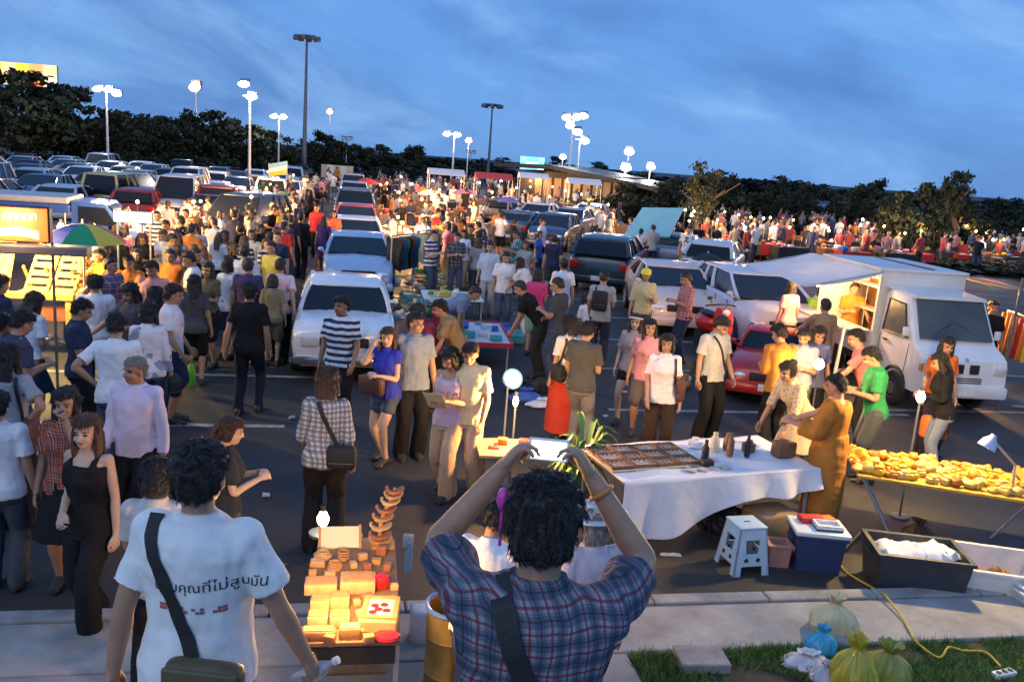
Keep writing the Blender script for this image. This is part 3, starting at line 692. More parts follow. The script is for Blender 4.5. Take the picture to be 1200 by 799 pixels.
def shirt_mb(J, sleeve='short', hem=.84, off=.020, flare=.012, belly=0.0, tank=False):
    mb = MB(); torso(mb, J, off, hem, 1.455 if not tank else 1.36, flare, 22, belly); k = .9 if J['fem'] else 1.0
    if not tank: mb.tube([J['up']((0, -.012, 1.43)), J['up']((0, -.010, 1.482))], [.092, .074], 16, True, .95)
    for sd, s in (('L', -1), ('R', 1)):
        sh, el, wr = J['sh' + sd], J['el' + sd], J['wr' + sd]; ctr = J['up']((s * .07, -.01, 1.385))
        if tank:
            mb.tube([J['up']((s * .085, -.09, 1.33)), J['up']((s * .09, -.05, 1.415)), J['up']((s * .092, 0, 1.425)), J['up']((s * .09, .06, 1.39)), J['up']((s * .085, .11, 1.32))], [.03, .022, .02, .022, .03], 8); continue
        mb.ell(sh + J['T'] @ V((0, 0, -.004)), (.072 * k, .075 * k, .073 * k)); mb.tube([ctr, sh], [.076, .071 * k], 12)
        if sleeve == 'short': e = sh.lerp(el, .72); limb(mb, [sh, sh.lerp(el, .4), e], [.067 * k, .069 * k, .075 * k], 14, False)
        elif sleeve == 'cap': limb(mb, [sh, sh.lerp(el, .35)], [.070 * k, .072 * k], 14, False)
        elif sleeve == 'elbow': limb(mb, [sh, el, el.lerp(wr, .2)], [.074 * k, .068 * k, .07 * k], 14, False)
        elif sleeve == 'long': limb(mb, [sh, sh.lerp(el, .5), el, el.lerp(wr, .5), el.lerp(wr, .96)], [.067 * k, .066 * k, .059 * k, .052 * k, .044 * k], 14, False)
    return mb
def lower_mb(J, kind):
    mb = MB()
    if kind in ('trousers', 'jeans', 'slacks', 'shorts', 'hotpants'):
        torso(mb, J, .012, .80, 1.015, 0)
        off, to, tr = {'trousers': (.014, 1, .006), 'slacks': (.02, 1, .016), 'jeans': (.008, 1, -.004), 'shorts': (.024, .86, 0), 'hotpants': (.014, .42, 0)}[kind]
        for sd, s in (('L', -1), ('R', 1)):
            leg(mb, J, sd, s, off, to, tr); mb.ell(J['hp' + sd] + V((0, -.045, .02)), (.10, .095, .10))
    else:
        zt, zb, w = {'skirt': (1.03, .50, .26), 'mini': (1.02, .60, .20), 'longskirt': (1.03, .14, .25)}[kind]
        hc = J['hipc']; kn = (J['knL'] + J['knR']) / 2; an = (J['anL'] + J['anR']) / 2; rs = []
        for z, k in ((zt, .158), (.95, .185), (.88, .195), (.74, .195 + (w - .19) * .45), (zb, w)):
            if z > .86: c = J['up']((0, -.008, z)) if z > .9 else hc + V((0, -.008, z - .9))
            else: c = hc.lerp(kn, min(1, (.9 - z) / .42)) if z > .48 else kn.lerp(an, (.48 - z) / .4); c = V((c.x, c.y, z - (.9 - hc.z) * (1 if z > .5 else .5)))
            rs.append([c + V((k * math.cos(a), k * (.72 + (.9 - z) * .25) * math.sin(a), 0)) for a in [2 * math.pi * j / 24 for j in range(24)]])
        mb.rings(rs)
    return mb
def robe_mb(J):
    mb = MB(); torso(mb, J, .045, .8, 1.44, .02, 24); hc = J['hipc']; rs = []
    for z, k in ((1.1, .20), (.9, .225), (.6, .24), (.3, .235), (.2, .225)): rs.append([V((hc.x + k * math.cos(a), hc.y * .5 + k * .85 * math.sin(a), z - .9 + hc.z)) for a in [2 * math.pi * j / 26 for j in range(26)]])
    mb.rings(rs)
    for sd, s in (('L', -1),):
        sh, el, wr = J['sh' + sd], J['el' + sd], J['wr' + sd]; mb.ell(sh, (.09, .09, .09)); mb.tube([J['up']((s * .05, 0, 1.38)), sh], [.085, .09], 12); limb(mb, [sh, sh.lerp(el, .6), el, el.lerp(wr, .6)], [.085, .10, .105, .10], 14, False)
    return mb
# hair in head space (origin: head centre), so one mesh serves every pose
def hair_fn(kind):
    def region(d):
        w_ = noise.noise(V(d) * 7) * .16 + noise.noise(V(d) * 17) * .10; x, y, z = d.x, d.y + w_, d.z + w_
        if kind in ('short', 'crew', 'bald'): return z > .42 or (y < .30 and z > -.12 and not (abs(x) > .75 and z < .05 and y > -.1)) or (y < -.35 and z > -.62)
        return z > .40 or (y < .22 and z > -.85)
    return region
def hair_mb(kind, seed=0, dens=1):
    mb = MB(); reg = hair_fn(kind); nu, nv = 36 * dens, 24 * dens; q = random.Random(seed); rs = []
    th = {'short': .017, 'crew': .008, 'long': .016, 'bob': .02, 'pony': .012, 'bun': .012, 'bald': .003, 'mop': .026}[kind]
    for i in range(nv):
        t = math.pi * (i + .3) / nv; ring = []
        for j in range(nu):
            a = 2 * math.pi * j / nu; d = V((math.sin(t) * math.cos(a), math.sin(t) * math.sin(a), math.cos(t)))
            f = 0.0
            for dx in (-.08, 0, .08):
                for dz in (-.08, 0, .08): f += reg(V((d.x + dx, d.y, d.z + dz))) / 9
            if kind == 'bald': f *= 1 if (d.z < .35 and d.y < .3) else 0
            n = noise.noise(d * 3.5 + V((seed, 0, 0))) * .7 + noise.noise(V((d.x * 16, d.y * 16, d.z * 4)) + V((seed, 0, 0))) * .6
            rr = V((.0775, .096, .090)) + V((1, 1, 1)) * (th * (1 + n) if f > .5 else 0)
            k = .82 + .18 * min(1, f * 1.6); c = V((0, -.010, .030 if d.z > -.2 else .030 - .02))
            p = c + V((d.x * rr.x, d.y * rr.y, d.z * (rr.z if d.z > 0 else rr.z * 1.12))) * k; ring.append(p)
        rs.append(ring)
    mb.rings(rs)
    def lock(pts, w, dp, nn=14):
        pts, ws = smoothpts(pts, w, 3); rr = []
        for i, p in enumerate(pts):
            ring = []
            for j in range(nn):
                a = 2 * math.pi * j / nn; u = 1 + .14 * noise.noise(V((math.cos(a) * 4 + seed, math.sin(a) * 4, i * .25)))
                ring.append(p + V((math.cos(a) * ws[i] * u, math.sin(a) * dp * u * (1 if i < len(pts) - 2 else .6), 0)))
            rr.append(ring)
        mb.rings(rr)
    if kind in ('long', 'mop'):
        z = -.32 if kind == 'long' else -.14
        lock([(0, -.060, .04), (0, -.088, -.05), (0, -.094, -.15), (0, -.085, z)], [.07, .086, .085, .055], .034)
        for s in (-1, 1): lock([(s * .060, -.01, .05), (s * .083, -.005, -.03), (s * .085, .0, -.12), (s * .078, .01, z * .8)], [.022, .026, .028, .014], .038, 10)
    if kind == 'bob':
        lock([(0, -.05, .03), (0, -.07, -.05), (0, -.068, -.12)], [.075, .088, .078], .045)
        for s in (-1, 1): lock([(s * .06, .0, .05), (s * .084, .0, -.03), (s * .08, .01, -.105)], [.022, .026, .016], .045, 10)
    if kind == 'pony': mb.ell((0, -.115, .03), (.03, .03, .03)); lock([(0, -.11, .03), (0, -.15, -.02), (0, -.14, -.12), (0, -.13, -.24)], [.025, .036, .032, .012], .026)
    if kind == 'bun': mb.ell((0, -.105, .075), (.045, .045, .042))
    return mb
def shoe_mb():
    mb = MB(); mb.rings([[V((0 + .0 + w * math.cos(a), y, max(.004, zc + h * math.sin(a)))) for a in [2 * math.pi * j / 14 for j in range(14)]] for y, w, zc, h in ((-.085, .022, .035, .03), (-.07, .036, .045, .045), (-.02, .042, .06, .06), (.03, .044, .05, .05), (.09, .05, .038, .038), (.15, .046, .03, .03), (.195, .026, .024, .022))])
    return mb
SHOE = None; HAIRMESH = {}
JOBS = {}   # key -> (MB, voxel, wrinkle amplitude, materials, kind)
MESH = {}
def job(key, fn, vox, wr, mats, kind, arg=None):
    if key not in JOBS: JOBS[key] = (fn(), vox, wr, mats, kind, arg)
    return key
def flush_jobs():
    tmp = []
    for key, (mb, vox, wr, mats, kind, arg) in JOBS.items():
        if key in MESH: continue
        me = bpy.data.meshes.new('tmp'); me.from_pydata(mb.v, [], mb.f); me.update()
        bm = bmesh.new(); bm.from_mesh(me); bmesh.ops.recalc_face_normals(bm, faces=bm.faces[:]); bm.to_mesh(me); bm.free()
        o = bpy.data.objects.new('tmp', me); COL.objects.link(o)
        r = o.modifiers.new('r', 'REMESH'); r.mode = 'VOXEL'; r.voxel_size = vox; r.use_smooth_shade = True
        s = o.modifiers.new('s', 'SMOOTH'); s.factor = .5; s.iterations = 2 if kind == 'body' else 5
        tmp.append((key, o))
    dg = bpy.context.evaluated_depsgraph_get()
    for key, o in tmp:
        mb, vox, wr, mats, kind, arg = JOBS[key]
        me = bpy.data.meshes.new_from_object(o.evaluated_get(dg)); me.name = kind; me.materials.clear()
        for m in mats: me.materials.append(m)
        n = len(me.vertices); co = np.empty(n * 3, 'f'); me.vertices.foreach_get('co', co); co = co.reshape(-1, 3)
        if wr:
            no = np.empty(n * 3, 'f'); me.vertices.foreach_get('normal', no); no = no.reshape(-1, 3); sd = hash(key) % 50 if False else len(key)
            am = np.array([noise.noise(V((x * 10 + sd, y * 10, z * 3.2 + x * 2))) * .8 + noise.noise(V((x * 24 + sd, y * 24, z * 8))) * .3 - abs(noise.noise(V((x * 5 + z * 6, y * 7 + sd, z * 7)))) * .55 for x, y, z in co.tolist()], 'f')
            co += no * (am * wr)[:, None]; me.vertices.foreach_set('co', co.ravel())
        if kind == 'body':
            head, H = arg; Hi = np.array(H.inverted()); lc = (co - np.array(head)) @ Hi.T
            npol = len(me.polygons); c = np.empty(npol * 3, 'f'); me.polygons.foreach_get('center', c); c = (c.reshape(-1, 3) - np.array(head)) @ Hi.T
            mi = np.zeros(npol, 'i'); x, y, z = np.abs(c[:, 0]), c[:, 1], c[:, 2]
            mi[(((x - .031) / .015) ** 2 + ((z - .004) / .0075) ** 2 < 1) & (y > .045)] = 1
            mi[(((x - .032) / .022) ** 2 + ((z - .027) / .0055) ** 2 < 1) & (y > .045)] = 3
            mi[((x / .024) ** 2 + ((z + .056) / .0085) ** 2 < 1) & (y > .06)] = 2
            me.polygons.foreach_set('material_index', mi)
        me.polygons.foreach_set('use_smooth', np.ones(len(me.polygons), bool)); me.update(); MESH[key] = me
    for _, o in tmp:
        m = o.data; bpy.data.objects.remove(o); bpy.data.meshes.remove(m)
PEOPLE = []
SPECIAL = {}
def person(label, at=None, face=180, h=1.68, pose_kw=None, top=('short', (.8, .8, .8)), low=('trousers', (.03, .03, .035)), hair='short', hm='black', shoes=(.03, .03, .03), skin=None, group=None, near=False, z=0.0, loc=None, topmat=None, hem=.84, belly=0.0, tag_=None, head=None, extra=None, off=.02):
    """at = photo measure (x, y) of the crown of the head: the figure of height h stands where that point is h above the ground"""
    PEOPLE.append(dict(label=label, at=at, face=face, h=h, pose=pose_kw or {}, top=top, low=low, hair=hair, hm=hm, shoes=shoes, skin=skin, group=group, near=near, z=z, loc=loc, topmat=topmat, hem=hem, belly=belly, tag=tag_, extra=extra, off=off))
    return PEOPLE[-1]
def flush_people():
    global SHOE
    SHOE = shoe_mb().mesh('shoe', SHOEM)
    for p in PEOPLE:
        pk = tuple(sorted((k, str(v)) for k, v in p['pose'].items())); J = pose(**p['pose']); p['J'] = J; n = p['near']; vx = .0085 if n else .0135
        p['kb'] = job(('body', pk, n), lambda: body_mb(J), .0075 if n else .0105, 0, [SKIN, EYE, LIP, BROW], 'body', (J['head'], J['Hm']))
        t = p['top']; p['kt'] = None
        if t:
            tm = p['topmat'] or CLOTH
            if t[0] == 'robe': p['kt'] = job(('robe', pk, n, tm.name), lambda: robe_mb(J), vx, .012, [tm], 'robe')
            else: p['kt'] = job(('shirt', t[0], p['hem'], p['belly'], pk, n, tm.name, p['off']), lambda: shirt_mb(J, t[0], p['hem'], p['off'], .012, p['belly'], t[0] == 'tank'), vx, .017 if n else .012, [tm], 'shirt')
        l = p['low']; p['kl'] = None
        if l: 
            lm = DENIM if l[1] == 'denim' else CLOTH
            p['kl'] = job((l[0], pk, n, lm.name), lambda: lower_mb(J, l[0]), vx + .001, .011, [lm], 'skirt' if 'skirt' in l[0] or l[0] == 'mini' else ('shorts' if l[0] in ('shorts', 'hotpants') else 'trousers'))
    flush_jobs()
    HM = {'black': HAIRM, 'brown': HAIRB, 'grey': HAIRG}; i = 0
    for p in PEOPLE:
        s = p['h'] / 1.7; J = p['J']
        top = (J['head'] + J['Hm'] @ V((0, 0, .125))) * s
        rz = R(p['face']); Rz = Matrix.Rotation(rz, 3, 'Z')
        if p['loc'] is not None: loc = V(p['loc'])
        else:
            q = G(p['at'][0], p['at'][1], top.z + p['z']); o = Rz @ V((top.x, top.y, 0)); loc = V((q.x - o.x, q.y - o.y, p['z']))
        fc = (loc - V((0, 0, 0)))
        o = link('person', MESH[p['kb']], None, loc, (0, 0, rz)); o.scale = (s, s, s); tag(o, p['label'], 'person', p['group']); p['obj'] = o
        if p['skin']:
            o.material_slots[0].link = 'OBJECT'; o.material_slots[0].material = skin_mat('skin_%s' % p['skin'], {'fair': (.56, .36, .25), 'tan': (.33, .175, .10), 'dark': (.20, .10, .06)}[p['skin']])
        if p['kt']:
            c = link('robe' if p['top'][0] == 'robe' else 'shirt', MESH[p['kt']], o); c.color = (*p['top'][1], 1)
        if p['kl']:
            c = link(JOBS[p['kl']][4], MESH[p['kl']], o); c.color = (*(p['low'][1] if p['low'][1] != 'denim' else (0, 0, 0)), 1)
        if p['hair']:
            i += 1; key = (p['hair'], p['hm'], i % 3)
            if key not in HAIRMESH: HAIRMESH[key] = hair_mb(p['hair'], i % 3).mesh('hair', HM[p['hm']])
            c = link('hair', HAIRMESH[key], o); c.matrix_local = Matrix.Translation(J['head']) @ J['Hm'].to_4x4()
        if p['shoes']:
            for sd in 'LR':
                a = J['an' + sd]; c = link('shoe', SHOE, o, a + V((0, 0, -.085))); c.color = (*p['shoes'], 1)
        if p['extra']: p['extra'](p, o, J)
def wpos(p, v): return p['obj'].location + Matrix.Rotation(R(p['face']), 3, 'Z') @ (V(v) * (p['h'] / 1.7))
# ================================================================== cars
PAINT_CAR = M('car_paint', (.5, .5, .5), .32, .15, var=.05, scale=2, coat=.6, obj=True)
GLASS = M('tinted_car_glass', (.012, .016, .022), .1, var=0, spec=.32); BLACKP = M('black_plastic', (.02, .02, .022), .55, var=.1)
TYRE = M('tyre_rubber', (.018, .018, .018), .85, var=.15); RIM = M('alloy_rim', (.45, .46, .48), .35, .8, var=.1); CHROME = M('chrome', (.62, .63, .66), .18, .9, var=.05)
HEADL = M('headlight_glass', (.75, .78, .82), .12, .3, var=.15, scale=30); TAILL = M('tail_light_red', (.42, .015, .012), .2, var=.1); AMBER = M('amber_lens', (.75, .28, .03), .25, var=.1); PLATE = M('number_plate_white', (.7, .7, .68), .5, var=.15, scale=20)
KINDS = {  # L, W, H, sill z, hood z, boot z, belt z, (rear base, rear top, front top, front base as fraction of L), wheel r, boxy
 'old_sedan': (4.1, 1.60, 1.30, .22, .88, .90, .90, (.16, .27, .60, .73), .29, 1), 'sedan': (4.5, 1.72, 1.36, .20, .88, .98, .95, (.10, .25, .57, .76), .31, 0),
 'hatchback': (3.95, 1.69, 1.43, .20, .90, .95, .98, (.01, .09, .56, .80), .30, 0), 'suv': (4.6, 1.80, 1.78, .28, 1.05, 1.1, 1.10, (.01, .06, .58, .74), .36, 0),
 'van': (4.7, 1.74, 1.95, .25, 1.0, 1.1, 1.08, (.0, .03, .68, .86), .33, 1), 'roadster': (3.5, 1.58, 1.14, .18, .78, .80, .78, (.22, .34, .52, .62), .28, 0), 'pickup': (5.0, 1.74, 1.70, .30, 1.02, 1.0, 1.05, (.40, .44, .62, .74), .36, 1)}
def car_parts(kind, wiper=True):
    L, Wd, H, zs, zh, zb, zbelt, gh, wr, boxy = KINDS[kind]; w = Wd / 2; P = []
    def y(f): return (f - .5) * L
    mb = MB(); mb.mat(0)
    st = [(0, zs + .12, zb - .22, .86), (.012, zs + .03, zb - .08, .93), (.05, zs, zb, .975), (.2, zs, max(zb, zbelt) if gh[0] < .15 else zb, 1), (gh[0] + .02 if gh[0] > .2 else .3, zs, zbelt, 1), (.5, zs, zbelt, 1), (gh[3] - .02, zs, zbelt, 1), (gh[3] + .04, zs, (zbelt + zh * 2) / 3, .995), (.93, zs, zh - .03, .965), (.975, zs + .02, zh - .13, .91), (.992, zs + .06, zh - .20, .86), (1.0, zs + .16, zh - .34, .80)]
    if boxy: st = st[:-4] + [(.955, zs, zh - .02, .985), (.985, zs + .02, zh - .06, .96), (.995, zs + .05, zh - .10, .94), (1.0, zs + .1, zh - .14, .92)]
    rs = []
    for f, z0, z1, k in st:
        hw = w * k; zm = z0 + (z1 - z0) * .55; t = .09 if z1 >= zbelt - .02 else .16
        half = [(0, z0), (hw * .82, z0), (hw * .96, z0 + .06), (hw, zm), (hw * .985, z1 - .10), (hw * .955, z1 - .035), (hw * (1 - t), z1), (hw * .5, z1 + .022), (0, z1 + .03)]
        pr = [(a, b) for a, b in half] + [(-a, b) for a, b in reversed(half[1:-1])]
        rs.append([V((a, y(f), b)) for a, b in pr])
    mb.rings(rs)
    yb0, yt0, yt1, yb1 = (y(f) for f in gh); wb, wt = w * .90, w * .74; zr = H
    zc = zbelt + .01
    roof = [(yt0 - .06, .86, -.045), (yt0, .95, -.01), ((yt0 + yt1) / 2, 1, .03), (yt1 - .05, .97, .005), (yt1 + .03, .90, -.035)]
    mb.rings([[V((a * wt * k, yy, zr - .03 + dz + b)) for a, b in ((-1.04, -.035), (-1.02, -.005), (-.85, .018), (0, .03), (.85, .018), (1.02, -.005), (1.04, -.035), (0, -.03))] for yy, k, dz in roof])
    for s in (-1, 1):
        for a, b, t in (((s * wb, yb0, zc), (s * wt, yt0, zr - .05), .10), ((s * wb, yb1, zc), (s * wt, yt1, zr - .05), .055), ((s * wb * 1.005, (yb0 + yb1) * .5, zc), (s * wt * 1.01, (yt0 + yt1) * .5, zr - .05), .07)): mb.tube([a, V(a).lerp(V(b), .5) + V((s * .014, 0, 0)), b], [t * .75, t * .62, t * .55], 6)
        if kind in ('suv', 'van', 'hatchback'): a, b = V((s * wb, yb0 * .72 + yb1 * .28, zc)), V((s * wt, yt0 * .72 + yt1 * .28, zr - .05)); mb.tube([a, b], [.06, .05], 6)
    if kind == 'pickup':
        mb.mat(1); mb.box((0, y(.21), zb + .012), (Wd * .8, L * .33, .03)); mb.mat(0)
    P.append(('body', mb, [PAINT_CAR, BLACKP], None))
    def pane(name, pts, th=.012, mat=GLASS):
        pts = [V(p) for p in pts]; n = (pts[1] - pts[0]).cross(pts[2] - pts[0]).normalized(); c = sum(pts, V()) / 4
        if n.dot(c - V((0, 0, zc - .3))) < 0: n = -n
        q = MB(); q.poly([p - n * .012 for p in pts], n * th); P.append((name, q, [mat], 'body'))
    pane('windscreen', [(-wb * .96, yb1 - .01, zc), (wb * .96, yb1 - .01, zc), (wt * .93, yt1 + .02, zr - .055), (-wt * .93, yt1 + .02, zr - .055)])
    pane('rear_window', [(-wb * .93, yb0, zc), (wb * .93, yb0, zc), (wt * .9, yt0 - .02, zr - .06), (-wt * .9, yt0 - .02, zr - .06)])
    for s in (-1, 1):
        for f0, f1 in ((.03, .49), (.51, .97)):
            g0 = [yb0 + (yb1 - yb0) * f for f in (f0, f1)]; g1 = [yt0 + (yt1 - yt0) * f for f in (f0, f1)]
            pane('side_window', [(s * wb * .995, g0[0], zc), (s * wb * .995, g0[1], zc), (s * wt * 1.0, g1[1], zr - .055), (s * wt * 1.0, g1[0], zr - .055)])
    for f in (.19, .81):
        for s in (-1, 1):
            c = (s * (w - .09), y(f), wr); q = MB(); rot = Matrix.Rotation(R(90), 3, 'Y')
            q.lathe([(wr * .62, -.10), (wr * .94, -.10), (wr, -.07), (wr, .07), (wr * .94, .10), (wr * .62, .10)], 24, c, rot); P.append(('wheel', q, [TYRE], None))
            q = MB(); q.lathe([(wr * .1, -.103), (wr * .62, -.095), (wr * .64, -.106), (wr * .64, .106), (wr * .62, .095), (wr * .1, .108)], 20, c, rot)
            for k in range(5): a = k * 2 * math.pi / 5; q.bar(V(c) + V((s * .1, 0, 0)), V(c) + V((s * .104, math.cos(a) * wr * .6, math.sin(a) * wr * .6)), .05, .02)
            P.append(('rim', q, [RIM], 'wheel'))
            q = MB(); q.tube([V((s * (w + .004), y(f) + math.cos(a) * (wr + .05), wr + math.sin(a) * (wr + .05))) for a in [math.pi * i / 12 for i in range(13)]], .022, 6); P[0][1].mat(1); P[0][1].v += [] ; o = len(P[0][1].v); P[0][1].v += q.v; P[0][1].f += [tuple(i + o for i in g) for g in q.f]; P[0][1].m += [1] * len(q.f)
    fr = y(1.0); rr = y(0)
    for s in (-1, 1):
        q = MB()
        if boxy: q.box((s * w * .64, fr - .02, zh - .24), (w * .34, .09, .16), None, .02)
        else: q.ell((s * w * .68, fr - .14, zh - .26), (w * .24, .15, .085), 14, 9, Matrix.Rotation(R(-20 * s), 3, 'Z'))
        P.append(('headlight', q, [HEADL], None))
        q = MB(); q.box((s * w * (.88 if boxy else .8), fr - .06 if boxy else fr - .12, zh - (.24 if boxy else .42)), (w * .12, .08, .13 if boxy else .05), None, .015); P.append(('indicator', q, [AMBER], None))
        q = MB(); q.box((s * w * .78, rr + .03, zb - .22), (w * .28, .10, .20), None, .03); P.append(('tail_light', q, [TAILL], None))
        q = MB(); q.ell((s * (w + .05), yb1 - .12, zbelt + .09), (.075, .04, .055), 12, 8); q.bar((s * (w - .06), yb1 - .1, zbelt + .02), (s * (w + .06), yb1 - .12, zbelt + .07), .03); P.append(('mirror', q, [PAINT_CAR if not boxy else BLACKP], None))
        for f in (.42, .62):
            q = MB(); q.box((s * (w + .008), y(f), zbelt - .16), (.03, .17, .03), None, .01); P.append(('door_handle', q, [CHROME if boxy else PAINT_CAR], None))
            q = P[0][1]; q.mat(1); q.box((s * (w * .995), y(f + .085 if f > .5 else f + .1), zs + (zbelt - zs) * .52), (.012, .008, (zbelt - zs) * .8)); q.mat(0)
    q = MB(); q.box((0, fr - .015, zh - .25), (w * .92, .06, .15), None, .02); P.append(('grille', q, [BLACKP], None))
    q = P[-1][1]
    for k in range(4): q.box((0, fr + .018, zh - .30 + k * .033), (w * .88, .01, .008))
    q = MB(); q.box((0, fr + .0, zs + .14), (Wd * .96, .16, .15 if boxy else .2), None, .05); P.append(('bumper', q, [CHROME if boxy else PAINT_CAR], None))
    q = MB(); q.box((0, rr + .02, zs + .16), (Wd * .94, .14, .17), None, .05); P.append(('bumper', q, [CHROME if boxy else PAINT_CAR], None))
    for yy in (fr + .085, rr - .055):
        q = MB(); q.box((0, yy, zs + .19), (.36, .012, .13), None, .004); P.append(('number_plate', q, [PLATE], None))
    if wiper:
        for x in (-.35, .25): q = MB(); a = V((x * w * 1.4, yb1 + .02, zc + .005)); q.bar(a, a.lerp(V((x * w * 1.4 + .45, yb1 - .12, zc + .06)), 1), .014); P.append(('wiper', q, [BLACKP], None))
    return P
CAR_MESH = {}
def car_full(kind, color, label, cat='car', group=None, loc=(0, 0, 0), rz=0.0, name='parked_car', scale=1.0):
    if kind not in CAR_MESH: CAR_MESH[kind] = [(n, q.mesh(n, ms), p) for n, q, ms, p in car_parts(kind)]
    t = thing(name, label, cat, loc, rz, group, scale); last = {}
    for n, me, p in CAR_MESH[kind]:
        o = link(n, me, last.get(p, t) if p else t); o.color = (*color, 1)
        if n in ('body', 'wheel'): last[n] = o
    return t
CAR_ONE = {}
def car_far(kind, color, label, cat='car', group=None, loc=(0, 0, 0), rz=0.0):
    if kind not in CAR_ONE:
        mb = MB(); mats = []
        for n, q, ms, p in car_parts(kind, False):
            if n in ('door_handle', 'wiper', 'rim', 'indicator'): continue
            o = len(mb.v); mb.v += q.v; mb.f += [tuple(i + o for i in f) for f in q.f]
            for i in q.m:
                m = ms[i]
                if m not in mats: mats.append(m)
                mb.m.append(mats.index(m))
        CAR_ONE[kind] = mb.mesh('parked_car', mats)
    o = link('parked_car', CAR_ONE[kind], None, loc, (0, 0, rz)); o.color = (*color, 1); return tag(o, label, cat, group)
CC = {'white': (.72, .74, .76), 'silver': (.42, .44, .47), 'grey': (.18, .19, .21), 'black': (.015, .015, .018), 'dark blue': (.03, .05, .12), 'dark red': (.16, .02, .02), 'bronze': (.20, .15, .10), 'pale blue': (.32, .42, .55), 'gold': (.38, .32, .2)}
# --- the long row of cars parked nose to the camera, down the middle of the market
ROWDIR = math.atan2(-5.3, 26.24)  # the row recedes along this direction
c0 = G(402, 449); rowrot = math.pi + A0
nose = [(c0, 'old_sedan', (.78, .79, .80), 'old white sedan with a boxy nose at the head of the parked row', 1.0),
        (G(419, 352), 'sedan', (.36, .48, .66), 'pale blue saloon parked right behind the old white sedan', 1.0)]
for p, kd, col, lb, sc in nose:
    Lc = KINDS[kd][0] * sc; d = Vector((-math.sin(rowrot), math.cos(rowrot), 0)); car_full(kd, col, lb, 'car', 'cars parked nose to tail down the middle', p - d * Lc / 2, rowrot, scale=sc)
    if kd == 'sedan': VANEND = p - d * Lc
row = [('sedan', (.74, .76, .80), 'silvery white car third from the front of the parked row'), ('hatchback', (.30, .05, .05), 'car with a red roof edge in the middle of the parked row'), ('suv', (.10, .12, .16), 'dark wagon in the far half of the parked row'),
       ('sedan', (.55, .60, .68), 'pale car two places beyond the red-edged one in the parked row'), ('pickup', (.35, .42, .52), 'blue-grey pickup towards the far end of the parked row'), ('sedan', (.6, .62, .65), 'light car last but one in the parked row'), ('suv', (.3, .33, .38), 'last car of the parked row, under the red umbrella')]
p = VANEND
for kd, col, lb in row:
    L = KINDS[kd][0]; d = Vector((-math.sin(rowrot), math.cos(rowrot), 0)); p = p - d * 1.0; car_full(kd, col, lb, 'car', 'cars parked nose to tail down the middle', p - d * L / 2, rowrot); p = p - d * L
# --- right-hand cars by the crowd
def fit(px, py): return G(px, py)
car_full('sedan', (.80, .56, .47), 'pale pink saloon parked across behind the strolling shoppers', 'car', None, G(780, 374), R(180))
car_full('hatchback', (.58, .58, .66), 'silver hatchback angled beside the white awning', 'car', None, G(876, 396), R(-174), scale=1.06)
car_full('roadster', (.42, .015, .02), 'low red car with a steep screen parked in front of the silver hatchback', 'car', None, G(906, 453), R(160), scale=.88)
car_full('hatchback', (.022, .045, .06), 'dark teal wagon parked among the stalls behind the crowd', 'car', None, G(712, 333), R(-14), scale=1.08)
G2 = 'cars parked beyond the dark teal wagon'
for px, py, kd, col, rz, lb in ((648, 290, 'hatchback', (.04, .06, .12), 168, 'dark blue wagon in the cluster behind the teal wagon'), (612, 283, 'sedan', (.05, .07, .11), -16, 'dark saloon parked at the edge of the cluster, nearest the strollers'), (668, 278, 'hatchback', (.16, .2, .28), 165, 'grey-blue car behind the dark blue wagon'),
        (630, 268, 'sedan', (.68, .7, .74), 166, 'white saloon glinting in the cluster'), (592, 262, 'hatchback', (.03, .04, .06), -15, 'black wagon at the far edge of the cluster'), (690, 268, 'hatchback', (.6, .62, .66), 165, 'pale hatchback farthest in the cluster'),
        (835, 330, 'hatchback', (.60, .62, .66), -20, 'white car with its dark boot lid raised'), (790, 316, 'sedan', (.10, .13, .2), -20, 'dark saloon behind the pink one')):
    car_full(kd, col, lb, 'car', G2 if py < 300 else None, G(px, py), R(rz))
# --- left car park: rows of cars under the trees, facing across
q = random.Random(11); cnames = list(CC); LG = 'cars parked in rows under the trees'
slots = []
for r_, (yy, n) in enumerate(((34, 5), (38.5, 7), (45, 10), (50, 12), (57, 15), (62, 15), (69, 17))):
    for k in range(n):
        u = -12.0 - k * 2.75 - (yy - 34) * .10
        slots.append((r_, k, E1 * 0 + Vector((u, yy + k * -.45, 0))))
rown = ['nearest row', 'second row', 'third row', 'fourth row', 'fifth row', 'sixth row', 'row closest to the trees']
for r_, k, pos in slots:
    px, py = PX(pos)
    if px < -60 or px > 345 or py < 190: continue
    cn = q.choice(['white', 'white', 'silver', 'silver', 'grey', 'black', 'dark blue', 'dark red', 'bronze', 'pale blue', 'gold']); kd = q.choice(['sedan', 'sedan', 'sedan', 'hatchback', 'hatchback', 'suv', 'pickup'])
    kn = {'sedan': 'saloon', 'suv': 'tall wagon'}.get(kd, kd)
    f = car_far if r_ > 1 else car_full
    f(kd, CC[cn], f'{cn} {kn} in the {rown[r_]} of the car park under the trees'.replace(' closest to the trees of the car park under', ' of the car park closest to'), 'car', LG + ', ' + rown[r_] + f', {cn} {kn}', pos, A0 + (math.pi if r_ % 2 else 0) + R(q.uniform(-2, 2)))
car_full('van', (.36, .37, .20), 'olive van with big dark side windows beyond the rainbow umbrella', 'van', None, G(150, 254), A0 + R(-14), scale=.95)
car_full('van', (.52, .55, .58), 'silver people carrier with its nose beside the olive van', 'van', None, G(212, 262), A0 + R(180))
car_full('suv', (.03, .04, .05), 'black wagon at the edge of the car park by the crowd', 'car', None, G(287, 290), A0 + R(165))
car_full('sedan', (.07, .10, .2), 'dark blue saloon just beyond the black wagon', 'car', None, G(250, 268), A0 + R(180))

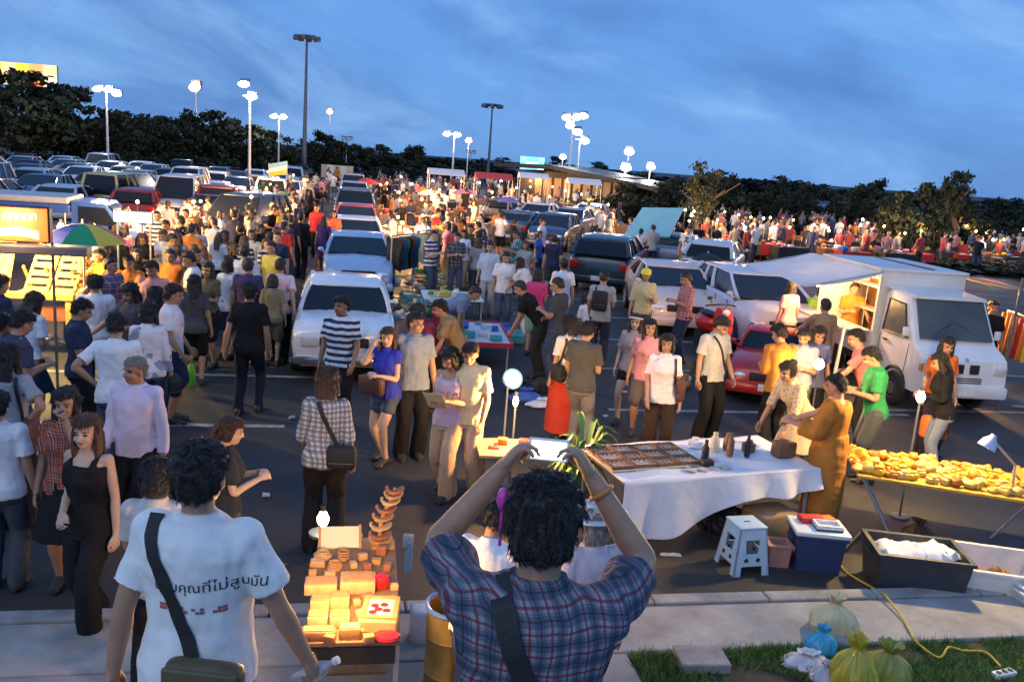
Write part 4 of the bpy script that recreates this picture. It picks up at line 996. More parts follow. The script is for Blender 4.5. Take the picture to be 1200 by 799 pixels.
def blue_truck():
    t = thing('blue_pickup', 'blue covered pickup with a long blue side board behind the orange lightbox', 'truck', G(36, 312), A0 + R(-86))
    mb = MB(); mb.box((0, -.6, .85), (1.7, 3.4, .5), None, .04); mb.build('cargo_bed', M('truck_blue', (.03, .10, .42), .45, var=.12, coat=.3), t, False)
    mb = MB(); mb.box((0, -.6, 1.75), (1.72, 3.42, .16), None, .05); mb.build('canopy_top', M('pale_canvas', (.45, .47, .5), .8, var=.12), t, False)
    mb = MB(); mb.box((0, -.6, 1.56), (1.74, 3.44, .2), None, .02); mb.build('side_board', MATS['truck_blue'], t, False)
    for s in (-1, 1):
        for yy in (-2.2, -.6, 1.0): mb = MB(); mb.cyl((s * .8, yy, 1.08), (s * .8, yy, 1.5), .025); mb.build('post', STEEL, t)
    mb = MB(); mb.rings([[V((s * (.85 - .08 * (z > 1.2)), yy, z)) for s in (-1, 1) for yy, z in (((1.15, .5), (1.15, 1.75), (1.9, 1.72), (2.3, 1.15), (2.75, 1.05), (2.8, .5)) if s < 0 else ((2.8, .5), (2.75, 1.05), (2.3, 1.15), (1.9, 1.72), (1.15, 1.75), (1.15, .5)))][0:6], [V(((.85 - .08 * (z > 1.2)), yy, z)) for yy, z in ((1.15, .5), (1.15, 1.75), (1.9, 1.72), (2.3, 1.15), (2.75, 1.05), (2.8, .5))]]); cab = mb.build('cab', MATS['truck_blue'], t, 30)
    mb = MB(); mb.poly([(-.68, 2.30, 1.2), (.68, 2.30, 1.2), (.62, 1.96, 1.66), (-.62, 1.96, 1.66)], (0, .03, .02)); mb.build('windscreen', GLASS, cab, False)
    for s in (-1, 1): mb = MB(); mb.poly([(s * .80, 1.3, 1.2), (s * .83, 2.2, 1.2), (s * .78, 1.9, 1.62), (s * .77, 1.3, 1.64)], (s * .02, 0, 0)); mb.build('side_window', GLASS, cab, False)
    for yy in (2.1, -1.5):
        for s in (-1, 1):
            mb = MB(); mb.lathe([(.2, -.1), (.33, -.1), (.35, -.06), (.35, .06), (.33, .1), (.2, .1)], 20, (s * .72, yy, .35), Matrix.Rotation(R(90), 3, 'Y')); wh = mb.build('wheel', TYRE, t)
            mb = MB(); mb.lathe([(.05, -.1), (.2, -.105), (.2, .105), (.05, .1)], 16, (s * .72, yy, .35), Matrix.Rotation(R(90), 3, 'Y')); mb.build('rim', RIM, wh)
blue_truck()
# ================================================================== stalls, lamps, goods
WOOD = M('pale_wood', (.50, .30, .14), .6, var=.28, scale=9, bump=.15, bscale=20); WOODD = M('brown_wood', (.16, .08, .04), .6, var=.3, scale=8); BULB = glow('bulb_glass', (1, .80, .46), 26); BULBS = glow('small_bulb_glass', (1, .66, .30), 4); BULBW = glow('white_bulb_glass', (.92, .96, 1), 12)
WHITEP = M('white_plastic', (.72, .73, .74), .4, var=.06); CARD = M('cardboard', (.34, .22, .12), .85, var=.18, scale=6); CANVAS = M('white_canvas', (.84, .85, .86), .8, var=.07, scale=2, bump=.2, bscale=5)
def translucent(m, f):   # thin cloth lets lamplight through
    t = m.node_tree; b = t.nodes['Principled BSDF']; tr = t.nodes.new('ShaderNodeBsdfTranslucent'); mx = t.nodes.new('ShaderNodeMixShader'); mx.inputs[0].default_value = f; o = t.nodes['Material Output']
    t.links.new(b.inputs['Base Color'].links[0].from_socket, tr.inputs[0]); t.links.new(b.outputs[0], mx.inputs[1]); t.links.new(tr.outputs[0], mx.inputs[2]); t.links.new(mx.outputs[0], o.inputs[0])
translucent(CANVAS, .25)
OBJC = M('painted_goods', (.5, .5, .5), .6, var=.18, scale=14, obj=True)
def objc(o, c): o.color = (*c, 1); return o
def lamp(name, label, base, h, energy, group=None, color=WARM, bulb=None, r=.05, arm=0.0, pole=True, az=0.0, shade=False):
    """a bulb on a thin stand that rises from base"""
    t = thing(name, label, 'lamp', base, az, group); mb = MB()
    mb.cyl((0, 0, 0), (0, 0, .02), .10, n=12); mb.cyl((0, 0, 0), (0, 0, h + .08), .012, n=8)
    if arm: mb.bar((0, 0, h + .08), (arm, 0, h + .08), .02)
    mb.build('stand', STEELD, t)
    mb = MB(); mb.cyl((arm, 0, h + .08), (arm, 0, h + .03), .02, n=8); mb.build('socket', BLACKP, t)
    mb = MB(); mb.lathe([(r * .35, h + .04), (r * .6, h + .02), (r, h - .02), (r * .95, h - .05), (r * .5, h - .085), (.004, h - .095)], 14, (arm, 0, 0)); mb.build('bulb', bulb or BULB, t)
    if shade: mb = MB(); mb.lathe([(.16, h - .02), (.05, h + .09), (.045, h + .09), (.155, h - .025)], 16, (arm, 0, 0)); mb.build('lamp_shade', WHITEP, t)
    point('bulb_light', (arm, 0, h - .03), energy * 8, color, t, r)
    return t
def table(name, label, c, w, d, h, rz, top, legm, group=None, cat='table', th=.03, cross=False, cloth=None):
    t = thing(name, label, cat, (c[0], c[1], c[2] if len(c) > 2 else 0), rz, group)
    mb = MB(); mb.box((0, 0, h - th / 2), (w, d, th), None, .006); mb.build('tabletop', top, t, False)
    for sx in (-1, 1):
        for sy in (-1, 1):
            mb = MB(); x, y = sx * (w / 2 - .05), sy * (d / 2 - .05)
            if cross: mb.cyl((x * .55, y, 0), (x, y * .9, h - th), .013, n=8)
            else: mb.cyl((x, y, 0), (x, y, h - th), .018, n=8)
            mb.build('leg', legm, t)
    return t
def goods(label, cat, loc, dims, col, rz=0.0, group=None, name='goods_box', kind='box', mat=None):
    mb = MB(); w, d, h = dims
    if kind == 'box': mb.box((0, 0, h / 2), dims, None, min(dims) * .12); 
    elif kind == 'cloth':
        mb.sheet(lambda u, v: ((u - .5) * w, (v - .5) * d, h * (.55 + .45 * noise.noise(V((u * 3 + loc[0] * 7, v * 3 + loc[1] * 5, 1)))) * min(1, 6 * min(u, v, 1 - u, 1 - v) + .25)), 10, 10, .004)
    elif kind == 'ball': mb.ell((0, 0, h / 2), (w / 2, d / 2, h / 2))
    elif kind == 'jar': mb.lathe([(w * .42, 0), (w * .5, h * .1), (w * .5, h * .65), (w * .25, h * .8), (w * .25, h)], 14)
    elif kind == 'bag':   # a limp bag: belly, gathered neck, ragged flared mouth, creases running up to the neck
        sx, sy = loc[0] * 3, loc[1] * 3; nu = 56; prof = [(.30, 0), (.46, .03), (.54, .14), (.56, .30), (.52, .46), (.42, .60), (.28, .70), (.15, .77), (.11, .81), (.16, .87), (.24, .95), (.25, 1.0), (.20, .97), (.10, .84)]; rs = []
        lean = (.16 * noise.noise(V((sx, sy, 1))), .16 * noise.noise(V((sx, sy, 5))))
        for i, (r_, z_) in enumerate(prof):
            ring = []
            for j in range(nu):
                a_ = 2 * math.pi * j / nu; ca, sa = math.cos(a_), math.sin(a_); up_ = min(1, z_ / .7)
                k_ = 1 + .22 * noise.noise(V((ca * 1.4 + sx, sa * 1.4 + sy, z_ * 1.6))) - (.10 + .22 * up_) * abs(noise.noise(V((ca * 4 + sx, sa * 4 + sy, z_ * 1.3)))) + .10 * noise.noise(V((ca * 9 + sy, sa * 9 + sx, z_ * 5)))
                ring.append(V((ca * w * r_ * k_ + lean[0] * z_ * w, sa * d * r_ * k_ + lean[1] * z_ * d, max(.001, h * z_ + (.10 * h * noise.noise(V((ca * 3 + sx, sa * 3, 9))) if i > 8 else .03 * h * noise.noise(V((ca * 3, sa * 3 + sx, z_ * 4))) if i > 0 else 0)))))
            rs.append(ring)
        mb.rings(rs)
    elif kind == 'tray':
        mb.box((0, 0, .008), (w, d, .016))
        for sx in (-1, 1): mb.box((sx * (w / 2 - .01), 0, h / 2), (.02, d, h)); mb.box((0, sx * (d / 2 - .01), h / 2), (w - .04, .02, h * .98))
    return tag(objc(mb.build(name, mat or OBJC, None, True if kind != 'box' else 50, loc, (0, 0, rz)), col), label, cat, group)
PAL = {'red': (.5, .03, .03), 'orange': (.6, .2, .03), 'yellow': (.62, .45, .05), 'white': (.72, .72, .72), 'blue': (.05, .12, .45), 'green': (.06, .28, .08), 'pink': (.62, .22, .32), 'brown': (.2, .1, .05), 'cream': (.62, .55, .4), 'black': (.02, .02, .02), 'purple': (.2, .07, .3), 'lime': (.32, .6, .05), 'teal': (.05, .3, .33)}
def spread(stall, c, w, d, z, rz, n, seed, group, kinds=('box', 'cloth', 'jar', 'ball'), size=.18, pal=None):
    q = random.Random(seed); nx = max(1, int(math.sqrt(n * w / d))); ny = max(1, math.ceil(n / nx)); k = 0
    cs, sn = math.cos(rz), math.sin(rz)
    for i in range(nx):
        for j in range(ny):
            if k >= n: return
            k += 1; x = (i + .5 + q.uniform(-.25, .25)) / nx * w - w / 2; y = (j + .5 + q.uniform(-.25, .25)) / ny * d - d / 2
            cn = q.choice(pal or list(PAL)); kd = q.choice(kinds); s = size * q.uniform(.7, 1.25)
            nm = {'box': 'box', 'cloth': 'folded cloth', 'jar': 'jar', 'ball': 'round bundle', 'bag': 'bag'}[kd]
            goods(f'{cn} {nm} {stall}', nm.split()[-1], (c[0] + x * cs - y * sn, c[1] + x * sn + y * cs, z), (s, s * q.uniform(.6, 1), s * q.uniform(.4, .9) if kd != 'cloth' else s * .3), PAL[cn], rz + q.uniform(-.3, .3), f'{cn} {nm}s, {group}', {'box': 'goods_box', 'cloth': 'folded_cloth', 'jar': 'jar', 'ball': 'bundle', 'bag': 'bag'}[kd], kd)
# ---------------------------------------------------------------- food truck
def food_truck():
    f = G(1124, 492); rz = R(187); t = thing('food_truck', 'white food truck with a tall box body, an old cab and awnings on both sides', 'food truck', f - Matrix.Rotation(rz, 3, 'Z') @ V((0, 1.85, 0)), rz)
    TW = M('truck_white', (.70, .71, .72), .38, var=.10, scale=1.5, coat=.3); L_ = [(-1.0 + 1.35, .34), (.35, 1.80), (.42, 1.86), (1.02, 1.83), (1.42, 1.14), (1.66, 1.02), (1.76, .94), (1.80, .62), (1.80, .38)]
    mb = MB(); rs = []
    for x in (-.73, -.70, -.4, 0, .4, .70, .73):
        k = 1.0 if abs(x) < .72 else .975
        rs.append([V((x * (1 - .11 * max(0, z - 1.0)), .35 + (y - .35) * k + (.02 if abs(x) < .3 and z < 1.1 and y > 1 else 0), .34 + (z - .34) * k)) for y, z in L_])
    mb.rings(rs); cab = mb.build('cab', TW, t, 35)
    mb = MB(); mb.poly([(-.62, 1.405, 1.19), (.62, 1.405, 1.19), (.575, 1.06, 1.775), (-.575, 1.06, 1.775)], (0, .035, .02)); mb.build('windscreen', M('pale_windscreen', (.07, .085, .085), .12, var=.25, scale=2, spec=.5), cab, False)
    for s in (-1, 1):
        P_ = [(s * .727, .50, 1.17), (s * .727, 1.24, 1.17), (s * .675, .98, 1.68), (s * .672, .50, 1.70)]
        mb = MB(); mb.poly(P_, (s * .012, 0, -.002)); mb.build('side_window', M('grey_side_glass', (.10, .105, .11), .12, var=.2, spec=.45), cab, False)
        mb = MB(); mb.tube([V(p) + V((s * .012, 0, 0)) for p in P_ + P_[:1]], .016, 6); mb.build('window_frame', BLACKP, cab)
        mb = MB(); mb.box((s * .742, .62, 1.02), (.03, .13, .035), None, .01); mb.build('door_handle', BLACKP, cab)
        mb = MB(); mb.tube([(s * .742, .46, .5), (s * .742, .46, 1.1)], .006, 5); mb.tube([(s * .742, 1.3, .62), (s * .742, 1.34, 1.1)], .006, 5); mb.build('door_seam', BLACKP, cab)
        mb = MB(); mb.box((s * .80, 1.28, 1.28), (.1, .05, .15), None, .02); mb.bar((s * .72, 1.27, 1.2), (s * .79, 1.28, 1.25), .02); mb.build('mirror', WHITEP, cab)
        mb = MB(); mb.box((s * .575, 1.775, .80), (.22, .06, .17), None, .03); mb.build('headlight', HEADL, t)
        mb = MB(); mb.box((s * .705, 1.72, .80), (.05, .1, .15), None, .015); mb.build('indicator', AMBER, t)
        mb = MB(); mb.lathe([(.015, -.02), (.10, -.02), (.105, 0), (.10, .015), (.015, .015)], 4, (s * .13, 1.805, .815), Matrix.Rotation(R(90), 3, 'X') @ Matrix.Rotation(R(45), 3, 'Z')); mb.build('grille', BLACKP, t, False)
        mb = MB(); mb.bar((-.5 * s, 1.435, 1.20), (-.05 * s, 1.30, 1.45), .012); mb.build('wiper', BLACKP, cab)
        for yy in (1.05, -1.15):
            mb = MB(); mb.lathe([(.16, -.09), (.27, -.09), (.29, -.05), (.29, .05), (.27, .09), (.16, .09)], 22, (s * .67, yy, .29), Matrix.Rotation(R(90), 3, 'Y')); w = mb.build('wheel', TYRE, t)
            mb = MB(); mb.lathe([(.03, -.1), (.15, -.085), (.17, -.095), (.17, .095), (.15, .085), (.03, .1)], 18, (s * .67, yy, .29), Matrix.Rotation(R(90), 3, 'Y')); mb.build('rim', RIM, w)
            mb = MB(); mb.tube([V((s * .735, yy + math.cos(a) * .345, .30 + math.sin(a) * .345)) for a in [math.pi * i / 12 for i in range(13)]], .028, 6); mb.build('wheel_arch', BLACKP, t)
    mb = MB(); mb.lathe([(.003, 0), (.035, 0), (.035, .01), (.003, .012)], 16, (0, 1.77, .955), Matrix.Rotation(R(-60), 3, 'X')); mb.build('emblem', CHROME, t)
    mb = MB(); mb.box((0, 1.81, .45), (1.46, .12, .2), None, .04); mb.build('bumper', TW, t)
    mb = MB(); mb.box((0, 1.882, .47), (.34, .012, .15), None, .004); mb.build('number_plate', PLATE, t, False)
    mb = MB()
    for k in range(3): mb.box((0, 1.815, .60 + k * .035), (.55, .02, .014))
    mb.build('vent', BLACKP, t, False)
    mb = MB(); mb.box((0, -.78, .53), (1.42, 2.1, .14)); mb.build('chassis', BLACKP, t, False)
    mb = MB(); BX = 2.14
    mb.box((0, .24, (.62 + BX) / 2), (1.56, .05, BX - .62)); mb.box((0, -1.85, (.62 + BX) / 2), (1.56, .05, BX - .62)); mb.box((0, -.8, BX + .015), (1.62, 2.2, .05), None, .015); mb.box((0, -.8, .63), (1.56, 2.04, .05))
    for s in (-1, 1): mb.box((s * .77, -.8, .86), (.03, 2.04, .40)); mb.box((s * .77, -.8, BX - .09), (.03, 2.04, .16))
    mb.build('box_body', M('box_white', (.66, .66, .65), .55, var=.10, scale=2), t, False)
    mb = MB(); mb.rings([[V((x, .27 + y, z)) for x, z in ((-.66, 1.86), (-.60, 1.90), (.60, 1.90), (.66, 1.86))] for y in (0, .02)] + [[V((x, 1.12, z)) for x, z in ((-.64, 1.80), (-.60, 1.85), (.60, 1.85), (.64, 1.80))]]); mb.build('roof_visor', TW, t)
    for s, d, m in ((1, 1.4, CANVAS), (-1, 1.15, M('cream_canvas', (.66, .50, .28), .8, var=.1))):
        if s < 0: translucent(m, .55)
        def fn(u, v): return (s * (.79 + d * u), -2.5 + 2.9 * v, BX - .02 - (.30 if s > 0 else .14) * u - .05 * math.sin(math.pi * u) + .02 * math.sin(v * 12))
        mb = MB(); mb.sheet(fn, 12, 12, .012); aw = mb.build('awning', m, t)
        for yy in (-2.45, .35): mb = MB(); mb.bar((s * .79, yy, BX - .03), (s * (.79 + d), yy, BX - (.36 if s > 0 else .2)), .025); mb.build('awning_arm', STEEL, aw, False)
    mb = MB(); mb.box((1.02, -.8, 1.06), (.46, 2.0, .04)); mb.build('counter', STEEL, t, False)
    mb = MB(); mb.box((-.2, -.8, 1.45), (.05, 1.98, 1.5)); mb.build('back_panel', WOODD, t, False)  # dark partition added to darken the bright inside of the box
    for z_ in (1.25, 1.7): mb = MB(); mb.box((.0, -.8, z_), (.34, 1.9, .03)); mb.build('shelf', STEEL, t, False)
    return t
ft = food_truck(); FT = ft.matrix_basis.copy()
ft_rz = ft.rotation_euler.z
def FW(x, y, z): return V(ft.location) + Matrix.Rotation(ft_rz, 3, 'Z') @ V((x, y, z))
point('stall_light', FW(1.3, -.9, 1.72), 190, WARM, None, .08); point('stall_light', FW(-1.3, -1.0, 1.65), 300, WARM, None, .08); point('stall_light', FW(.3, -.9, 1.9), 40, WARM, None, .08)
def hang(loc, label, group=None, bulb=None, r=.045):
    t = thing('hanging_bulb', label, 'lamp', loc, 0, group); mb = MB(); mb.cyl((0, 0, .02), (0, 0, .22), .006, n=6); mb.build('cord', BLACKP, t); mb = MB(); mb.ell((0, 0, -.02), (r, r, r * 1.2)); mb.build('bulb', bulb or BULB, t); return t
hang(FW(1.3, -.9, 1.72), 'bare warm bulb hanging under the white awning of the food truck'); hang(FW(-1.3, -1.0, 1.64), 'bare warm bulb hanging under the short cream awning')
c = G(928, 404); t = thing('food_counter', 'bright red food counter under the white awning of the truck', 'counter', c, R(-10))
mb = MB(); mb.box((0, 0, .45), (1.55, .6, .9), None, .03); mb.build('cabinet', M('red_counter_paint', (.62, .02, .015), .45, var=.1), t); mb = MB(); mb.box((0, 0, .93), (1.65, .7, .05), None, .01); mb.build('worktop', STEEL, t)
for k in range(6): goods(('steel pot standing on the red food counter', 'cooking pans on the red food counter')[0], 'pot', (c.x - .6 + k * .24, c.y - .1 + .1 * k % .2, .955), (.2, .2, .2 + .03 * (k % 3)), (.5, .42, .3), 0, 'steel pots on the red food counter', 'cooking_pot', 'jar')
goods('lime green cooler box standing behind the red food counter', 'box', G(952, 380, .6), (.35, .3, .55), PAL['lime'], 0, None, 'cooler_box')
table('serving_table', 'small dark table under the short cream awning', FW(-1.35, -.6, 0), .7, 1.4, .8, ft_rz, WOODD, STEEL); spread('on the dark table under the short cream awning', FW(-1.35, -.6, 0), .6, 1.2, .805, ft_rz, 8, 5, 'under the short cream awning', size=.2, pal=['orange', 'brown', 'red', 'cream'])
t = thing('tilted_panel', 'big pale teal sheet propped up at a slant beyond the pink saloon', 'panel', G(755, 318), R(-12)); mb = MB(); mb.poly([(-.85, 0, 1.15), (.75, 0, 1.25), (1.1, .75, 2.25), (-.35, .75, 2.15)], (0, -.03, .05)); mb.build('sheet', M('teal_sheet', (.20, .50, .58), .5, var=.08), t, False)
for x in (-.6, .7): mb = MB(); mb.cyl((x, .05, 0), (x + .2, .6, 2.0), .025, n=8); mb.build('prop', STEEL, t)
# ---------------------------------------------------------------- cart of wooden toys at the front
cl, cr, cf, cg = G(357, 752, .75), G(470, 752, .75), G(366, 628, .75), G(470, 630, .75)
cc = (cl + cr + cf + cg) / 4; ca = math.atan2(*(((cf + cg) - (cl + cr)) / 2).yx) - math.pi / 2; cw = (cr - cl).length; cd = ((cf + cg) / 2 - (cl + cr) / 2).length
CARTW = M('cart_board', (.22, .13, .07), .7, var=.3, scale=7)
t = thing('toy_cart', 'narrow dark table on thin legs crowded with wooden toys', 'table', (cc.x, cc.y, 0), ca); mb = MB(); mb.box((0, 0, .735), (cw, cd, .03), None, .005); mb.build('tabletop', CARTW, t, False); mb = MB()
mb.box((0, -cd / 2 + .012, .66), (cw - .06, .02, .11)); mb.build('apron', BLACKP, t, False); mb = MB(); mb.box((0, .1, .30), (cw * .8, cd * .6, .02)); mb.build('shelf', CARTW, t, False)
for sx in (-1, 1):
    for sy in (-1, 1): mb = MB(); mb.box((sx * (cw / 2 - .02), sy * (cd / 2 - .03), .36), (.03, .03, .715)); mb.build('leg', STEEL, t, False)
def C(px, py, z=.75): return G(px, py, z)
WT = [M('toy_wood_%s' % n, c, .55, var=.2, scale=14, bump=.1, bscale=30) for n, c in (('pale', (.58, .36, .17)), ('honey', (.48, .25, .09)), ('red', (.36, .13, .06)))]
TGP = 'wooden boxes on the toy cart'
for k, (x, y, w, d, h, m, lb) in enumerate(((376, 692, .20, .13, .07, 0, 'long pale wooden box behind the four small blocks'), (419, 689, .22, .16, .08, 0, 'widest pale wooden box in the middle of the toy cart'), (375, 712, .115, .10, .07, 0, 'small pale block, far one of the two by the cart edge'), (398, 710, .115, .10, .075, 0, 'small pale block touching the framed picture box, far one'), (372, 731, .115, .10, .07, 0, 'small pale block, near one of the two by the cart edge'), (398, 731, .115, .10, .07, 0, 'small pale block next to the framed picture box, near one'), (373, 748, .20, .07, .06, 2, 'long reddish wooden box along the front edge of the cart'), (410, 746, .12, .07, .07, 1, 'short honey-coloured box between the reddish one and the red lid'), (372, 662, .10, .08, .03, 1, 'thin honey-coloured tray near the lamp'))):
    p = C(x, y); mb = MB(); mb.box((0, 0, h / 2), (w, d, h), None, .006); o = mb.build('wooden_box', WT[m], None, 50, p, (0, 0, ca)); tag(o, lb, 'wooden box', None)
    mb = MB(); mb.box((0, 0, h + .004), (w * .86, d * .8, .008), None, .002); mb.build('lid', WT[(m + 1) % 2], o, False)
q = random.Random(77)
for k in range(16):
    x, y = ((386, 676), (366, 676), (430, 668), (414, 664), (441, 660), (454, 668), (462, 690), (459, 705), (430, 706), (418, 708), (432, 752), (386, 756), (424, 726), (420, 746), (447, 650), (425, 655))[k]; pp_ = C(x, y); mb = MB(); w_, d_, h_ = q.uniform(.045, .075), q.uniform(.04, .06), q.uniform(.03, .07); mb.box((0, 0, h_ / 2), (w_, d_, h_), None, .005)
    tag(mb.build('wooden_block', WT[k % 3], None, 50, pp_, (0, 0, ca + q.uniform(-.4, .4))), ('pale', 'honey-coloured', 'reddish')[k % 3] + ' small loose wooden block on the toy cart', 'wooden block', ('pale', 'honey', 'reddish')[k % 3] + ' loose blocks on the toy cart')
p = C(445, 728); t = thing('picture_box', 'open wooden box with a picture of red fruit under its frame', 'wooden box', p, ca - .12); mb = MB(); mb.box((0, 0, .04), (.22, .27, .08), None, .008); mb.build('box_body', WT[0], t, False); mb = MB(); mb.box((0, .01, .083), (.15, .19, .006)); mb.build('picture', M('cream_card', (.85, .76, .5), .6, var=.08), t, False); mb = MB(); [mb.ell((x_, y_, .087), (.026, .024, .006), 12, 6) for x_, y_ in ((-.035, .03), (.02, .045), (-.01, -.01), (.04, -.02), (-.04, -.045))]; mb.build('painted_fruit', MATS['shiny_red'] if 'shiny_red' in MATS else M('shiny_red', (.45, .015, .02), .2, var=.1, coat=.5), t)
mb = MB()
for s in (-1, 1): mb.box((s * .092, .01, .088), (.03, .25, .016)); mb.box((0, .01 + s * .11, .0875), (.154, .03, .015))
mb.build('frame', WT[1], t, False)
for k, (x, y) in enumerate(((378, 655), (392, 668), (402, 655))):
    p = C(x, y); mb = MB(); 
    for j in range(5): mb.tube([V((math.cos(a) * .045 * (1 + .3 * math.sin(j)), math.sin(a) * .035, .01 + .012 * j)) for a in [2 * math.pi * i / 12 for i in range(13)]], .006, 6)
    tag(mb.build('wooden_puzzle', WT[1 if k else 0], None, True, p, (0, 0, k)), ('pale wooden ring puzzle nearest the cart lamp', 'honey wooden ring puzzle beside the long pale box', 'honey wooden ring puzzle in front of the lit board')[k], 'toy')
p = C(447, 688); mb = MB(); mb.lathe([(.03, 0), (.05, .01), (.06, .05), (.045, .085), (.012, .1)], 18); tag(mb.build('toy_apple', M('shiny_red', (.45, .015, .02), .2, var=.1, coat=.5), None, True, p), 'round shiny red pot on the widest wooden box', 'toy')
p = C(453, 748); mb = MB(); mb.lathe([(.07, 0), (.078, .012), (.07, .028), (.01, .038)], 22, sy=.75); tag(mb.build('round_cover', MATS['shiny_red'], None, True, p), 'bright red round lid at the front corner of the toy cart', 'lid')
p = C(398, 640); t = thing('lit_board', 'glowing pale board lit by the bulb on the toy cart', 'sign', p, ca + .05); mb = MB(); mb.box((0, 0, .07), (.27, .02, .15), Matrix.Rotation(R(-35), 3, 'X'), .004); mb.build('panel', M('cream_card', (.85, .76, .5), .6, var=.08), t, False); mb = MB()
for s in (-1, 1): mb.box((s * .14, 0, .07), (.018, .03, .17), Matrix.Rotation(R(-35), 3, 'X'))
mb.bar((0, .02, .1), (0, .12, .0), .015); mb.build('frame', WT[1], t, False)
lamp('cart_lamp', 'glowing bulb on a short stand at the far corner of the toy cart', C(378, 626), .15, 16, None, WARM, BULB, .042)
point('cart_light', C(402, 668, 1.2), 42, WARM, None, .1)  # added fill light without a bulb, brightens the board and toys
def rib_toy():
    p = C(452, 640); t = thing('rib_tower', 'tall curved tower of stacked wooden ribs standing on the toy cart', 'toy', p, ca); mb = MB(); pts = [V((-.03, 0, 0)), V((-.045, .01, .12)), V((-.02, .02, .25)), V((.03, .03, .36)), V((.05, .035, .43))]; sp, rr = smoothpts(pts, [.014] * 5, 4); mb.tube(sp, rr, 8); mb.box((-.02, 0, .012), (.16, .12, .024), None, .006); mb.build('spine', WT[1], t)
    for k in range(8):
        f = k / 7; c = sp[int(2 + f * (len(sp) - 4))]; w = .075 * (1 - .25 * f); mb = MB()
        for s, lift in ((-1, 0), (1, 0)): mb.poly([c + V((math.cos(a) * w * .95, math.sin(a) * .05 - .01, .018 * math.cos(a) * s * 0 + .02 * math.sin(a + .6))) for a in [math.pi * (1 + j / 8) for j in range(9)]] + [c + V((math.cos(a) * w * .6, math.sin(a) * .012 + .01, .02 * math.sin(a + .6))) for a in [math.pi * (2 - j / 8) for j in range(9)]], (0, 0, .014)); break
        mb.tube([c + V((math.cos(a) * w, math.sin(a) * .055, .012 + .016 * math.sin(a * 1.0))) for a in [math.pi * (.9 + 1.2 * j / 12) for j in range(13)]], .011, 7, True, .8); mb.build('rib', WT[(k + 1) % 3], t)
rib_toy()
p = G(478, 668, .35); t = thing('water_bottle', 'clear bluish water bottle hanging at the side of the toy cart', 'bottle', p); mb = MB(); mb.lathe([(.03, 0), (.034, .02), (.034, .15), (.014, .19), (.014, .21)], 16); mb.build('bottle_body', M('bottle_blue', (.35, .6, .85), .1, var=.05, trans=.6), t); mb = MB(); mb.lathe([(.016, .205), (.016, .23), (.002, .232)], 12); mb.build('cap', M('blue_cap', (.05, .2, .6), .4), t)
p = G(478, 640, .45); goods('small grey pouch hanging beside the rib tower', 'pouch', p, (.08, .05, .1), (.3, .3, .36), 0, None, 'pouch')
p = G(495, 762); goods('white carton on the ground between the toy cart and the gold bin', 'carton', p, (.20, .16, .34), (.62, .62, .64), ca, None, 'carton')
p = G(525, 822); t = thing('rubbish_bin', 'gold metal bin with a blue rim beside the man holding up a phone', 'bin', p); mb = MB(); mb.lathe([(.165, 0), (.17, .02), (.172, .25), (.178, .26), (.172, .27), (.172, .5), (.178, .51), (.172, .52), (.175, .70), (.155, .70), (.15, .05), (.01, .05)], 28); mb.build('drum', M('brass_sheet', (.50, .34, .10), .35, .7, var=.2, scale=4), t); mb = MB(); mb.tube([(math.cos(a) * .175, math.sin(a) * .175, .70) for a in [2 * math.pi * i / 28 for i in range(29)]], .016, 8); mb.build('rim', M('blue_rim', (.06, .16, .45), .4), t)
# ---------------------------------------------------------------- white-cloth table
ta, tb, td, te = G(735, 566, .75), G(958, 549, .75), G(702, 513, .75), G(925, 503, .75)
tx = (tb - ta).normalized(); ty = V((-tx.y, tx.x, 0)); tw = (tb - ta).length; tdp = 1.0; trz = math.atan2(tx.y, tx.x)
table('display_table', 'long folding table hidden under the white draped cloth', (ta + tx * tw / 2 + ty * tdp / 2).to_tuple()[:2], tw, tdp, .74, trz, WOODD, STEEL)
def cloth(u, v):
    # v<0.6 lies on the table, then hangs over the near edge; the hem hangs low at one end and rises to the other
    x = u * (tw + .06) - .03; drop = .52 - .36 * u ** .8 + .05 * math.sin(u * 9)
    if v < .5: y = tdp * (1 - v / .5); z = .757 + .006 * math.sin(u * 21 + v * 9)
    else:
        f = (v - .5) / .5; y = -.012 - .05 * f * (1.3 + math.sin(u * 26 + 1.5 * math.sin(u * 7))) * .7; z = .757 - drop * f - (.10 * f * math.sin(math.pi * min(1, u * 1.7)) if u < .6 else 0)
        if u < .07: x -= .02 * f
    p = ta + tx * x + ty * y; return (p.x, p.y, z)
mb = MB(); mb.sheet(cloth, 110, 40, .004); CLW = M('white_sheet', (.74, .73, .76), .85, var=.06, scale=3, bump=.35, bscale=10)
tag(mb.build('tablecloth', CLW, None, 180), 'white cloth sagging in folds over the front of the display table', 'tablecloth')
def cloth2(u, v):
    y = tdp * u; p = ta - tx * (.02 + .012 * (1 + math.sin(u * 22)) * v) + ty * y; return (p.x, p.y, .757 - (.30 + .2 * (1 - u)) * v)
def T3(u, v, z=.765): p = ta + tx * (u * tw) + ty * v; return V((p.x, p.y, z))
mb = MB(); mb.box((0, 0, .004), (1.02, .62, .008)); tag(mb.build('display_mat', M('cream_mat', (.62, .50, .36), .8, var=.12), None, False, T3(.22, .55), (0, 0, trz)), 'cream mat under the jewellery trays on the white-cloth table', 'mat')
TRG = 'jewellery trays on the white-cloth table'; q = random.Random(4)
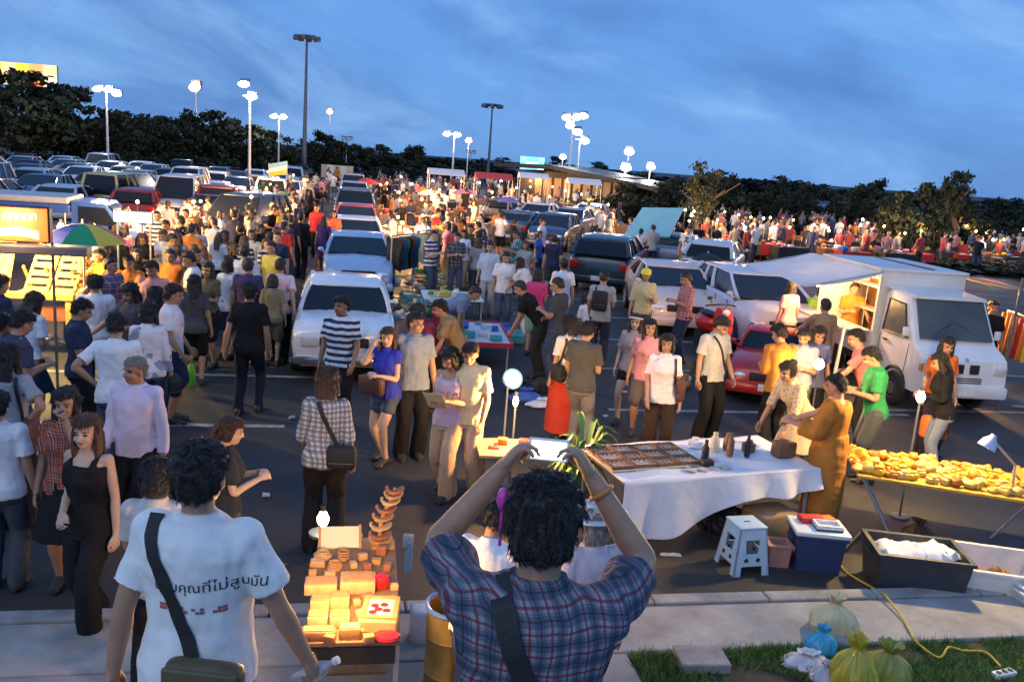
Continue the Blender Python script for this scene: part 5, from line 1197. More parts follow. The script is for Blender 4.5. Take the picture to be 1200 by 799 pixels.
for i in range(4):
    for j in range(3):
        mb = MB(); w, d = .235, .185; p = T3(.22, .55, .774) + tx * ((i - 1.5) * .245) + ty * ((j - 1) * .195)
        mb.mat(2); mb.box((0, 0, .006), (w, d, .012)); mb.mat(0)
        for s in (-1, 1): mb.box((s * (w / 2 - .009), 0, .016), (.018, d, .032)); mb.box((0, s * (d / 2 - .009), .0155), (w - .036, .018, .031))
        mb.mat(1)
        for a in range(4):
            for b in range(3): mb.ell((-.075 + a * .05, -.05 + b * .05, .02), (.017, .012, .01), 8, 5)
        tag(mb.build('jewellery_tray', [WOODD, M('trinket_%d' % ((i + j) % 3), ((.55, .42, .3), (.6, .5, .42), (.3, .16, .1))[(i + j) % 3], (.4), .3, var=.3, scale=50), M('tray_lining', (.58, .46, .36), .8, var=.25, scale=18)], None, False, p, (0, 0, trz + q.uniform(-.03, .03))), 'brown wooden tray of small trinkets on the cream mat', 'tray', TRG)
goods('black shrine-like figure standing alone on the white cloth', 'figure', T3(.49, .35), (.07, .06, .22), (.02, .018, .018), .2, None, 'figurine', 'jar'); goods('black camera lying beside the black figure', 'camera', T3(.46, .22), (.12, .08, .07), (.02, .02, .02), .4, None, 'camera')
for k, (u, v, s, h, cn, lb) in enumerate(((.62, .6, .1, .2, 'cream', 'squat cream jar on the white cloth in front of the bright lamp'), (.66, .45, .07, .24, 'brown', 'tall brown bottle on the white cloth'), (.70, .62, .09, .18, 'brown', 'short brown jar next to the tall brown bottle'), (.74, .4, .06, .22, 'black', 'dark narrow bottle on the white cloth by the tall brown one'), (.8, .55, .14, .12, 'brown', 'wide brown bowl at the lamp end of the white cloth'), (.56, .75, .16, .1, 'white', 'white dish at the back of the white-cloth table'))): goods(lb, 'jar', T3(u, v), (s, s, h), PAL[cn], 0, None, 'jar', 'jar')
goods('dark wooden stand at the end of the white-cloth table', 'stand', T3(.93, .35), (.22, .14, .16), PAL['brown'], trz, None, 'wooden_stand')
for k in range(9): goods('small pale card of trinkets on the white cloth', 'card', T3(.36 + .06 * (k % 4), .15 + .22 * (k // 4)), (.1, .08, .015), (.62, .5, .4), q.uniform(-.5, .5), 'cards of trinkets on the white cloth', 'trinket_card')
# lamps of the stalls nearby
lamp('stall_lamp', 'brightest bare bulb on a thin white pole at the white-cloth table', G(942, 545), 1.35, 120, None, WARM, BULB, .062)
lamp('table_lamp', 'bare bulb on a thin stand in front of the woman in white', G(772, 535), 1.08, 52, None, WARM, BULB, .05)
mb = MB(); mb.tube([(0, 0, 0), (.03, 0, 1.0), (.07, 0, 1.9)], .02, 10); mb.lathe([(.12, 0), (.12, .02), (.03, .03)], 12); tag(mb.build('tent_pole', STEEL, None, True, G(955, 560)), 'slim pale steel pole standing upright beside the brightest bulb', 'pole')
# plant in a pot in front
p = G(676, 604); t = thing('potted_plant', 'leafy green potted palm in front of the white-cloth table', 'plant', p, 0, None, 1.15); mb = MB(); mb.lathe([(.10, 0), (.15, .24), (.16, .26), (.14, .26), (.12, .2)], 20); mb.build('pot', M('clay_pot', (.28, .13, .07), .8, var=.2), t)
mb = MB(); q = random.Random(9)
for k in range(34):
    a = q.uniform(0, 6.28); r1 = q.uniform(.18, .42); z1 = q.uniform(.42, .85); c0 = V((0, 0, .24)); c1 = V((math.cos(a) * r1 * .45, math.sin(a) * r1 * .45, z1)); c2 = V((math.cos(a) * r1, math.sin(a) * r1, z1 - q.uniform(.0, .28)))
    P3, ws = smoothpts([c0, c1, c2], [.006, .03, .004], 5); sd = V((-math.sin(a), math.cos(a), 0)); mb.cur = k % 2
    o = len(mb.v)
    for pt, w in zip(P3, ws): mb.v += [tuple(pt - sd * w), tuple(pt + V((0, 0, -w * .5))), tuple(pt + sd * w)]
    n = len(P3)
    for i in range(n - 1):
        for j in (0, 1): mb.f.append((o + i * 3 + j, o + i * 3 + j + 1, o + i * 3 + j + 4, o + i * 3 + j + 3)); mb.m.append(mb.cur)
mb.build('leaves', [M('palm_leaf', (.05, .14, .03), .5, var=.25), M('palm_leaf_pale', (.12, .24, .05), .5, var=.25)], t)
# low wooden table lit orange + blue-glass lamp on a tripod
c = G(612, 524, .6); table('low_table', 'low orange-lit wooden table behind the raised phone', (c.x, c.y), .95, .55, .6, .15, WOOD, WOODD); spread('on the low orange-lit table behind the phone', (c.x, c.y), .8, .4, .605, .15, 6, 8, 'on the low orange-lit table', size=.11, pal=['red', 'cream', 'orange'])
lamp('table_lamp', 'small bare bulb standing at the low wooden table', (c.x - .1, c.y + .42, 0), 1.0, 3, None, WARM, BULB, .03); point('table_light', (c.x, c.y, 1.1), 100, WARM, None, .05)
p = G(588, 545); t = thing('tripod_spotlight', 'round pale blue glass lamp on a thin tripod in the middle of the walkway', 'lamp', p); mb = MB(); mb.cyl((0, 0, .25), (0, 0, 1.0), .013, n=8); mb.build('stand', STEEL, t)
for k in range(3): a = k * 2.09 + .5; mb = MB(); mb.cyl((0, 0, .35), (math.cos(a) * .28, math.sin(a) * .28, 0), .010, n=8); mb.build('leg', STEEL, t)
rot = Matrix.Rotation(R(70), 3, 'X') @ Matrix.Rotation(R(15), 3, 'Y'); mb = MB(); mb.lathe([(.04, -.07), (.08, -.04), (.115, .015), (.12, .04), (.11, .04)], 24, (.04, 0, 1.05), rot); mb.build('lamp_shade', M('blue_enamel', (.10, .30, .55), .25, var=.1), t); mb = MB(); mb.lathe([(.11, .036), (.07, .048), (.01, .052)], 24, (.04, 0, 1.05), rot); mb.build('lamp_glass', M('pale_blue_glass', (.6, .78, .9), .15, var=.05), t)
# ---------------------------------------------------------------- yellow goods table
ya, yb = G(1005, 556, .72), G(1200, 586, .72); yx = (yb - ya).normalized(); yy_ = V((-yx.y, yx.x, 0)); yw = (yb - ya).length + .5; yrz = math.atan2(yx.y, yx.x); yc = ya + yx * yw / 2 + yy_ * .42
table('folding_table', 'folding table with crossed steel legs covered in yellow goods', (yc.x, yc.y), yw, .85, .72, yrz, M('yellow_cloth', (.58, .32, .04), .8, var=.12), STEEL, None, 'table', .03, True)
q = random.Random(21); YG = 'yellow packets on the folding table'; pm = []
for i, c in enumerate(((.74, .40, .03), (.62, .24, .02), (.74, .48, .12), (.50, .17, .02), (.60, .34, .07))):
    mm = M('food_wrap_%d' % i, c, .4, var=.35, scale=40, bump=.3, bscale=60)
    pk = MB(); pk.box((0, 0, .02), (.10, .075, .04), None, .014); pk.box((.01, .005, .045), (.07, .06, .014), Matrix.Rotation(.3, 3, 'Z'), .005); pm.append((pk.mesh('food_packet', mm), 'packet'))
    pk = MB(); pk.ell((0, 0, .03), (.055, .042, .032), 12, 8); pk.v = [tuple(V(p_) * (1 + .25 * noise.noise(V(p_) * 40 + V((i, 0, 0))))) for p_ in pk.v]; pm.append((pk.mesh('food_bun', mm), 'bun'))
for i in range(15):
    for j in range(6):
        if q.random() < .06: continue
        p = yc + yx * ((i - 7) * .102 - .28 + q.uniform(-.02, .02)) + yy_ * ((j - 2.5) * .128 + q.uniform(-.02, .02)); me_, kd_ = pm[q.choice([0, 0, 1, 2, 3, 4, 4, 5, 6, 7, 8, 9])]; s_ = q.uniform(.85, 1.3)
        o = link('food_' + kd_, me_, None, (p.x, p.y, .722), (q.uniform(-.15, .15), q.uniform(-.15, .15), yrz + q.uniform(-.8, .8))); o.scale = (s_, s_, s_ * q.uniform(.8, 1.7)); tag(o, f'small golden {kd_} laid out on the crossed-leg folding table', kd_, f'golden {kd_}s on the folding table')
for k in range(9):
    p = yc + yx * (.72 + .16 * (k % 4)) + yy_ * ((k // 4 - 1) * .25); cn = ['orange', 'yellow', 'red', 'brown'][k % 4]
    goods(f'{cn} garment heaped at the far end of the yellow goods table', 'garment', (p.x, p.y, .726), (.26, .24, .22), PAL[cn], yrz + k, f'{cn} garments heaped on the folding table', 'garment', 'cloth')
point('table_light', yc + yx * -.2 + V((0, .1, 1.35)), 230, (1, .66, .25), None, .08); lamp('goods_lamp', 'bare bulb on a thin stand behind the yellow goods', (yc.x - .2, yc.y + .62, 0), 1.4, 12, None, WARM, BULB, .045)
def desk_lamp():
    p = G(1186, 575, .75); t = thing('clamp_lamp', 'grey arm lamp bent over the end of the yellow goods table', 'lamp', V((p.x, p.y, .73)), 0); mb = MB(); mb.cyl((0, 0, 0), (-.02, 0, .28), .012, n=8); mb.cyl((-.02, 0, .28), (-.30, -.05, .52), .012, n=8); mb.cyl((0, 0, 0), (0, 0, .02), .07, n=14); mb.build('arm', STEEL, t)
    mb = MB(); mb.lathe([(.085, -.09), (.07, -.02), (.03, .03), (.025, .05)], 18, (-.32, -.05, .53), Matrix.Rotation(R(25), 3, 'Y')); mb.build('lamp_shade', M('pale_blue_shade', (.45, .55, .68), .35, var=.1), t); mb = MB(); mb.ell((-.33, -.05, .47), (.03, .03, .035)); mb.build('bulb', BULBW, t)
desk_lamp()
# crates and boxes on the ground
def open_box(label, px0, py0, w, d, h, rz, col, name='crate', lid=None, thick=.02, rim=.02, group=None):
    p = G(px0, py0); t = thing(name, label, name.split('_')[-1], p, rz, group); m = M('crate_%s' % '_'.join('%d' % (x * 100) for x in col), col, .5, var=.12)
    mb = MB()
    def rg(z, k, o=0): return [V((sx * (w / 2 * k + o), sy * (d / 2 * k + o), z)) for sx, sy in ((-1, -1), (1, -1), (1, 1), (-1, 1))]
    mb.rings([rg(0, .9), rg(h * .92, 1), rg(h * .92, 1, rim), rg(h, 1, rim), rg(h, 1, -thick), rg(.03, .9, -thick)], True, True); mb.build('shell', m, t, False)
    for s in (-1, 1): mb = MB(); mb.box((s * (w / 2 + rim + .005), 0, h * .78), (.03, .14, .03), None, .008); mb.build('handle', m, t)
    return t, p
t, p = open_box('large dark grey storage crate with folded white things on top', 1066, 688, .78, .52, .40, -.10, (.035, .04, .05), 'storage_crate')
for k in range(4): goods('folded white cloth on the dark storage crate', 'cloth', (p.x - .2 + .14 * k, p.y + .02 * k - .02, .33), (.26, .36, .12), (.7, .7, .72), -.1 + .2 * k, 'white folded cloths in the dark storage crate', 'folded_cloth', 'cloth')
t, p = open_box('wide shallow white tray with orange things in it', 1156, 690, .85, .62, .30, -.16, (.74, .70, .66), 'tray_crate')
for k, cn in enumerate(('orange', 'red', 'brown', 'orange')): goods(f'{cn} bundle lying in the wide white tray', 'bundle', (p.x - .12 + .1 * k, p.y + .05, .05), (.14, .12, .16), PAL[cn], k, f'{cn} bundles in the white tray', 'bundle', 'cloth' if k % 2 else 'ball')
t, p = open_box('dark blue cooler box with packets on its white lid', 952, 662, .44, .34, .36, -.05, (.03, .05, .13), 'cooler_box')
mb = MB(); mb.box((0, 0, .38), (.50, .40, .045), None, .015); mb.build('lid', WHITEP, t)
goods('red and white packet on the lid of the blue cooler box', 'packet', (p.x - .05, p.y + .08, .405), (.22, .13, .05), PAL['red'], .1, None, 'packet'); goods('white food tray on the lid of the blue cooler box', 'tray', (p.x + .06, p.y - .06, .405), (.24, .16, .05), (.75, .73, .7), 0, None, 'food_tray', 'tray'); goods('orange packet at the back of the blue cooler lid', 'packet', (p.x + .1, p.y + .1, .405), (.14, .1, .045), PAL['orange'], .3, None, 'packet')
goods('brown cardboard box under the lamp end of the white cloth', 'box', G(898, 632), (.46, .34, .34), (.34, .22, .12), .4, None, 'cardboard_box', 'box', CARD)
goods('dark patterned bag slumped under the white cloth', 'bag', G(848, 622), (.48, .32, .36), (.05, .035, .04), 0, None, 'cloth_bag', 'bag', pattern('dark_floral', 'floral', [(.03, .025, .03), (.14, .05, .06), (.10, .09, .09)]))
t, p = open_box('small pinkish bucket between the plastic stool and the cooler box', 909, 660, .20, .18, .22, 0, (.42, .22, .18), 'bucket')
t, p = open_box('white tub at the picture edge beside the wide white tray', 1212, 716, .34, .34, .24, .2, (.72, .73, .75), 'tub')
goods('dark brown woolly bundle behind the dark storage crate', 'bundle', G(1074, 632), (.28, .26, .22), (.06, .035, .025), 0, None, 'bundle', 'bag', HAIRB); goods('low dark box standing on the ground beside the plant', 'box', G(735, 625), (.34, .3, .30), (.10, .09, .10), .1, None, 'goods_box')
goods('bright red cap lying by the low dark box', 'cap', G(744, 640), (.18, .16, .1), PAL['red'], 0, None, 'cap', 'ball'); goods('crumpled white paper on the asphalt in front of the table', 'paper', G(786, 650), (.2, .05, .03), (.7, .68, .62), .1, None, 'paper_scrap', 'cloth')
def stool():
    p = G(868, 664); t = thing('plastic_stool', 'pale blue plastic stool with holes in its sides', 'stool', p, .28); m = M('pale_blue_plastic', (.48, .60, .70), .4, var=.06); h = .45; wt, wb = .13, .18
    mb = MB(); mb.box((0, 0, h - .012), (.28, .28, .024), None, .01); mb.build('seat', m, t); mb = MB(); mb.box((0, 0, h + .001), (.06, .018, .004)); mb.build('grip_slot', BLACKP, t, False)
    for k in range(4):
        rot = Matrix.Rotation(k * math.pi / 2, 3, 'Z'); mb = MB()
        def q4(u, z): f = 1 - z / h; w = wt + (wb - wt) * f; return rot @ V((u * w, -w, z))
        def strip(u0, z0, u1, z1, u2, z2, u3, z3): mb.poly([q4(u0, z0), q4(u1, z1), q4(u2, z2), q4(u3, z3)], rot @ V((0, .014, 0)))
        strip(-1, 0, -.62, 0, -.62, h - .02, -1, h - .02); strip(.62, 0, 1, 0, 1, h - .02, .62, h - .02); strip(-.615, .33, .615, .33, .615, h - .02, -.615, h - .02); strip(-.615, .09, .615, .09, .615, .20, -.615, .20); strip(-.615, .205, -.40, .205, -.5, .325, -.615, .325); strip(.40, .205, .615, .205, .615, .325, .5, .325)
        mb.build('side_panel', m, t, False)
        for s in (-1, 1): mb = MB(); mb.ell(q4(s * .36, .145) + rot @ V((0, .005, 0)), (.022, .022, .022) if 0 else (abs((rot @ V((.022, .010, 0))).x) + .004, abs((rot @ V((.022, .010, 0))).y) + .004, .022), 10, 7); mb.build('hole', BLACKP, t)
stool()
# bags, slab, cable and socket on the bank
for lb, px, py, dm, cn, nm in (('cream plastic bag, tallest of the bags on the pavement', 975, 742, (.36, .26, .34), (.62, .54, .32), 'plastic_bag'), ('bright blue plastic bag leaning on the cream one', 960, 768, (.22, .2, .24), (.04, .34, .55), 'plastic_bag'), ('crumpled clear white bag lying flat beside the blue one', 944, 782, (.34, .22, .14), (.6, .58, .62), 'plastic_bag'), ('yellow-green plastic bag full of rubbish in the grass', 998, 812, (.30, .28, .42), (.42, .38, .04), 'plastic_bag'), ('large olive plastic bag right behind the yellow-green one', 1032, 806, (.36, .30, .36), (.24, .27, .05), 'plastic_bag'), ('grey crumpled bag in the grass near the clear one', 968, 800, (.24, .2, .16), (.4, .4, .46), 'plastic_bag')):
    goods(lb, 'bag', G(px, py, .05), dm, cn, 0, None, nm, 'bag', M('thin_plastic_%s' % lb.split()[0], cn, .32, var=.12, scale=5, bump=.5, bscale=14))
mb = MB(); mb.box((0, 0, .04), (.36, .26, .08), Matrix.Rotation(.12, 3, 'Z'), .012); tag(mb.build('stone_slab', CONC2, None, False, G(821, 778, .06)), 'loose grey stone slab lying on the grass by the pavement', 'slab')
pts = [G(x, y, z) for x, y, z in ((1010, 622, .02), (985, 650, .02), (990, 668, .02), (1022, 688, .02), (1034, 694, .135), (1046, 708, .135), (1058, 724, .12), (1066, 738, .12), (1074, 752, .10), (1100, 770, .11), (1112, 758, .11), (1130, 762, .11), (1155, 764, .11), (1172, 780, .12))]
sp, rr = smoothpts(pts, [.009] * len(pts), 5); mb = MB(); mb.tube(sp, rr, 7); tag(mb.build('power_cable', M('yellow_cable', (.62, .42, .05), .5), None), 'yellow power cable snaking from the stall over the pavement', 'cable')
p = G(1176, 792, .07); t = thing('socket_strip', 'small white socket strip lying at the end of the yellow cable', 'socket', p, .4); mb = MB(); mb.box((0, 0, .02), (.2, .07, .04), None, .01); mb.build('housing', WHITEP, t)
for k in range(3): mb = MB(); mb.lathe([(.002, .0405), (.02, .0405), (.02, .043), (.002, .043)], 14, (-.06 + .06 * k, 0, 0)); mb.build('socket_hole', BLACKP, t)
mb = MB(); mb.tube([(0, 0, 0), (-.01, 0, 1.1), (.0, 0, 2.25)], .022, 8); tag(mb.build('dark_pole', STEELD, None, True, G(1168, 482)), 'slim dark pole standing by the nose of the food truck', 'pole')
# ---------------------------------------------------------------- yellow-lit stall, lightbox, umbrella on the crowded side
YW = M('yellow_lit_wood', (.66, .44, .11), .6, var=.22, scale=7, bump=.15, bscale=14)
c = G(28, 412); t = thing('wooden_stall', 'wooden stall with a tall side board, glowing yellow under its lamp', 'stall', c, R(8))
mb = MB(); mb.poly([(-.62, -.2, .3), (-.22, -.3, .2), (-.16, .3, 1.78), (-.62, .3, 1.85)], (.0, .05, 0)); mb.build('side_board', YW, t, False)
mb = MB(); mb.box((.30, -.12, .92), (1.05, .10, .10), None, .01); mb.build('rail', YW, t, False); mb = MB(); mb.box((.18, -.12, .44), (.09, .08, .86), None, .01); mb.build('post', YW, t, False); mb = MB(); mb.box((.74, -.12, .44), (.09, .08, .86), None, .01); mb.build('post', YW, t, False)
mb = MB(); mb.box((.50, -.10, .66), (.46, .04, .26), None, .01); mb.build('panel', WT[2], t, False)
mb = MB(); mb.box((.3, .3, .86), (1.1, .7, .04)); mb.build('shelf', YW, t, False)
for k in range(2):
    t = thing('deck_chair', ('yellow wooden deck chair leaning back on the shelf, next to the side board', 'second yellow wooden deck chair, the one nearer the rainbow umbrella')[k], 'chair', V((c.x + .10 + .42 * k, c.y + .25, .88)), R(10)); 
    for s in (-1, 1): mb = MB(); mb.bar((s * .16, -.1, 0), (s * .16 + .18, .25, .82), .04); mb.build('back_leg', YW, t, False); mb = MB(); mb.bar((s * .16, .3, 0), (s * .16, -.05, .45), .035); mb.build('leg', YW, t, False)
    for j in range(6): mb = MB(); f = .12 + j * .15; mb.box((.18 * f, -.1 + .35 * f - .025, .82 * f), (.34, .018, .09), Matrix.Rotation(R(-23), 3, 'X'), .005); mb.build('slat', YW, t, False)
point('stall_light', V((c.x + .2, c.y - .5, 1.9)), 330, (1, .68, .22), None, .1)
point('stall_light', V((c.x + .1, c.y + .9, 2.2)), 160, (1, .68, .22), None, .1)
lamp('stall_lamp', 'bare bulb on a tall stand in the yellow-lit wooden stall', (c.x + .25, c.y + .75, 0), 1.95, 3)
p = G(24, 284, 2.0); t = thing('lightbox_sign', 'orange and white lit shop sign box above the yellow-lit stall', 'sign', V((p.x, p.y, 0)), R(14)); w = .74
mb = MB(); mb.box((0, 0, 2.24), (w, .16, .46), None, .02); mb.build('casing', BLACKP, t, False)
mb = MB(); mb.mat(0); mb.box((0, -.085, 2.24), (w - .04, .03, .42)); mb.build('panel', M('orange_glow', (1, .14, .03), .4, var=.15, emit=.7), t, False)
mb = MB(); mb.sheet(lambda u, v: (-w / 2 + .04 + u * (w - .16), -.104, 2.045 + v * .11 + .05 * math.sin(u * 3)), 14, 4); mb.build('glow_panel', M('pale_glow', (1, .62, .26), .4, var=.25, scale=2, emit=.9), t, False)
GW = M('white_glow', (1, .95, .82), .4, var=0, emit=1.2)
mb = MB(); mb.lathe([(.002, 0), (.07, 0), (.07, .012), (.002, .012)], 20, (-.27, -.104, 2.345), Matrix.Rotation(R(90), 3, 'X')); mb.build('sign_disc', GW, t, False)
mb = MB()
for k in range(5):   # the sign's own letters are only soft white strokes in the photograph
    x = -.12 + k * .08; mb.tube([(x - .028, -.107, 2.30), (x - .028, -.107, 2.37), (x, -.107, 2.385), (x + .026, -.107, 2.37), (x + .026, -.107, 2.31 - .01 * (k % 2))], .0095, 6)
mb.build('lettering', GW, t)
for s in (-1, 1): mb = MB(); mb.box((s * .37, .02, 1.0), (.03, .03, 2.02)); mb.build('post', STEELD, t, False)
point('sign_light', V((p.x, p.y - .4, 2.3)), 40, (1, .5, .2), None, .2)
mb = MB(); mb.box((0, 0, 0), (1.5, .3, .12), None, .02); b = tag(mb.build('dark_beam', STEELD, None, False, V((p.x + .1, p.y - .05, 1.93)), (0, 0, R(14))), 'dark beam running under the lit orange sign box', 'beam')
def umbrella(px, py, h, r, cols, label, group=None, n=8, rz=0.0):
    c = G(px, py, h); t = thing('umbrella', label, 'umbrella', V((c.x, c.y, 0)), rz, group); mb = MB()
    ms = [M('umb_%s' % '_'.join('%d' % (x * 100) for x in q), q, .75, var=.08) for q in cols]
    for k in range(n):
        a0, a1 = 2 * math.pi * k / n, 2 * math.pi * (k + 1) / n; mb.cur = k % len(cols)
        for j in range(5):
            def P(a, f): return (math.cos(a) * r * f, math.sin(a) * r * f, h - .42 * r * f * f)
            f0, f1 = max(j / 5, .01), (j + 1) / 5; o = len(mb.v); mb.v += [P(a0, f0), P(a1, f0), P(a1, f1), P(a0, f1)]; mb.f.append((o, o + 1, o + 2, o + 3)); mb.m.append(mb.cur)
    mb.build('canopy', ms, t, False); mb = MB(); mb.cyl((0, 0, 0), (0, 0, h + .06), .018, n=8); mb.build('pole', STEEL, t)
    mb = MB()
    for k in range(n): a = 2 * math.pi * k / n; mb.bar((0, 0, h - .3), (math.cos(a) * r * .8, math.sin(a) * r * .8, h - .3 * r - .02), .008)
    mb.build('rib', STEEL, t, False)
umbrella(97, 262, 2.1, .64, [(.45, .02, .04), (.03, .05, .40), (.02, .30, .12), (.70, .52, .06)], 'rainbow umbrella in red, blue, green and yellow panels')
umbrella(430, 209, 1.6, .85, [(.55, .03, .03)], 'red umbrella at the far end of the row of parked cars'); umbrella(545, 221, 1.7, .8, [(.6, .08, .2), (.7, .3, .35)], 'pink umbrella among the far bright stalls'); umbrella(596, 231, 1.7, .6, [(.16, .14, .42)], 'violet umbrella near the market hall end'); umbrella(506, 222, 1.7, .7, [(.68, .66, .64)], 'off-white umbrella beside the pink one')
umbrella(830, 297, 1.45, .45, [(.02, .02, .022)], 'black umbrella over the white car with the raised boot')
c = G(157, 261, 1.9); t = thing('lightbox_sign', 'plain white lit sign box on posts before the olive van', 'sign', V((c.x, c.y, 0)), R(10)); mb = MB(); mb.box((0, 0, 2.0), (.68, .12, .21), None, .02); mb.build('casing', STEEL, t, False); mb = MB(); mb.box((0, -.065, 2.0), (.64, .03, .17)); mb.build('panel', glow('white_panel_glow', (1, .97, .95), 2.2), t, False)
for s in (-1, 1): mb = MB(); mb.cyl((s * .28, 0, 0), (s * .28, 0, 1.9), .018, n=8); mb.build('post', STEEL, t)
c = G(325, 232); t = thing('striped_banner', 'small banner striped blue, white and yellow on a pole over the parked cars', 'banner', V((c.x, c.y, 0)), R(5)); mb = MB(); hb = HT(192, (c.x, c.y)); q = .55
for k, cc_ in enumerate(range(3)): mb.cur = k; mb.poly([(-.55, 0, hb - .33 - .28 * k), (.6, 0, hb - .05 - .28 * k), (.6, 0, hb + .22 - .28 * k), (-.55, 0, hb - .05 - .28 * k)], (0, .03, 0))
mb.build('cloth', [M('banner_blue', (.25, .5, .7), .8), M('banner_white', (.75, .75, .75), .8), M('banner_yellow', (.75, .5, .05), .8)], t, False); mb = MB(); mb.cyl((-.57, 0, 0), (-.57, 0, hb), .03, n=8); mb.build('pole', STEEL, t)
# ---------------------------------------------------------------- low stalls in the middle
table('low_stall_table', 'low white table with a red edge, its near end by the walkway', G(556, 418)[:2], 1.05, 1.9, .45, R(8), M('white_red_cloth', (.62, .62, .66), .7, var=.1), STEEL)
cst = G(556, 418); mb = MB()
for s in (-1, 1): mb.box((s * .54, 0, .44), (.03, 1.92, .08)); mb.box((0, s * .97, .44), (1.05, .03, .08))
tag(mb.build('red_edging', M('red_edge', (.5, .03, .04), .6), None, False, cst, (0, 0, R(8))), 'red strip running round the edge of the low white table', 'edging')
spread('on the low white red-edged table', (cst.x, cst.y), .85, 1.7, .452, R(8), 14, 31, 'on the low white red-edged table', ('box', 'cloth', 'box'), .17, ['white', 'blue', 'white', 'cream', 'red', 'teal'])
c2 = G(528, 372); table('low_stall_table', 'low table behind the red-edged one, spread with lime and cream goods', c2[:2], 1.3, 1.2, .5, R(10), CANVAS, STEEL); spread('on the second low table behind the red-edged one', (c2.x, c2.y), 1.15, 1.0, .502, R(10), 14, 33, 'on the second low table', ('box', 'cloth', 'ball'), .17, ['lime', 'cream', 'yellow', 'white', 'green'])
for i, (px, py) in enumerate(((492, 352), (510, 340), (478, 368), (505, 325), (480, 332), (520, 352))):
    p = G(px, py); mb = MB(); mb.sheet(lambda u, v: ((u - .5) * 1.3, (v - .5) * 1.2, .01 + .01 * math.sin(u * 9) * math.sin(v * 7)), 10, 10, .008)
    tag(objc(mb.build('ground_mat', OBJC, None, True, p, (0, 0, R(8))), [(.2, .26, .2), (.35, .32, .28), (.12, .14, .2)][i % 3]), ('ground mat heaped with goods beside the parked row, ' + ['first from the white saloon', 'behind the lime goods', 'nearest the walkway', 'by the warm lamps', 'against the pale blue saloon', 'between two others'][i]), 'mat')
    spread('heaped on the mats beside the parked row', (p.x, p.y), 1.1, 1.0, .022, R(8), 12, 60 + i, 'on the mats beside the parked row', ('box', 'cloth', 'ball', 'jar', 'bag'), .22, ['green', 'cream', 'brown', 'white', 'red', 'black', 'teal'])
for i, (px, py) in enumerate(((497, 335), (470, 345))):
    p = G(px, py); t = thing('clothes_rack', ('steel rack hung with pale clothes beside the pale blue saloon', 'steel rack hung with dark clothes beside the white saloon')[i], 'rack', p, R(70)); mb = MB()
    for s in (-1, 1): mb.cyl((s * .6, 0, 0), (s * .6, 0, 1.5), .018, n=8); mb.bar((s * .6, -.25, .02), (s * .6, .25, .02), .03)
    mb.cyl((-.6, 0, 1.5), (.6, 0, 1.5), .018, n=8); mb.build('rail', STEEL, t)
    for k in range(8):
        mb = MB(); mb.sheet(lambda u, v: (-.5 + k * .14 + .02 * math.sin(v * 9), (u - .5) * (.42 if v < .3 else .36) , 1.46 - .75 * v - .12 * abs(u - .5)), 6, 8, .0); mb2 = MB(); mb2.v = mb.v + [(x + .03, y, z) for x, y, z in mb.v]; n_ = len(mb.v); mb2.f = mb.f + [tuple(a + n_ for a in reversed(f)) for f in mb.f]; mb2.m = [0] * len(mb2.f)
        g = mb2.build('garment', OBJC, None); g.location = p; g.rotation_euler = (0, 0, R(70)); cn = (['cream', 'white', 'green', 'pink'] if i == 0 else ['black', 'brown', 'blue', 'green'])[k % 4]; objc(g, PAL[cn]); tag(g, f'{cn} garment on the {("pale", "dark")[i]} clothes rack', 'garment', f'{cn} garments on the {("pale", "dark")[i]} rack')
for lb, px, py, dm, cn in (('blue sports bag lying on the asphalt behind the strolling couple', 616, 470, (.45, .25, .2), 'blue'), ('pale folded tarp on the asphalt next to the blue bag', 636, 476, (.45, .3, .12), 'white'), ('dark toy heap on the asphalt just behind the blue bag', 612, 458, (.5, .35, .18), 'black'), ('black backpack standing by the blue bag', 632, 460, (.3, .2, .32), 'black')):
    goods(lb, 'bag', G(px, py), dm, PAL[cn], .3, None, 'ground_bag', 'bag' if 'bag' in lb or 'heap' in lb or 'pack' in lb else 'cloth')
spread('on the asphalt behind the men by the red car', G(826, 452), 1.1, .9, .004, 0, 9, 90, 'on the asphalt by the red car', ('box', 'bag', 'ball'), .2, ['green', 'black', 'brown', 'white'])
goods('blue plastic tub at the feet of the people bending over a stall', 'tub', G(590, 395), (.42, .38, .28), PAL['blue'], 0, None, 'plastic_tub', 'jar'); goods('teal plastic basket next to the blue tub', 'basket', G(606, 402), (.3, .28, .26), PAL['teal'], 0, None, 'plastic_basket', 'jar')
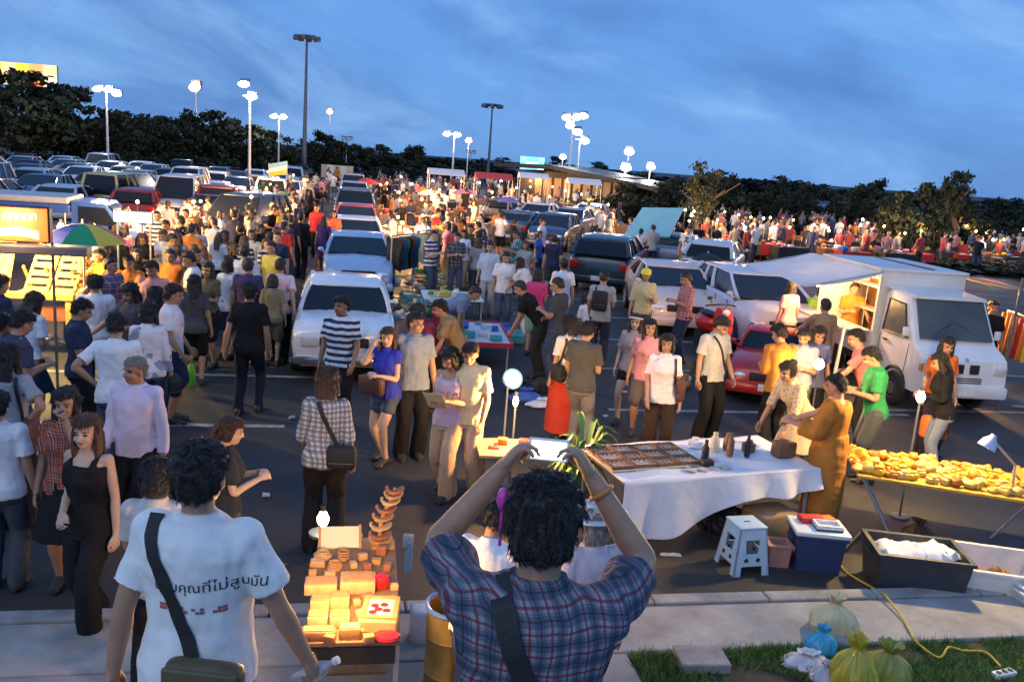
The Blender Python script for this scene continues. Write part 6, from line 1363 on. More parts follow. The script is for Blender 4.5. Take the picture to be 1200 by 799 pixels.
def scooter():
    p = G(832, 415); t = thing('motor_scooter', 'red motor scooter seen from the front beside the low red car', 'scooter', p, R(195)); m = M('scooter_red', (.5, .015, .02), .3, var=.06, coat=.5)
    for yy in (.55, -.5):
        mb = MB(); mb.lathe([(.13, -.05), (.21, -.05), (.23, 0), (.21, .05), (.13, .05)], 20, (0, yy, .23), Matrix.Rotation(R(90), 3, 'Y')); w = mb.build('wheel', TYRE, t); mb = MB(); mb.lathe([(.02, -.04), (.13, -.03), (.13, .03), (.02, .04)], 16, (0, yy, .23), Matrix.Rotation(R(90), 3, 'Y')); mb.build('rim', RIM, w)
    mb = MB(); mb.rings([[V((a * w, y, z)) for a, y, z in ((-1, y0, z0), (-.6, y0 + .08, z0), (.6, y0 + .08, z0), (1, y0, z0), (.6, y0 - .05, z0), (-.6, y0 - .05, z0))] for w, y0, z0 in ((.10, .5, .35), (.19, .42, .55), (.22, .36, .8), (.16, .33, 1.0))]); mb.ell((0, -.35, .6), (.16, .38, .2)); mb.box((0, .1, .33), (.26, .5, .08), None, .02); mb.build('fairing', m, t)
    mb = MB(); mb.ell((0, -.25, .8), (.13, .34, .06)); mb.build('seat', BLACKP, t); mb = MB(); mb.ell((0, .44, .92), (.09, .05, .07)); mb.build('headlight', HEADL, t); mb = MB(); mb.tube([(-.33, .2, 1.02), (-.12, .3, 1.06), (.12, .3, 1.06), (.33, .2, 1.02)], .016, 8); mb.build('handlebar', BLACKP, t)
    for s in (-1, 1): mb = MB(); mb.ell((s * .28, .25, 1.18), (.06, .015, .04)); mb.bar((s * .22, .25, 1.05), (s * .28, .25, 1.17), .01); mb.build('mirror', BLACKP, t)
scooter()
# ---------------------------------------------------------------- far stalls with their lamps
LAMPN = 0
def far_stall(px, py, zone, i, energy=26, col=WARM, canopy=None, wd=1.4):
    global LAMPN
    p = G(px, py); dist = p.y; rz = R(8) + rng.uniform(-.15, .15); cn = rng.choice(['cream', 'white', 'brown', 'brown', 'black', 'cream'] if 'food truck' not in zone else ['brown', 'black', 'black', 'red'])
    mb = MB(); mb.box((0, 0, .7), (wd, .75, .04)); mb.box((0, -.37, .45), (wd, .02, .48)); mb.box((0, .37, .45), (wd, .02, .48)); 
    for s in (-1, 1): mb.box((s * (wd / 2 - .03), 0, .34), (.04, .66, .68))
    tag(objc(mb.build('market_table', OBJC, None, False, p, (0, 0, rz)), PAL[cn]), f'{cn} cloth-fronted table {zone}', 'table', f'{cn} cloth-fronted tables {zone}')
    spread(zone, (p.x, p.y), wd * .9, .6, .722, rz, 4 if dist < 45 else 3, i * 7 + int(px), zone, ('box', 'cloth', 'ball', 'jar'), .26, ['cream', 'white', 'red', 'orange', 'yellow', 'pink', 'blue', 'brown'])
    q = V((p.x + rng.uniform(-.4, .4), p.y + .1, 0)); h = rng.uniform(1.35, 1.9); mb = MB(); mb.cyl((0, 0, 0), (0, 0, h), .015, n=6); t = thing('stall_lamp', f'bare bulb on a thin stand {zone}', 'lamp', q, 0, f'bulb lamps {zone}'); mb.build('stand', BLACKP, t)
    r = .03 + .0006 * dist; mb = MB(); mb.ell((0, 0, h), (r, r, r), 10, 7); mb.build('bulb', (BULBS if col == WARM else BULBW), t); point('bulb_light', (0, -.02, h + r + .03), energy, col, t, .06)
    if canopy:
        t = thing('stall_canopy', f'{canopy[1]} canopy on thin posts {zone}', 'canopy', p, rz, f'{canopy[1]} canopies {zone}'); mb = MB(); mb.sheet(lambda u, v: ((u - .5) * 2.2, (v - .5) * 1.8, 2.35 + .35 * (1 - abs(2 * v - 1))), 4, 6, .012); mb.build('canvas_top', M('canopy_%s' % canopy[1], canopy[0], .8, var=.08), t, False)
        for sx in (-1, 1):
            for sy in (-1, 1): mb = MB(); mb.cyl((sx * 1.05, sy * .85, 0), (sx * 1.05, sy * .85, 2.36), .02, n=6); mb.build('post', STEEL, t)
CW = ((.7, .7, .7), 'white'); CB = ((.15, .2, .45), 'blue'); CR = ((.5, .06, .05), 'red'); CP = ((.62, .3, .38), 'pink')
Z1 = 'beside the row of parked cars'
for i, (px, py) in enumerate(((452, 262), (463, 270), (470, 288), (462, 302), (480, 300), (455, 248), (476, 258), (490, 272), (486, 248), (470, 240), (520, 316), (500, 290), (462, 320))): far_stall(px, py, Z1, i, 190)
Z2 = 'along the aisle by the car park'
for i, (px, py) in enumerate(((268, 278), (300, 262), (318, 250), (285, 300), (305, 282), (332, 243), (345, 236), (240, 285), (212, 292), (316, 237))): far_stall(px, py, Z2, i, 190)
Z3 = 'in the far middle of the market'
for i, (px, py, cv) in enumerate(((500, 244, None), (520, 250, CW), (540, 240, None), (560, 246, None), (575, 256, CR), (600, 250, None), (622, 246, CW), (640, 256, None), (660, 250, None), (680, 258, CW), (700, 270, None), (545, 262, None), (515, 264, None), (552, 280, None), (716, 278, None), (590, 240, None), (620, 238, CB), (650, 242, None))): far_stall(px, py, Z3, i, 170, WARM if i % 5 else WHITE, cv)
Z4 = 'in the far market behind the food truck'
for i in range(34):
    px = 812 + (i % 17) * 23 + rng.uniform(-8, 8); py = (289, 301)[i // 17] + (px - 812) * .05 + rng.uniform(-4, 4); far_stall(px, py, Z4, i, 55, WARM if i % 4 else WHITE, None, 1.5)
Z5 = 'behind the pink saloon'
for i, (px, py) in enumerate(((775, 300), (800, 296), (745, 296), (812, 306))): far_stall(px, py, Z5, i, 190)
Z6 = 'in the crowd behind the yellow-lit stall'
for i, (px, py) in enumerate(((150, 322), (176, 312), (205, 304), (130, 345), (232, 316), (190, 330))): far_stall(px, py, Z6, i, 190)

# litter trodden into the asphalt
q = random.Random(303)
for k in range(46):
    g_ = G(q.uniform(40, 1100), q.uniform(455, 690)); 
    if g_.x > 1.0 and g_.y < 9.5: g_ = G(q.uniform(420, 800), q.uniform(455, 500))
    kd_ = q.choice(['paper', 'leaf', 'cup']); w_ = q.uniform(.04, .09); mb = MB(); cn_ = {'paper': (.55, .54, .5), 'leaf': (.22, .14, .05), 'cup': (.5, .48, .45)}[kd_]
    if kd_ == 'cup': mb.lathe([(.02, -.035), (.028, .035), (.025, .035), (.017, -.03)], 10, (0, 0, .026), Matrix.Rotation(R(90), 3, 'X'))
    else: mb.sheet(lambda u, v: ((u - .5) * w_ * 1.3, (v - .5) * w_, .008 + .018 * abs(math.sin(u * 5 + k)) * v), 5, 4, .003)
    tag(objc(mb.build({'paper': 'paper_scrap', 'leaf': 'dry_leaf', 'cup': 'paper_cup'}[kd_], OBJC, None, True, (g_.x, g_.y, .001), (0, 0, q.uniform(0, 6))), cn_), {'paper': 'scrap of pale paper trodden on the asphalt', 'leaf': 'dry brown leaf lying on the asphalt', 'cup': 'dropped paper cup lying on the asphalt'}[kd_], kd_, {'paper': 'paper scraps on the asphalt', 'leaf': 'dry leaves on the asphalt', 'cup': 'dropped cups on the asphalt'}[kd_])

# the far-off part of the crowd, too distant to tell apart: one mass
def far_figure(mb, x, y, h, q):
    k = h / 1.7; a = q.uniform(0, 6.28); c, s_ = math.cos(a), math.sin(a); P = lambda u, v, z: (x + (u * c - v * s_) * k, y + (u * s_ + v * c) * k, z * k)
    mb.mat(q.randrange(2, 9)); mb.tube([P(0, 0, .82), P(0, 0, 1.1), P(0, 0, 1.36), P(0, 0, 1.46)], [.16, .15, .18, .08], 8, True, .7)
    for s in (-1, 1):
        mb.tube([P(s * .18, 0, 1.38), P(s * .22, .02, 1.12)], [.06, .055], 6); m0 = mb.cur
        mb.mat(0); mb.tube([P(s * .22, .02, 1.13), P(s * .21, .12 + .1 * q.random(), .9)], [.038, .03], 6); mb.mat(q.choice([9, 10])); st = q.uniform(-.12, .12) * s; mb.tube([P(s * .09, 0, .88), P(s * .1, st * .4, .46), P(s * .1, st, .03)], [.095, .07, .055], 6); mb.mat(m0)
    mb.mat(0); mb.tube([P(0, 0, 1.42), P(0, 0, 1.52)], [.05, .05], 6); mb.ell(P(0, .02, 1.59), (.08 * k, .09 * k, .11 * k), 8, 6); mb.mat(1); mb.ell(P(0, -.02, 1.63), (.088 * k, .095 * k, .095 * k), 8, 6)
q = random.Random(515); mb = MB()
for k in range(150):
    x = q.uniform(812, 1230); y = q.uniform(268, 310) + (x - 812) * .03; g_ = G(x, y); far_figure(mb, g_.x, g_.y, q.uniform(1.5, 1.75), q)
for k in range(110):
    x = q.uniform(440, 760); y = q.uniform(219, 238) + max(0, x - 560) * .09; g_ = G(x, y); far_figure(mb, g_.x, g_.y, q.uniform(1.5, 1.75), q)
fm = [SKIN, HAIRM] + [M('far_cloth_%d' % i, c, .9, var=.1) for i, c in enumerate(((.7, .7, .7), (.03, .03, .035), (.3, .05, .05), (.05, .07, .16), (.5, .42, .3), (.25, .25, .27), (.45, .2, .22), (.02, .02, .025), (.06, .07, .11)))]
tag(mb.build('distant_crowd', fm, None, True), 'far-off crowd of shoppers merging into one mass under the market lamps', 'crowd', kind='stuff')

p = FW(-1.95, .35, 0); t = thing('clothes_rack', 'steel rack hung with orange garments past the nose of the food truck', 'rack', p, ft_rz + R(80)); mb = MB()
for s in (-1, 1): mb.cyl((s * .6, 0, 0), (s * .6, 0, 1.5), .018, n=8); mb.bar((s * .6, -.25, .02), (s * .6, .25, .02), .03)
mb.cyl((-.6, 0, 1.5), (.6, 0, 1.5), .018, n=8); mb.build('rail', STEEL, t)
for k in range(7):
    mb = MB(); mb.box((-.48 + k * .16, 0, 1.12), (.05, .42, .72), None, .02); mb.v = [(x + .02 * math.sin(z * 9 + k), y * (1 - .25 * (z > 1.4)), z) for x, y, z in mb.v]
    cn = ['orange', 'orange', 'brown', 'orange', 'red', 'orange', 'yellow'][k]; tag(objc(mb.build('garment', OBJC, None, True, p, (0, 0, ft_rz + R(80))), PAL[cn]), f'{cn} garment on the rack past the nose of the food truck', 'garment', f'{cn} garments past the nose of the food truck')
# ================================================================== the people
WHT, OFFW, BLK, NAV, GRY, DGR, LAV = (.76, .76, .78), (.66, .64, .58), (.014, .014, .016), (.03, .04, .085), (.30, .32, .34), (.07, .075, .085), (.60, .55, .70)
def p(label, x, y, face, h, top, tc, low, lc, hair='short', near=True, hm='black', **k):
    ex = {a: k.pop(a) for a in ('skin', 'topmat', 'hem', 'belly', 'z', 'tag_', 'extra', 'loc', 'group', 'shoes', 'off') if a in k}
    return person(label, None if 'loc' in ex else (x, y), face, h, k, (top, tc) if top else None, (low, lc) if low else None, hair, hm, near=near, **ex)
PLAID = pattern('blue_plaid_cloth', 'plaid', [(.24, .26, .30), (.02, .03, .085), (.17, .015, .035), (.015, .035, .04)], .62); CHECK = pattern('grey_check_cloth', 'check', [(.62, .60, .58), (.13, .13, .15), (.06, .06, .08)], .9); STRIPE = pattern('navy_stripe_cloth', 'stripe', [(.70, .71, .74), (.03, .045, .11)], 1.1)
REDPL = pattern('red_plaid_cloth', 'plaid', [(.45, .05, .04), (.07, .02, .02), (.05, .1, .04), (.5, .4, .3)], .9); FLOR = pattern('cream_floral_cloth', 'floral', [(.68, .55, .36), (.40, .24, .12), (.55, .42, .26)], .7); REDCK = pattern('red_check_cloth', 'check', [(.55, .35, .32), (.40, .06, .06), (.2, .03, .03)], 1.0)
PRINT = pattern('printed_white_cloth', 'floral', [(.74, .74, .78), (.72, .72, .77), (.30, .33, .42)], 2.6)
# --- front
ph = p('man seen from behind in a blue plaid shirt, holding up a phone with both hands', 641, 556, -3, 1.70, 'short', WHT, 'jeans', 'denim', 'short', topmat=PLAID, z=1.05, aL='up', aR='up', nod=4, off=.026)
wm = p('big man seen from behind in a white T-shirt with printed writing on its back', 237, 517, -4, 1.80, 'short', (.78, .80, .78), 'trousers', DGR, 'short', z=.6, aL='downb', aR=((.20, .10, -.50), (.4, -1, 0), .8), nod=3, off=.032, belly=.02)
p('person with dark bobbed hair in a grey-white top just beyond the big man in white', 186, 536, 10, 1.60, 'short', (.50, .50, .48), 'trousers', BLK, 'bob', fem=True, aL='hold', aR='hold', nod=20)
p('girl with tied brown hair seen from the side, lit orange by the cart lamp', 276, 489, -62, 1.50, 'short', (.03, .03, .035), 'shorts', DGR, 'pony', hm='brown', fem=True, aR='hold', aL='hold', nod=16, skin='fair')
p('person in a plain white shirt stooping just in front of the raised phone man', 588, 588, -20, 1.52, 'short', WHT, 'trousers', NAV, 'short', aL='reach', aR='hold', lean=14, nod=24)
p('person in a pale grey hat with a red bag strap beside the raised phone man', 694, 590, 24, 1.58, 'short', (.50, .44, .50), 'trousers', BLK, 'bob', hm='grey', fem=True, aL='strap', lean=8)
# --- near group on the crowded side
p('woman in a black tank top with long loose hair walking toward the camera', 100, 487, 172, 1.62, 'tank', BLK, 'slacks', BLK, 'long', hm='brown', fem=True, aR='low', aL='down', fL=(0, .2), fR=(0, -.18), skin='fair', yaw=8)
p('woman in a red plaid shirt touching her mouth, behind the tank-top woman', 76, 456, 190, 1.58, 'short', WHT, 'skirt', BLK, 'mop', topmat=REDPL, fem=True, aL='face', aR='down')
p('elderly grey-haired man in a lavender long-sleeved shirt walking between the shoppers', 157, 418, 176, 1.66, 'long', LAV, 'slacks', BLK, 'crew', hm='grey', yaw=-24, aL='down', aR='downf', fL=(0, .12), fR=(0, -.1), skin='tan', belly=.03)
p('man from behind in a loose white T-shirt with a hand on his hip', 137, 369, 18, 1.70, 'short', WHT, 'jeans', 'denim', 'short', aL='hip', aR='hold', nod=20, lean=5, off=.03)
ww = p('woman from behind in a white long-sleeved top with a grey print', 176, 355, 28, 1.62, 'long', WHT, 'jeans', 'denim', 'bob', topmat=PRINT, fem=True, aR='bag', aL='hold', yaw=-30, nod=14)
p('man in white T-shirt and dark shorts seen side-on, a green bag at his leg', 207, 334, -78, 1.72, 'short', (.76, .74, .76), 'shorts', NAV, 'short', aL='downf', aR='downf', nod=12)
p('man in a grey-navy T-shirt looking down, with short thick hair', 34, 366, -35, 1.70, 'short', (.05, .06, .10), 'jeans', 'denim', 'short', nod=26, lean=6, aL='hold', aR='hold')
gt = p('person in a light grey T-shirt with a brown bag strap at the picture edge', 8, 402, 5, 1.66, 'short', GRY, 'trousers', BLK, 'long', fem=True, aR='hip', aL='down')
p('person in a white shirt cut by the picture edge below the grey T-shirt one', -4, 458, 8, 1.55, 'short', WHT, 'trousers', DGR, 'short')
p('woman with brown hair and a white blouse bending behind the man in grey-navy', 44, 344, -10, 1.62, 'short', WHT, 'skirt', NAV, 'mop', hm='brown', fem=True, nod=20, lean=12, aL='hold', aR='hold')
p('person in a pale blue shirt standing at the picture edge by the yellow stall', 6, 368, -20, 1.64, 'elbow', (.34, .46, .62), 'trousers', DGR, 'short', nod=18, aR='front')
p('dark-shirted man at the picture edge looking at the yellow stall', 3, 322, -30, 1.68, 'short', NAV, 'trousers', BLK, 'short', nod=14, aL='hold', aR='hold')
p('man in a plain black T-shirt and dark jeans seen squarely from behind', 293, 331, 4, 1.74, 'short', BLK, 'jeans', (.02, .022, .035), 'short', aL='downb', aR='down', fL=(0, -.1), fR=(0, .12), off=.028)
p('person with a red bag pressed against the side, behind the side-on white T-shirt man', 228, 322, 15, 1.58, 'short', DGR, 'shorts', BLK, 'long', fem=True, aR='bag', nod=10)
p('man in a white T-shirt with black hair among the stall shoppers', 111, 322, 25, 1.68, 'short', WHT, 'trousers', NAV, 'short', nod=18, aL='hold')
p('man in a navy shirt squeezed between two white T-shirts', 102, 352, -70, 1.66, 'short', NAV, 'trousers', BLK, 'short', nod=22, aL='hold', aR='hold')
p('person in charcoal with tousled hair behind the man with hand on hip', 148, 334, 160, 1.64, 'short', DGR, 'trousers', BLK, 'mop', nod=24, aL='hold', aR='reach')
p('woman in navy with long black hair next to the white printed top', 184, 336, -10, 1.64, 'short', NAV, 'jeans', 'denim', 'long', fem=True, nod=12)
p('man in a salmon pink shirt facing the camera in the crowd', 176, 307, 175, 1.68, 'short', (.72, .32, .28), 'trousers', BLK, 'short', nod=18, aL='hold', aR='hold')
p('vendor in a yellow and orange shirt beside the yellow deck chairs', 114, 292, 150, 1.62, 'short', (.72, .40, .05), 'trousers', BLK, 'short', aL='reach', aR='front', nod=14)
p('vendor in a plain orange shirt in the lamplit crowd', 150, 300, 190, 1.62, 'short', (.66, .22, .05), 'trousers', DGR, 'short', aL='reach', nod=14)
p('man from behind in a pale pink shirt with a yellow collar edge', 329, 303, 5, 1.70, 'short', (.66, .50, .56), 'trousers', BLK, 'short', fL=(0, .15), fR=(0, -.12), aL='swing', aR='swingb')
p('child in khaki with a yellow neckline in front of the pale pink shirt', 320, 322, 10, 1.45, 'short', (.22, .19, .11), 'shorts', (.2, .17, .1), 'bob', fem=True)
p('person in a yellow shirt with dark hair just above the pale pink shirt', 318, 284, 150, 1.66, 'short', (.68, .55, .10), 'trousers', BLK, 'short')
p('woman in a white blouse carrying a strap bag, behind the black T-shirt man', 268, 303, -30, 1.62, 'short', WHT, 'skirt', NAV, 'bob', fem=True, aL='strap')
p('man in white with his back turned, farther up the aisle from the black T-shirt man', 287, 288, 12, 1.68, 'short', (.7, .7, .76), 'trousers', DGR, 'short')
p('man in a dark purple-blue top walking just ahead of the black T-shirt man', 291, 303, 8, 1.70, 'short', (.06, .05, .13), 'trousers', BLK, 'short', fL=(0, .15), fR=(0, -.15))
p('woman in dark olive with wavy hair in the middle of the crowded aisle', 243, 308, 170, 1.62, 'short', (.12, .10, .06), 'shorts', BLK, 'mop', fem=True, aL='hold')
# --- walkway in the middle
sm = p('man in a navy and white striped polo shirt standing at the white saloon', 400, 347, 172, 1.70, 'short', WHT, 'trousers', BLK, 'short', topmat=STRIPE, yaw=-25, skin='tan', aL='downf', aR='down')
cw_ = p('woman from behind in a grey checked shirt with a black bag', 385, 431, 6, 1.64, 'elbow', WHT, 'slacks', (.03, .022, .02), 'mop', hm='brown', topmat=CHECK, aL='downf', aR='bag', nod=14, fem=True, off=.032)
bw = p('young woman in a bright blue top and denim shorts with long hair', 455, 384, 150, 1.58, 'cap', (.035, .05, .42), 'hotpants', 'denim', 'long', hm='brown', fem=True, aR='face', aL='hold', fL=(0, .1), fR=(0, -.08), yaw=25, skin='fair')
p('man in a grey-blue T-shirt and black trousers with his face lit orange', 489, 366, 200, 1.72, 'short', (.21, .26, .34), 'slacks', BLK, 'short', yaw=25, aL='down', aR='downb', off=.028)
vw = p('woman in a pink-white vest over navy studying a paper she holds', 524, 410, 158, 1.62, 'tank', (.60, .44, .52), 'slacks', (.48, .32, .20), 'bob', fem=True, aL='hold', aR='hold', nod=26, fL=(0, .2), fR=(0, -.15), yaw=-12)
p('man in a cream T-shirt walking close beside the woman studying a paper', 551, 403, 165, 1.68, 'short', (.76, .62, .36), 'slacks', (.45, .36, .28), 'crew', aL='downf', aR='hold', nod=20, fL=(0, -.12), fR=(0, .15), yaw=10)
p('person in maroon bending over the goods beside the white saloon', 486, 358, 140, 1.60, 'short', (.22, .03, .06), 'trousers', BLK, 'bob', fem=True, lean=30, aL='reach', aR='reach', nod=10)
p('man in tan bending over goods next to the person in maroon', 512, 352, 100, 1.66, 'short', (.34, .22, .10), 'trousers', BLK, 'short', lean=34, aL='reach', aR='reach')
p('man in a grey-blue shirt and red shorts bent double over a stall', 562, 338, -95, 1.68, 'short', (.20, .24, .36), 'shorts', (.35, .03, .05), 'short', lean=62, aL='reach', aR='reach')
p('man in black leaning over the stall from the far side of the red-shorts man', 606, 330, 80, 1.70, 'short', BLK, 'trousers', (.03, .03, .03), 'short', lean=38, aL='reach', aR='reach', nod=6)
p('man in a charcoal T-shirt and jeans looking down at the stalls', 651, 326, 62, 1.72, 'short', (.055, .065, .08), 'jeans', 'denim', 'short', nod=22, aL='hold', aR='low')
p('woman in a vivid pink top and pale green shorts', 631, 315, -12, 1.60, 'short', (.66, .06, .20), 'shorts', (.28, .45, .36), 'bob', fem=True, aR='hold')
p('person in a clean white T-shirt with dark hair before the teal wagon', 661, 303, 15, 1.68, 'short', WHT, 'trousers', OFFW, 'short', aL='hold')
p('man crouching in white beside the charcoal T-shirt man', 686, 343, 40, 1.60, 'short', WHT, 'trousers', DGR, 'bob', squat=True, lean=20, aL='floor', aR='knee')
gp = p('man from behind in a light grey T-shirt with a black backpack strap', 709, 318, -14, 1.70, 'short', (.36, .36, .35), 'trousers', (.04, .04, .06), 'short', nod=14, aL='downf', aR='hold')
p('man in a white shirt talking among the shoppers by the teal wagon', 594, 296, 190, 1.64, 'short', WHT, 'jeans', 'denim', 'short', aL='hold', nod=16)
p('man in a pale blue shirt standing in the warm light of the walkway', 575, 284, 170, 1.66, 'elbow', (.46, .54, .66), 'trousers', GRY, 'short')
p('woman in white stooping with a bag behind the bent man in red shorts', 608, 302, 60, 1.60, 'short', (.72, .70, .66), 'trousers', OFFW, 'bob', fem=True, lean=25, aL='reach', aR='bag')
p('person in a bright red shirt in the middle of the walkway', 533, 264, 5, 1.64, 'short', (.75, .09, .07), 'trousers', (.45, .33, .16), 'bob', fem=True)
p('person in dark green walking beside the bright red shirt', 552, 264, 175, 1.70, 'short', (.04, .08, .04), 'trousers', (.10, .11, .05), 'short', fL=(0, .15), fR=(0, -.15))
wr = p('woman in a white blouse and red skirt with a black shoulder bag', 666, 370, 30, 1.62, 'short', (.74, .70, .64), 'longskirt', (.48, .05, .03), 'mop', fem=True, aL='bag', aR='hold', nod=16)
p('man in a dark grey T-shirt and grey jeans carrying an orange packet', 692, 378, -28, 1.66, 'short', (.07, .075, .07), 'jeans', (.17, .17, .19), 'short', aL='downf', aR='hold', nod=26, fL=(0, .1), fR=(0, -.1))
p('woman with a white headband and black shorts in the walkway', 746, 368, 160, 1.58, 'short', (.36, .30, .30), 'hotpants', BLK, 'long', hm='brown', fem=True, fL=(0, -.2), fR=(0, .18), skin='fair')
p('woman in a pink striped top right beside the white headband', 763, 374, 165, 1.58, 'short', (.58, .25, .28), 'shorts', (.10, .09, .10), 'long', fem=True, aL='hold', yaw=15)
wt = p('woman in a white T-shirt and dark trousers carrying a brown shoulder bag', 783, 392, 176, 1.60, 'short', (.78, .72, .74), 'slacks', (.04, .026, .02), 'bob', fem=True, aL='down', aR='downf', yaw=-10, off=.03)
gm = p('man in a grey-white T-shirt with a black strap and black trousers, looking down', 852, 374, 205, 1.70, 'short', (.52, .50, .46), 'slacks', BLK, 'short', nod=30, aL='downf', aR='down', yaw=20)
p('man in a hard yellow helmet and pale yellow shirt beside the pink saloon', 758, 316, 176, 1.64, 'elbow', (.55, .48, .28), 'trousers', DGR, None, aL='hold', aR='down')
p('man in a red checked shirt in front of the silver hatchback', 802, 320, 100, 1.70, 'elbow', WHT, 'jeans', (.03, .04, .08), 'short', topmat=REDCK, nod=20, aL='hold', aR='hold')
p('man in an orange-brown hooded top before the low red car', 911, 380, 20, 1.70, 'long', (.42, .17, .035), 'trousers', BLK, 'short', nod=20, aL='hold', aR='reach', lean=10, off=.03)
p('small person in pale blue-grey between the orange hood and the lamp pole', 943, 386, 150, 1.60, 'short', (.30, .33, .45), 'trousers', DGR, 'short', nod=18, aL='hold')
p('person in navy with a white lanyard behind the brightest bulb', 962, 384, 175, 1.60, 'short', (.12, .14, .28), 'trousers', BLK, 'bob', fem=True, nod=14)
p('man in a dusty pink shirt leaning forward beside the truck', 1000, 386, 72, 1.68, 'short', (.50, .16, .16), 'trousers', BLK, 'short', lean=20, nod=12, aL='reach', aR='hold')
p('man in a shiny green shirt looking down by the truck door', 1016, 408, 80, 1.66, 'short', (.03, .24, .08), 'shorts', DGR, 'short', nod=26, aL='hold', aR='hold', lean=8)
p('person in an orange-brown robe standing in the lamplight at the end of the white-cloth table', 978, 438, 62, 1.66, 'robe', (.42, .17, .03), None, None, 'crew', nod=12, aL='front', aR='reach', shoes=(.12, .06, .03))
p('woman in a cream flowered dress bending behind the brightest bulb', 921, 424, 120, 1.62, 'elbow', WHT, 'skirt', (.6, .48, .3), 'bun', topmat=FLOR, fem=True, lean=34, aL='reach', aR='reach', nod=0)
ob = p('long-haired woman in a black jacket and jeans, an orange bag at her side', 1098, 414, 75, 1.58, 'long', BLK, 'jeans', (.20, .24, .33), 'long', fem=True, lean=10, aL='hold', aR='bag', nod=18)
p('woman with long black hair in an orange top at the nose of the truck', 1113, 396, 178, 1.62, 'short', (.62, .15, .03), 'trousers', (.05, .04, .05), 'long', fem=True, nod=12)
# helpers at the food counter and aisle figures
p('cook in dark clothes leaning over the red food counter', 975, 322, 160, 1.66, 'short', (.05, .04, .04), 'trousers', BLK, 'short', lean=20, aL='reach', aR='reach', near=False)
p('cook in orange working under the white awning', 1003, 332, 175, 1.64, 'short', (.60, .20, .04), 'trousers', BLK, 'short', aL='reach', aR='hold', near=False)
p('customer in pale pink waiting under the white awning by the hatchback', 928, 330, 20, 1.62, 'short', (.62, .34, .40), 'trousers', BLK, 'bob', near=False, fem=True)
p('person in brown facing away at the red food counter', 968, 350, 10, 1.66, 'short', (.30, .2, .12), 'trousers', DGR, 'short', near=False, aL='reach')
p('vendor in orange under the short cream awning of the truck', 0, 0, 150, 1.64, 'short', (.55, .18, .04), 'trousers', BLK, 'bob', near=False, fem=True, aL='reach', loc=FW(-1.75, -1.1, 0))
p('vendor in black under the short cream awning of the truck', 0, 0, 170, 1.68, 'short', BLK, 'trousers', BLK, 'short', near=False, loc=FW(-1.5, .1, 0))
p('tall dark-clothed man walking up the aisle by the parked row', 353, 250, 3, 1.74, 'long', (.02, .02, .022), 'trousers', BLK, 'short', near=False, fL=(0, .15), fR=(0, -.15))
p('woman in a purple-blue dress walking beside the tall dark-clothed man', 380, 254, 5, 1.64, 'cap', (.08, .05, .2), 'skirt', (.08, .05, .2), 'long', near=False, fem=True, fL=(0, .12), fR=(0, -.12))
p('person in red just beyond the purple-blue dress', 371, 240, 175, 1.66, 'short', (.5, .04, .05), 'trousers', BLK, 'short', near=False)
p('person in orange close to the parked row, past the purple-blue dress', 392, 247, 175, 1.62, 'short', (.65, .16, .06), 'trousers', DGR, 'bob', near=False, fem=True)
p('second dark-clothed man walking up the aisle, on the car park side', 341, 252, 5, 1.70, 'short', (.025, .025, .03), 'trousers', (.05, .05, .05), 'short', near=False, fL=(0, -.15), fR=(0, .15))
N_HERO = len(PEOPLE)
# --- the rest of the crowd, filled by area; every one an individual with his or her own clothes
fq = random.Random(42)
COLS = {'white': WHT, 'black': BLK, 'red': (.48, .04, .04), 'navy': NAV, 'grey': GRY, 'pink': (.60, .24, .33), 'yellow': (.62, .46, .08), 'orange': (.58, .19, .04), 'blue': (.06, .13, .42), 'green': (.06, .2, .07), 'cream': (.6, .52, .38), 'brown': (.16, .09, .05), 'purple': (.17, .07, .24), 'teal': (.05, .22, .24)}
OST = pattern('striped_cloth', 'stripe', [None, (.62, .62, .64)], 1.3); OCK = pattern('checked_cloth', 'check', [None, (.10, .10, .12), (.5, .5, .5)], .9); OPR = pattern('printed_cloth', 'floral', [None, (.58, .55, .52), (.12, .10, .12)], 1.6)
FP = [('standing', dict()), ('browsing', dict(nod=22, aL='hold', aR='hold')), ('walking', dict(fL=(0, .22), fR=(0, -.2), aL='swingb', aR='swing')), ('bending', dict(lean=28, aL='reach', aR='hold', nod=8)), ('turning', dict(aR='hip', yaw=20)), ('waiting', dict(aL='strap', aR='down', yaw=-20)), ('crouching', dict(squat=True, lean=18, aL='knee', aR='floor'))]
OCC = []
def free(q, r=.42):
    return all((q - o).length > r for o in OCC)
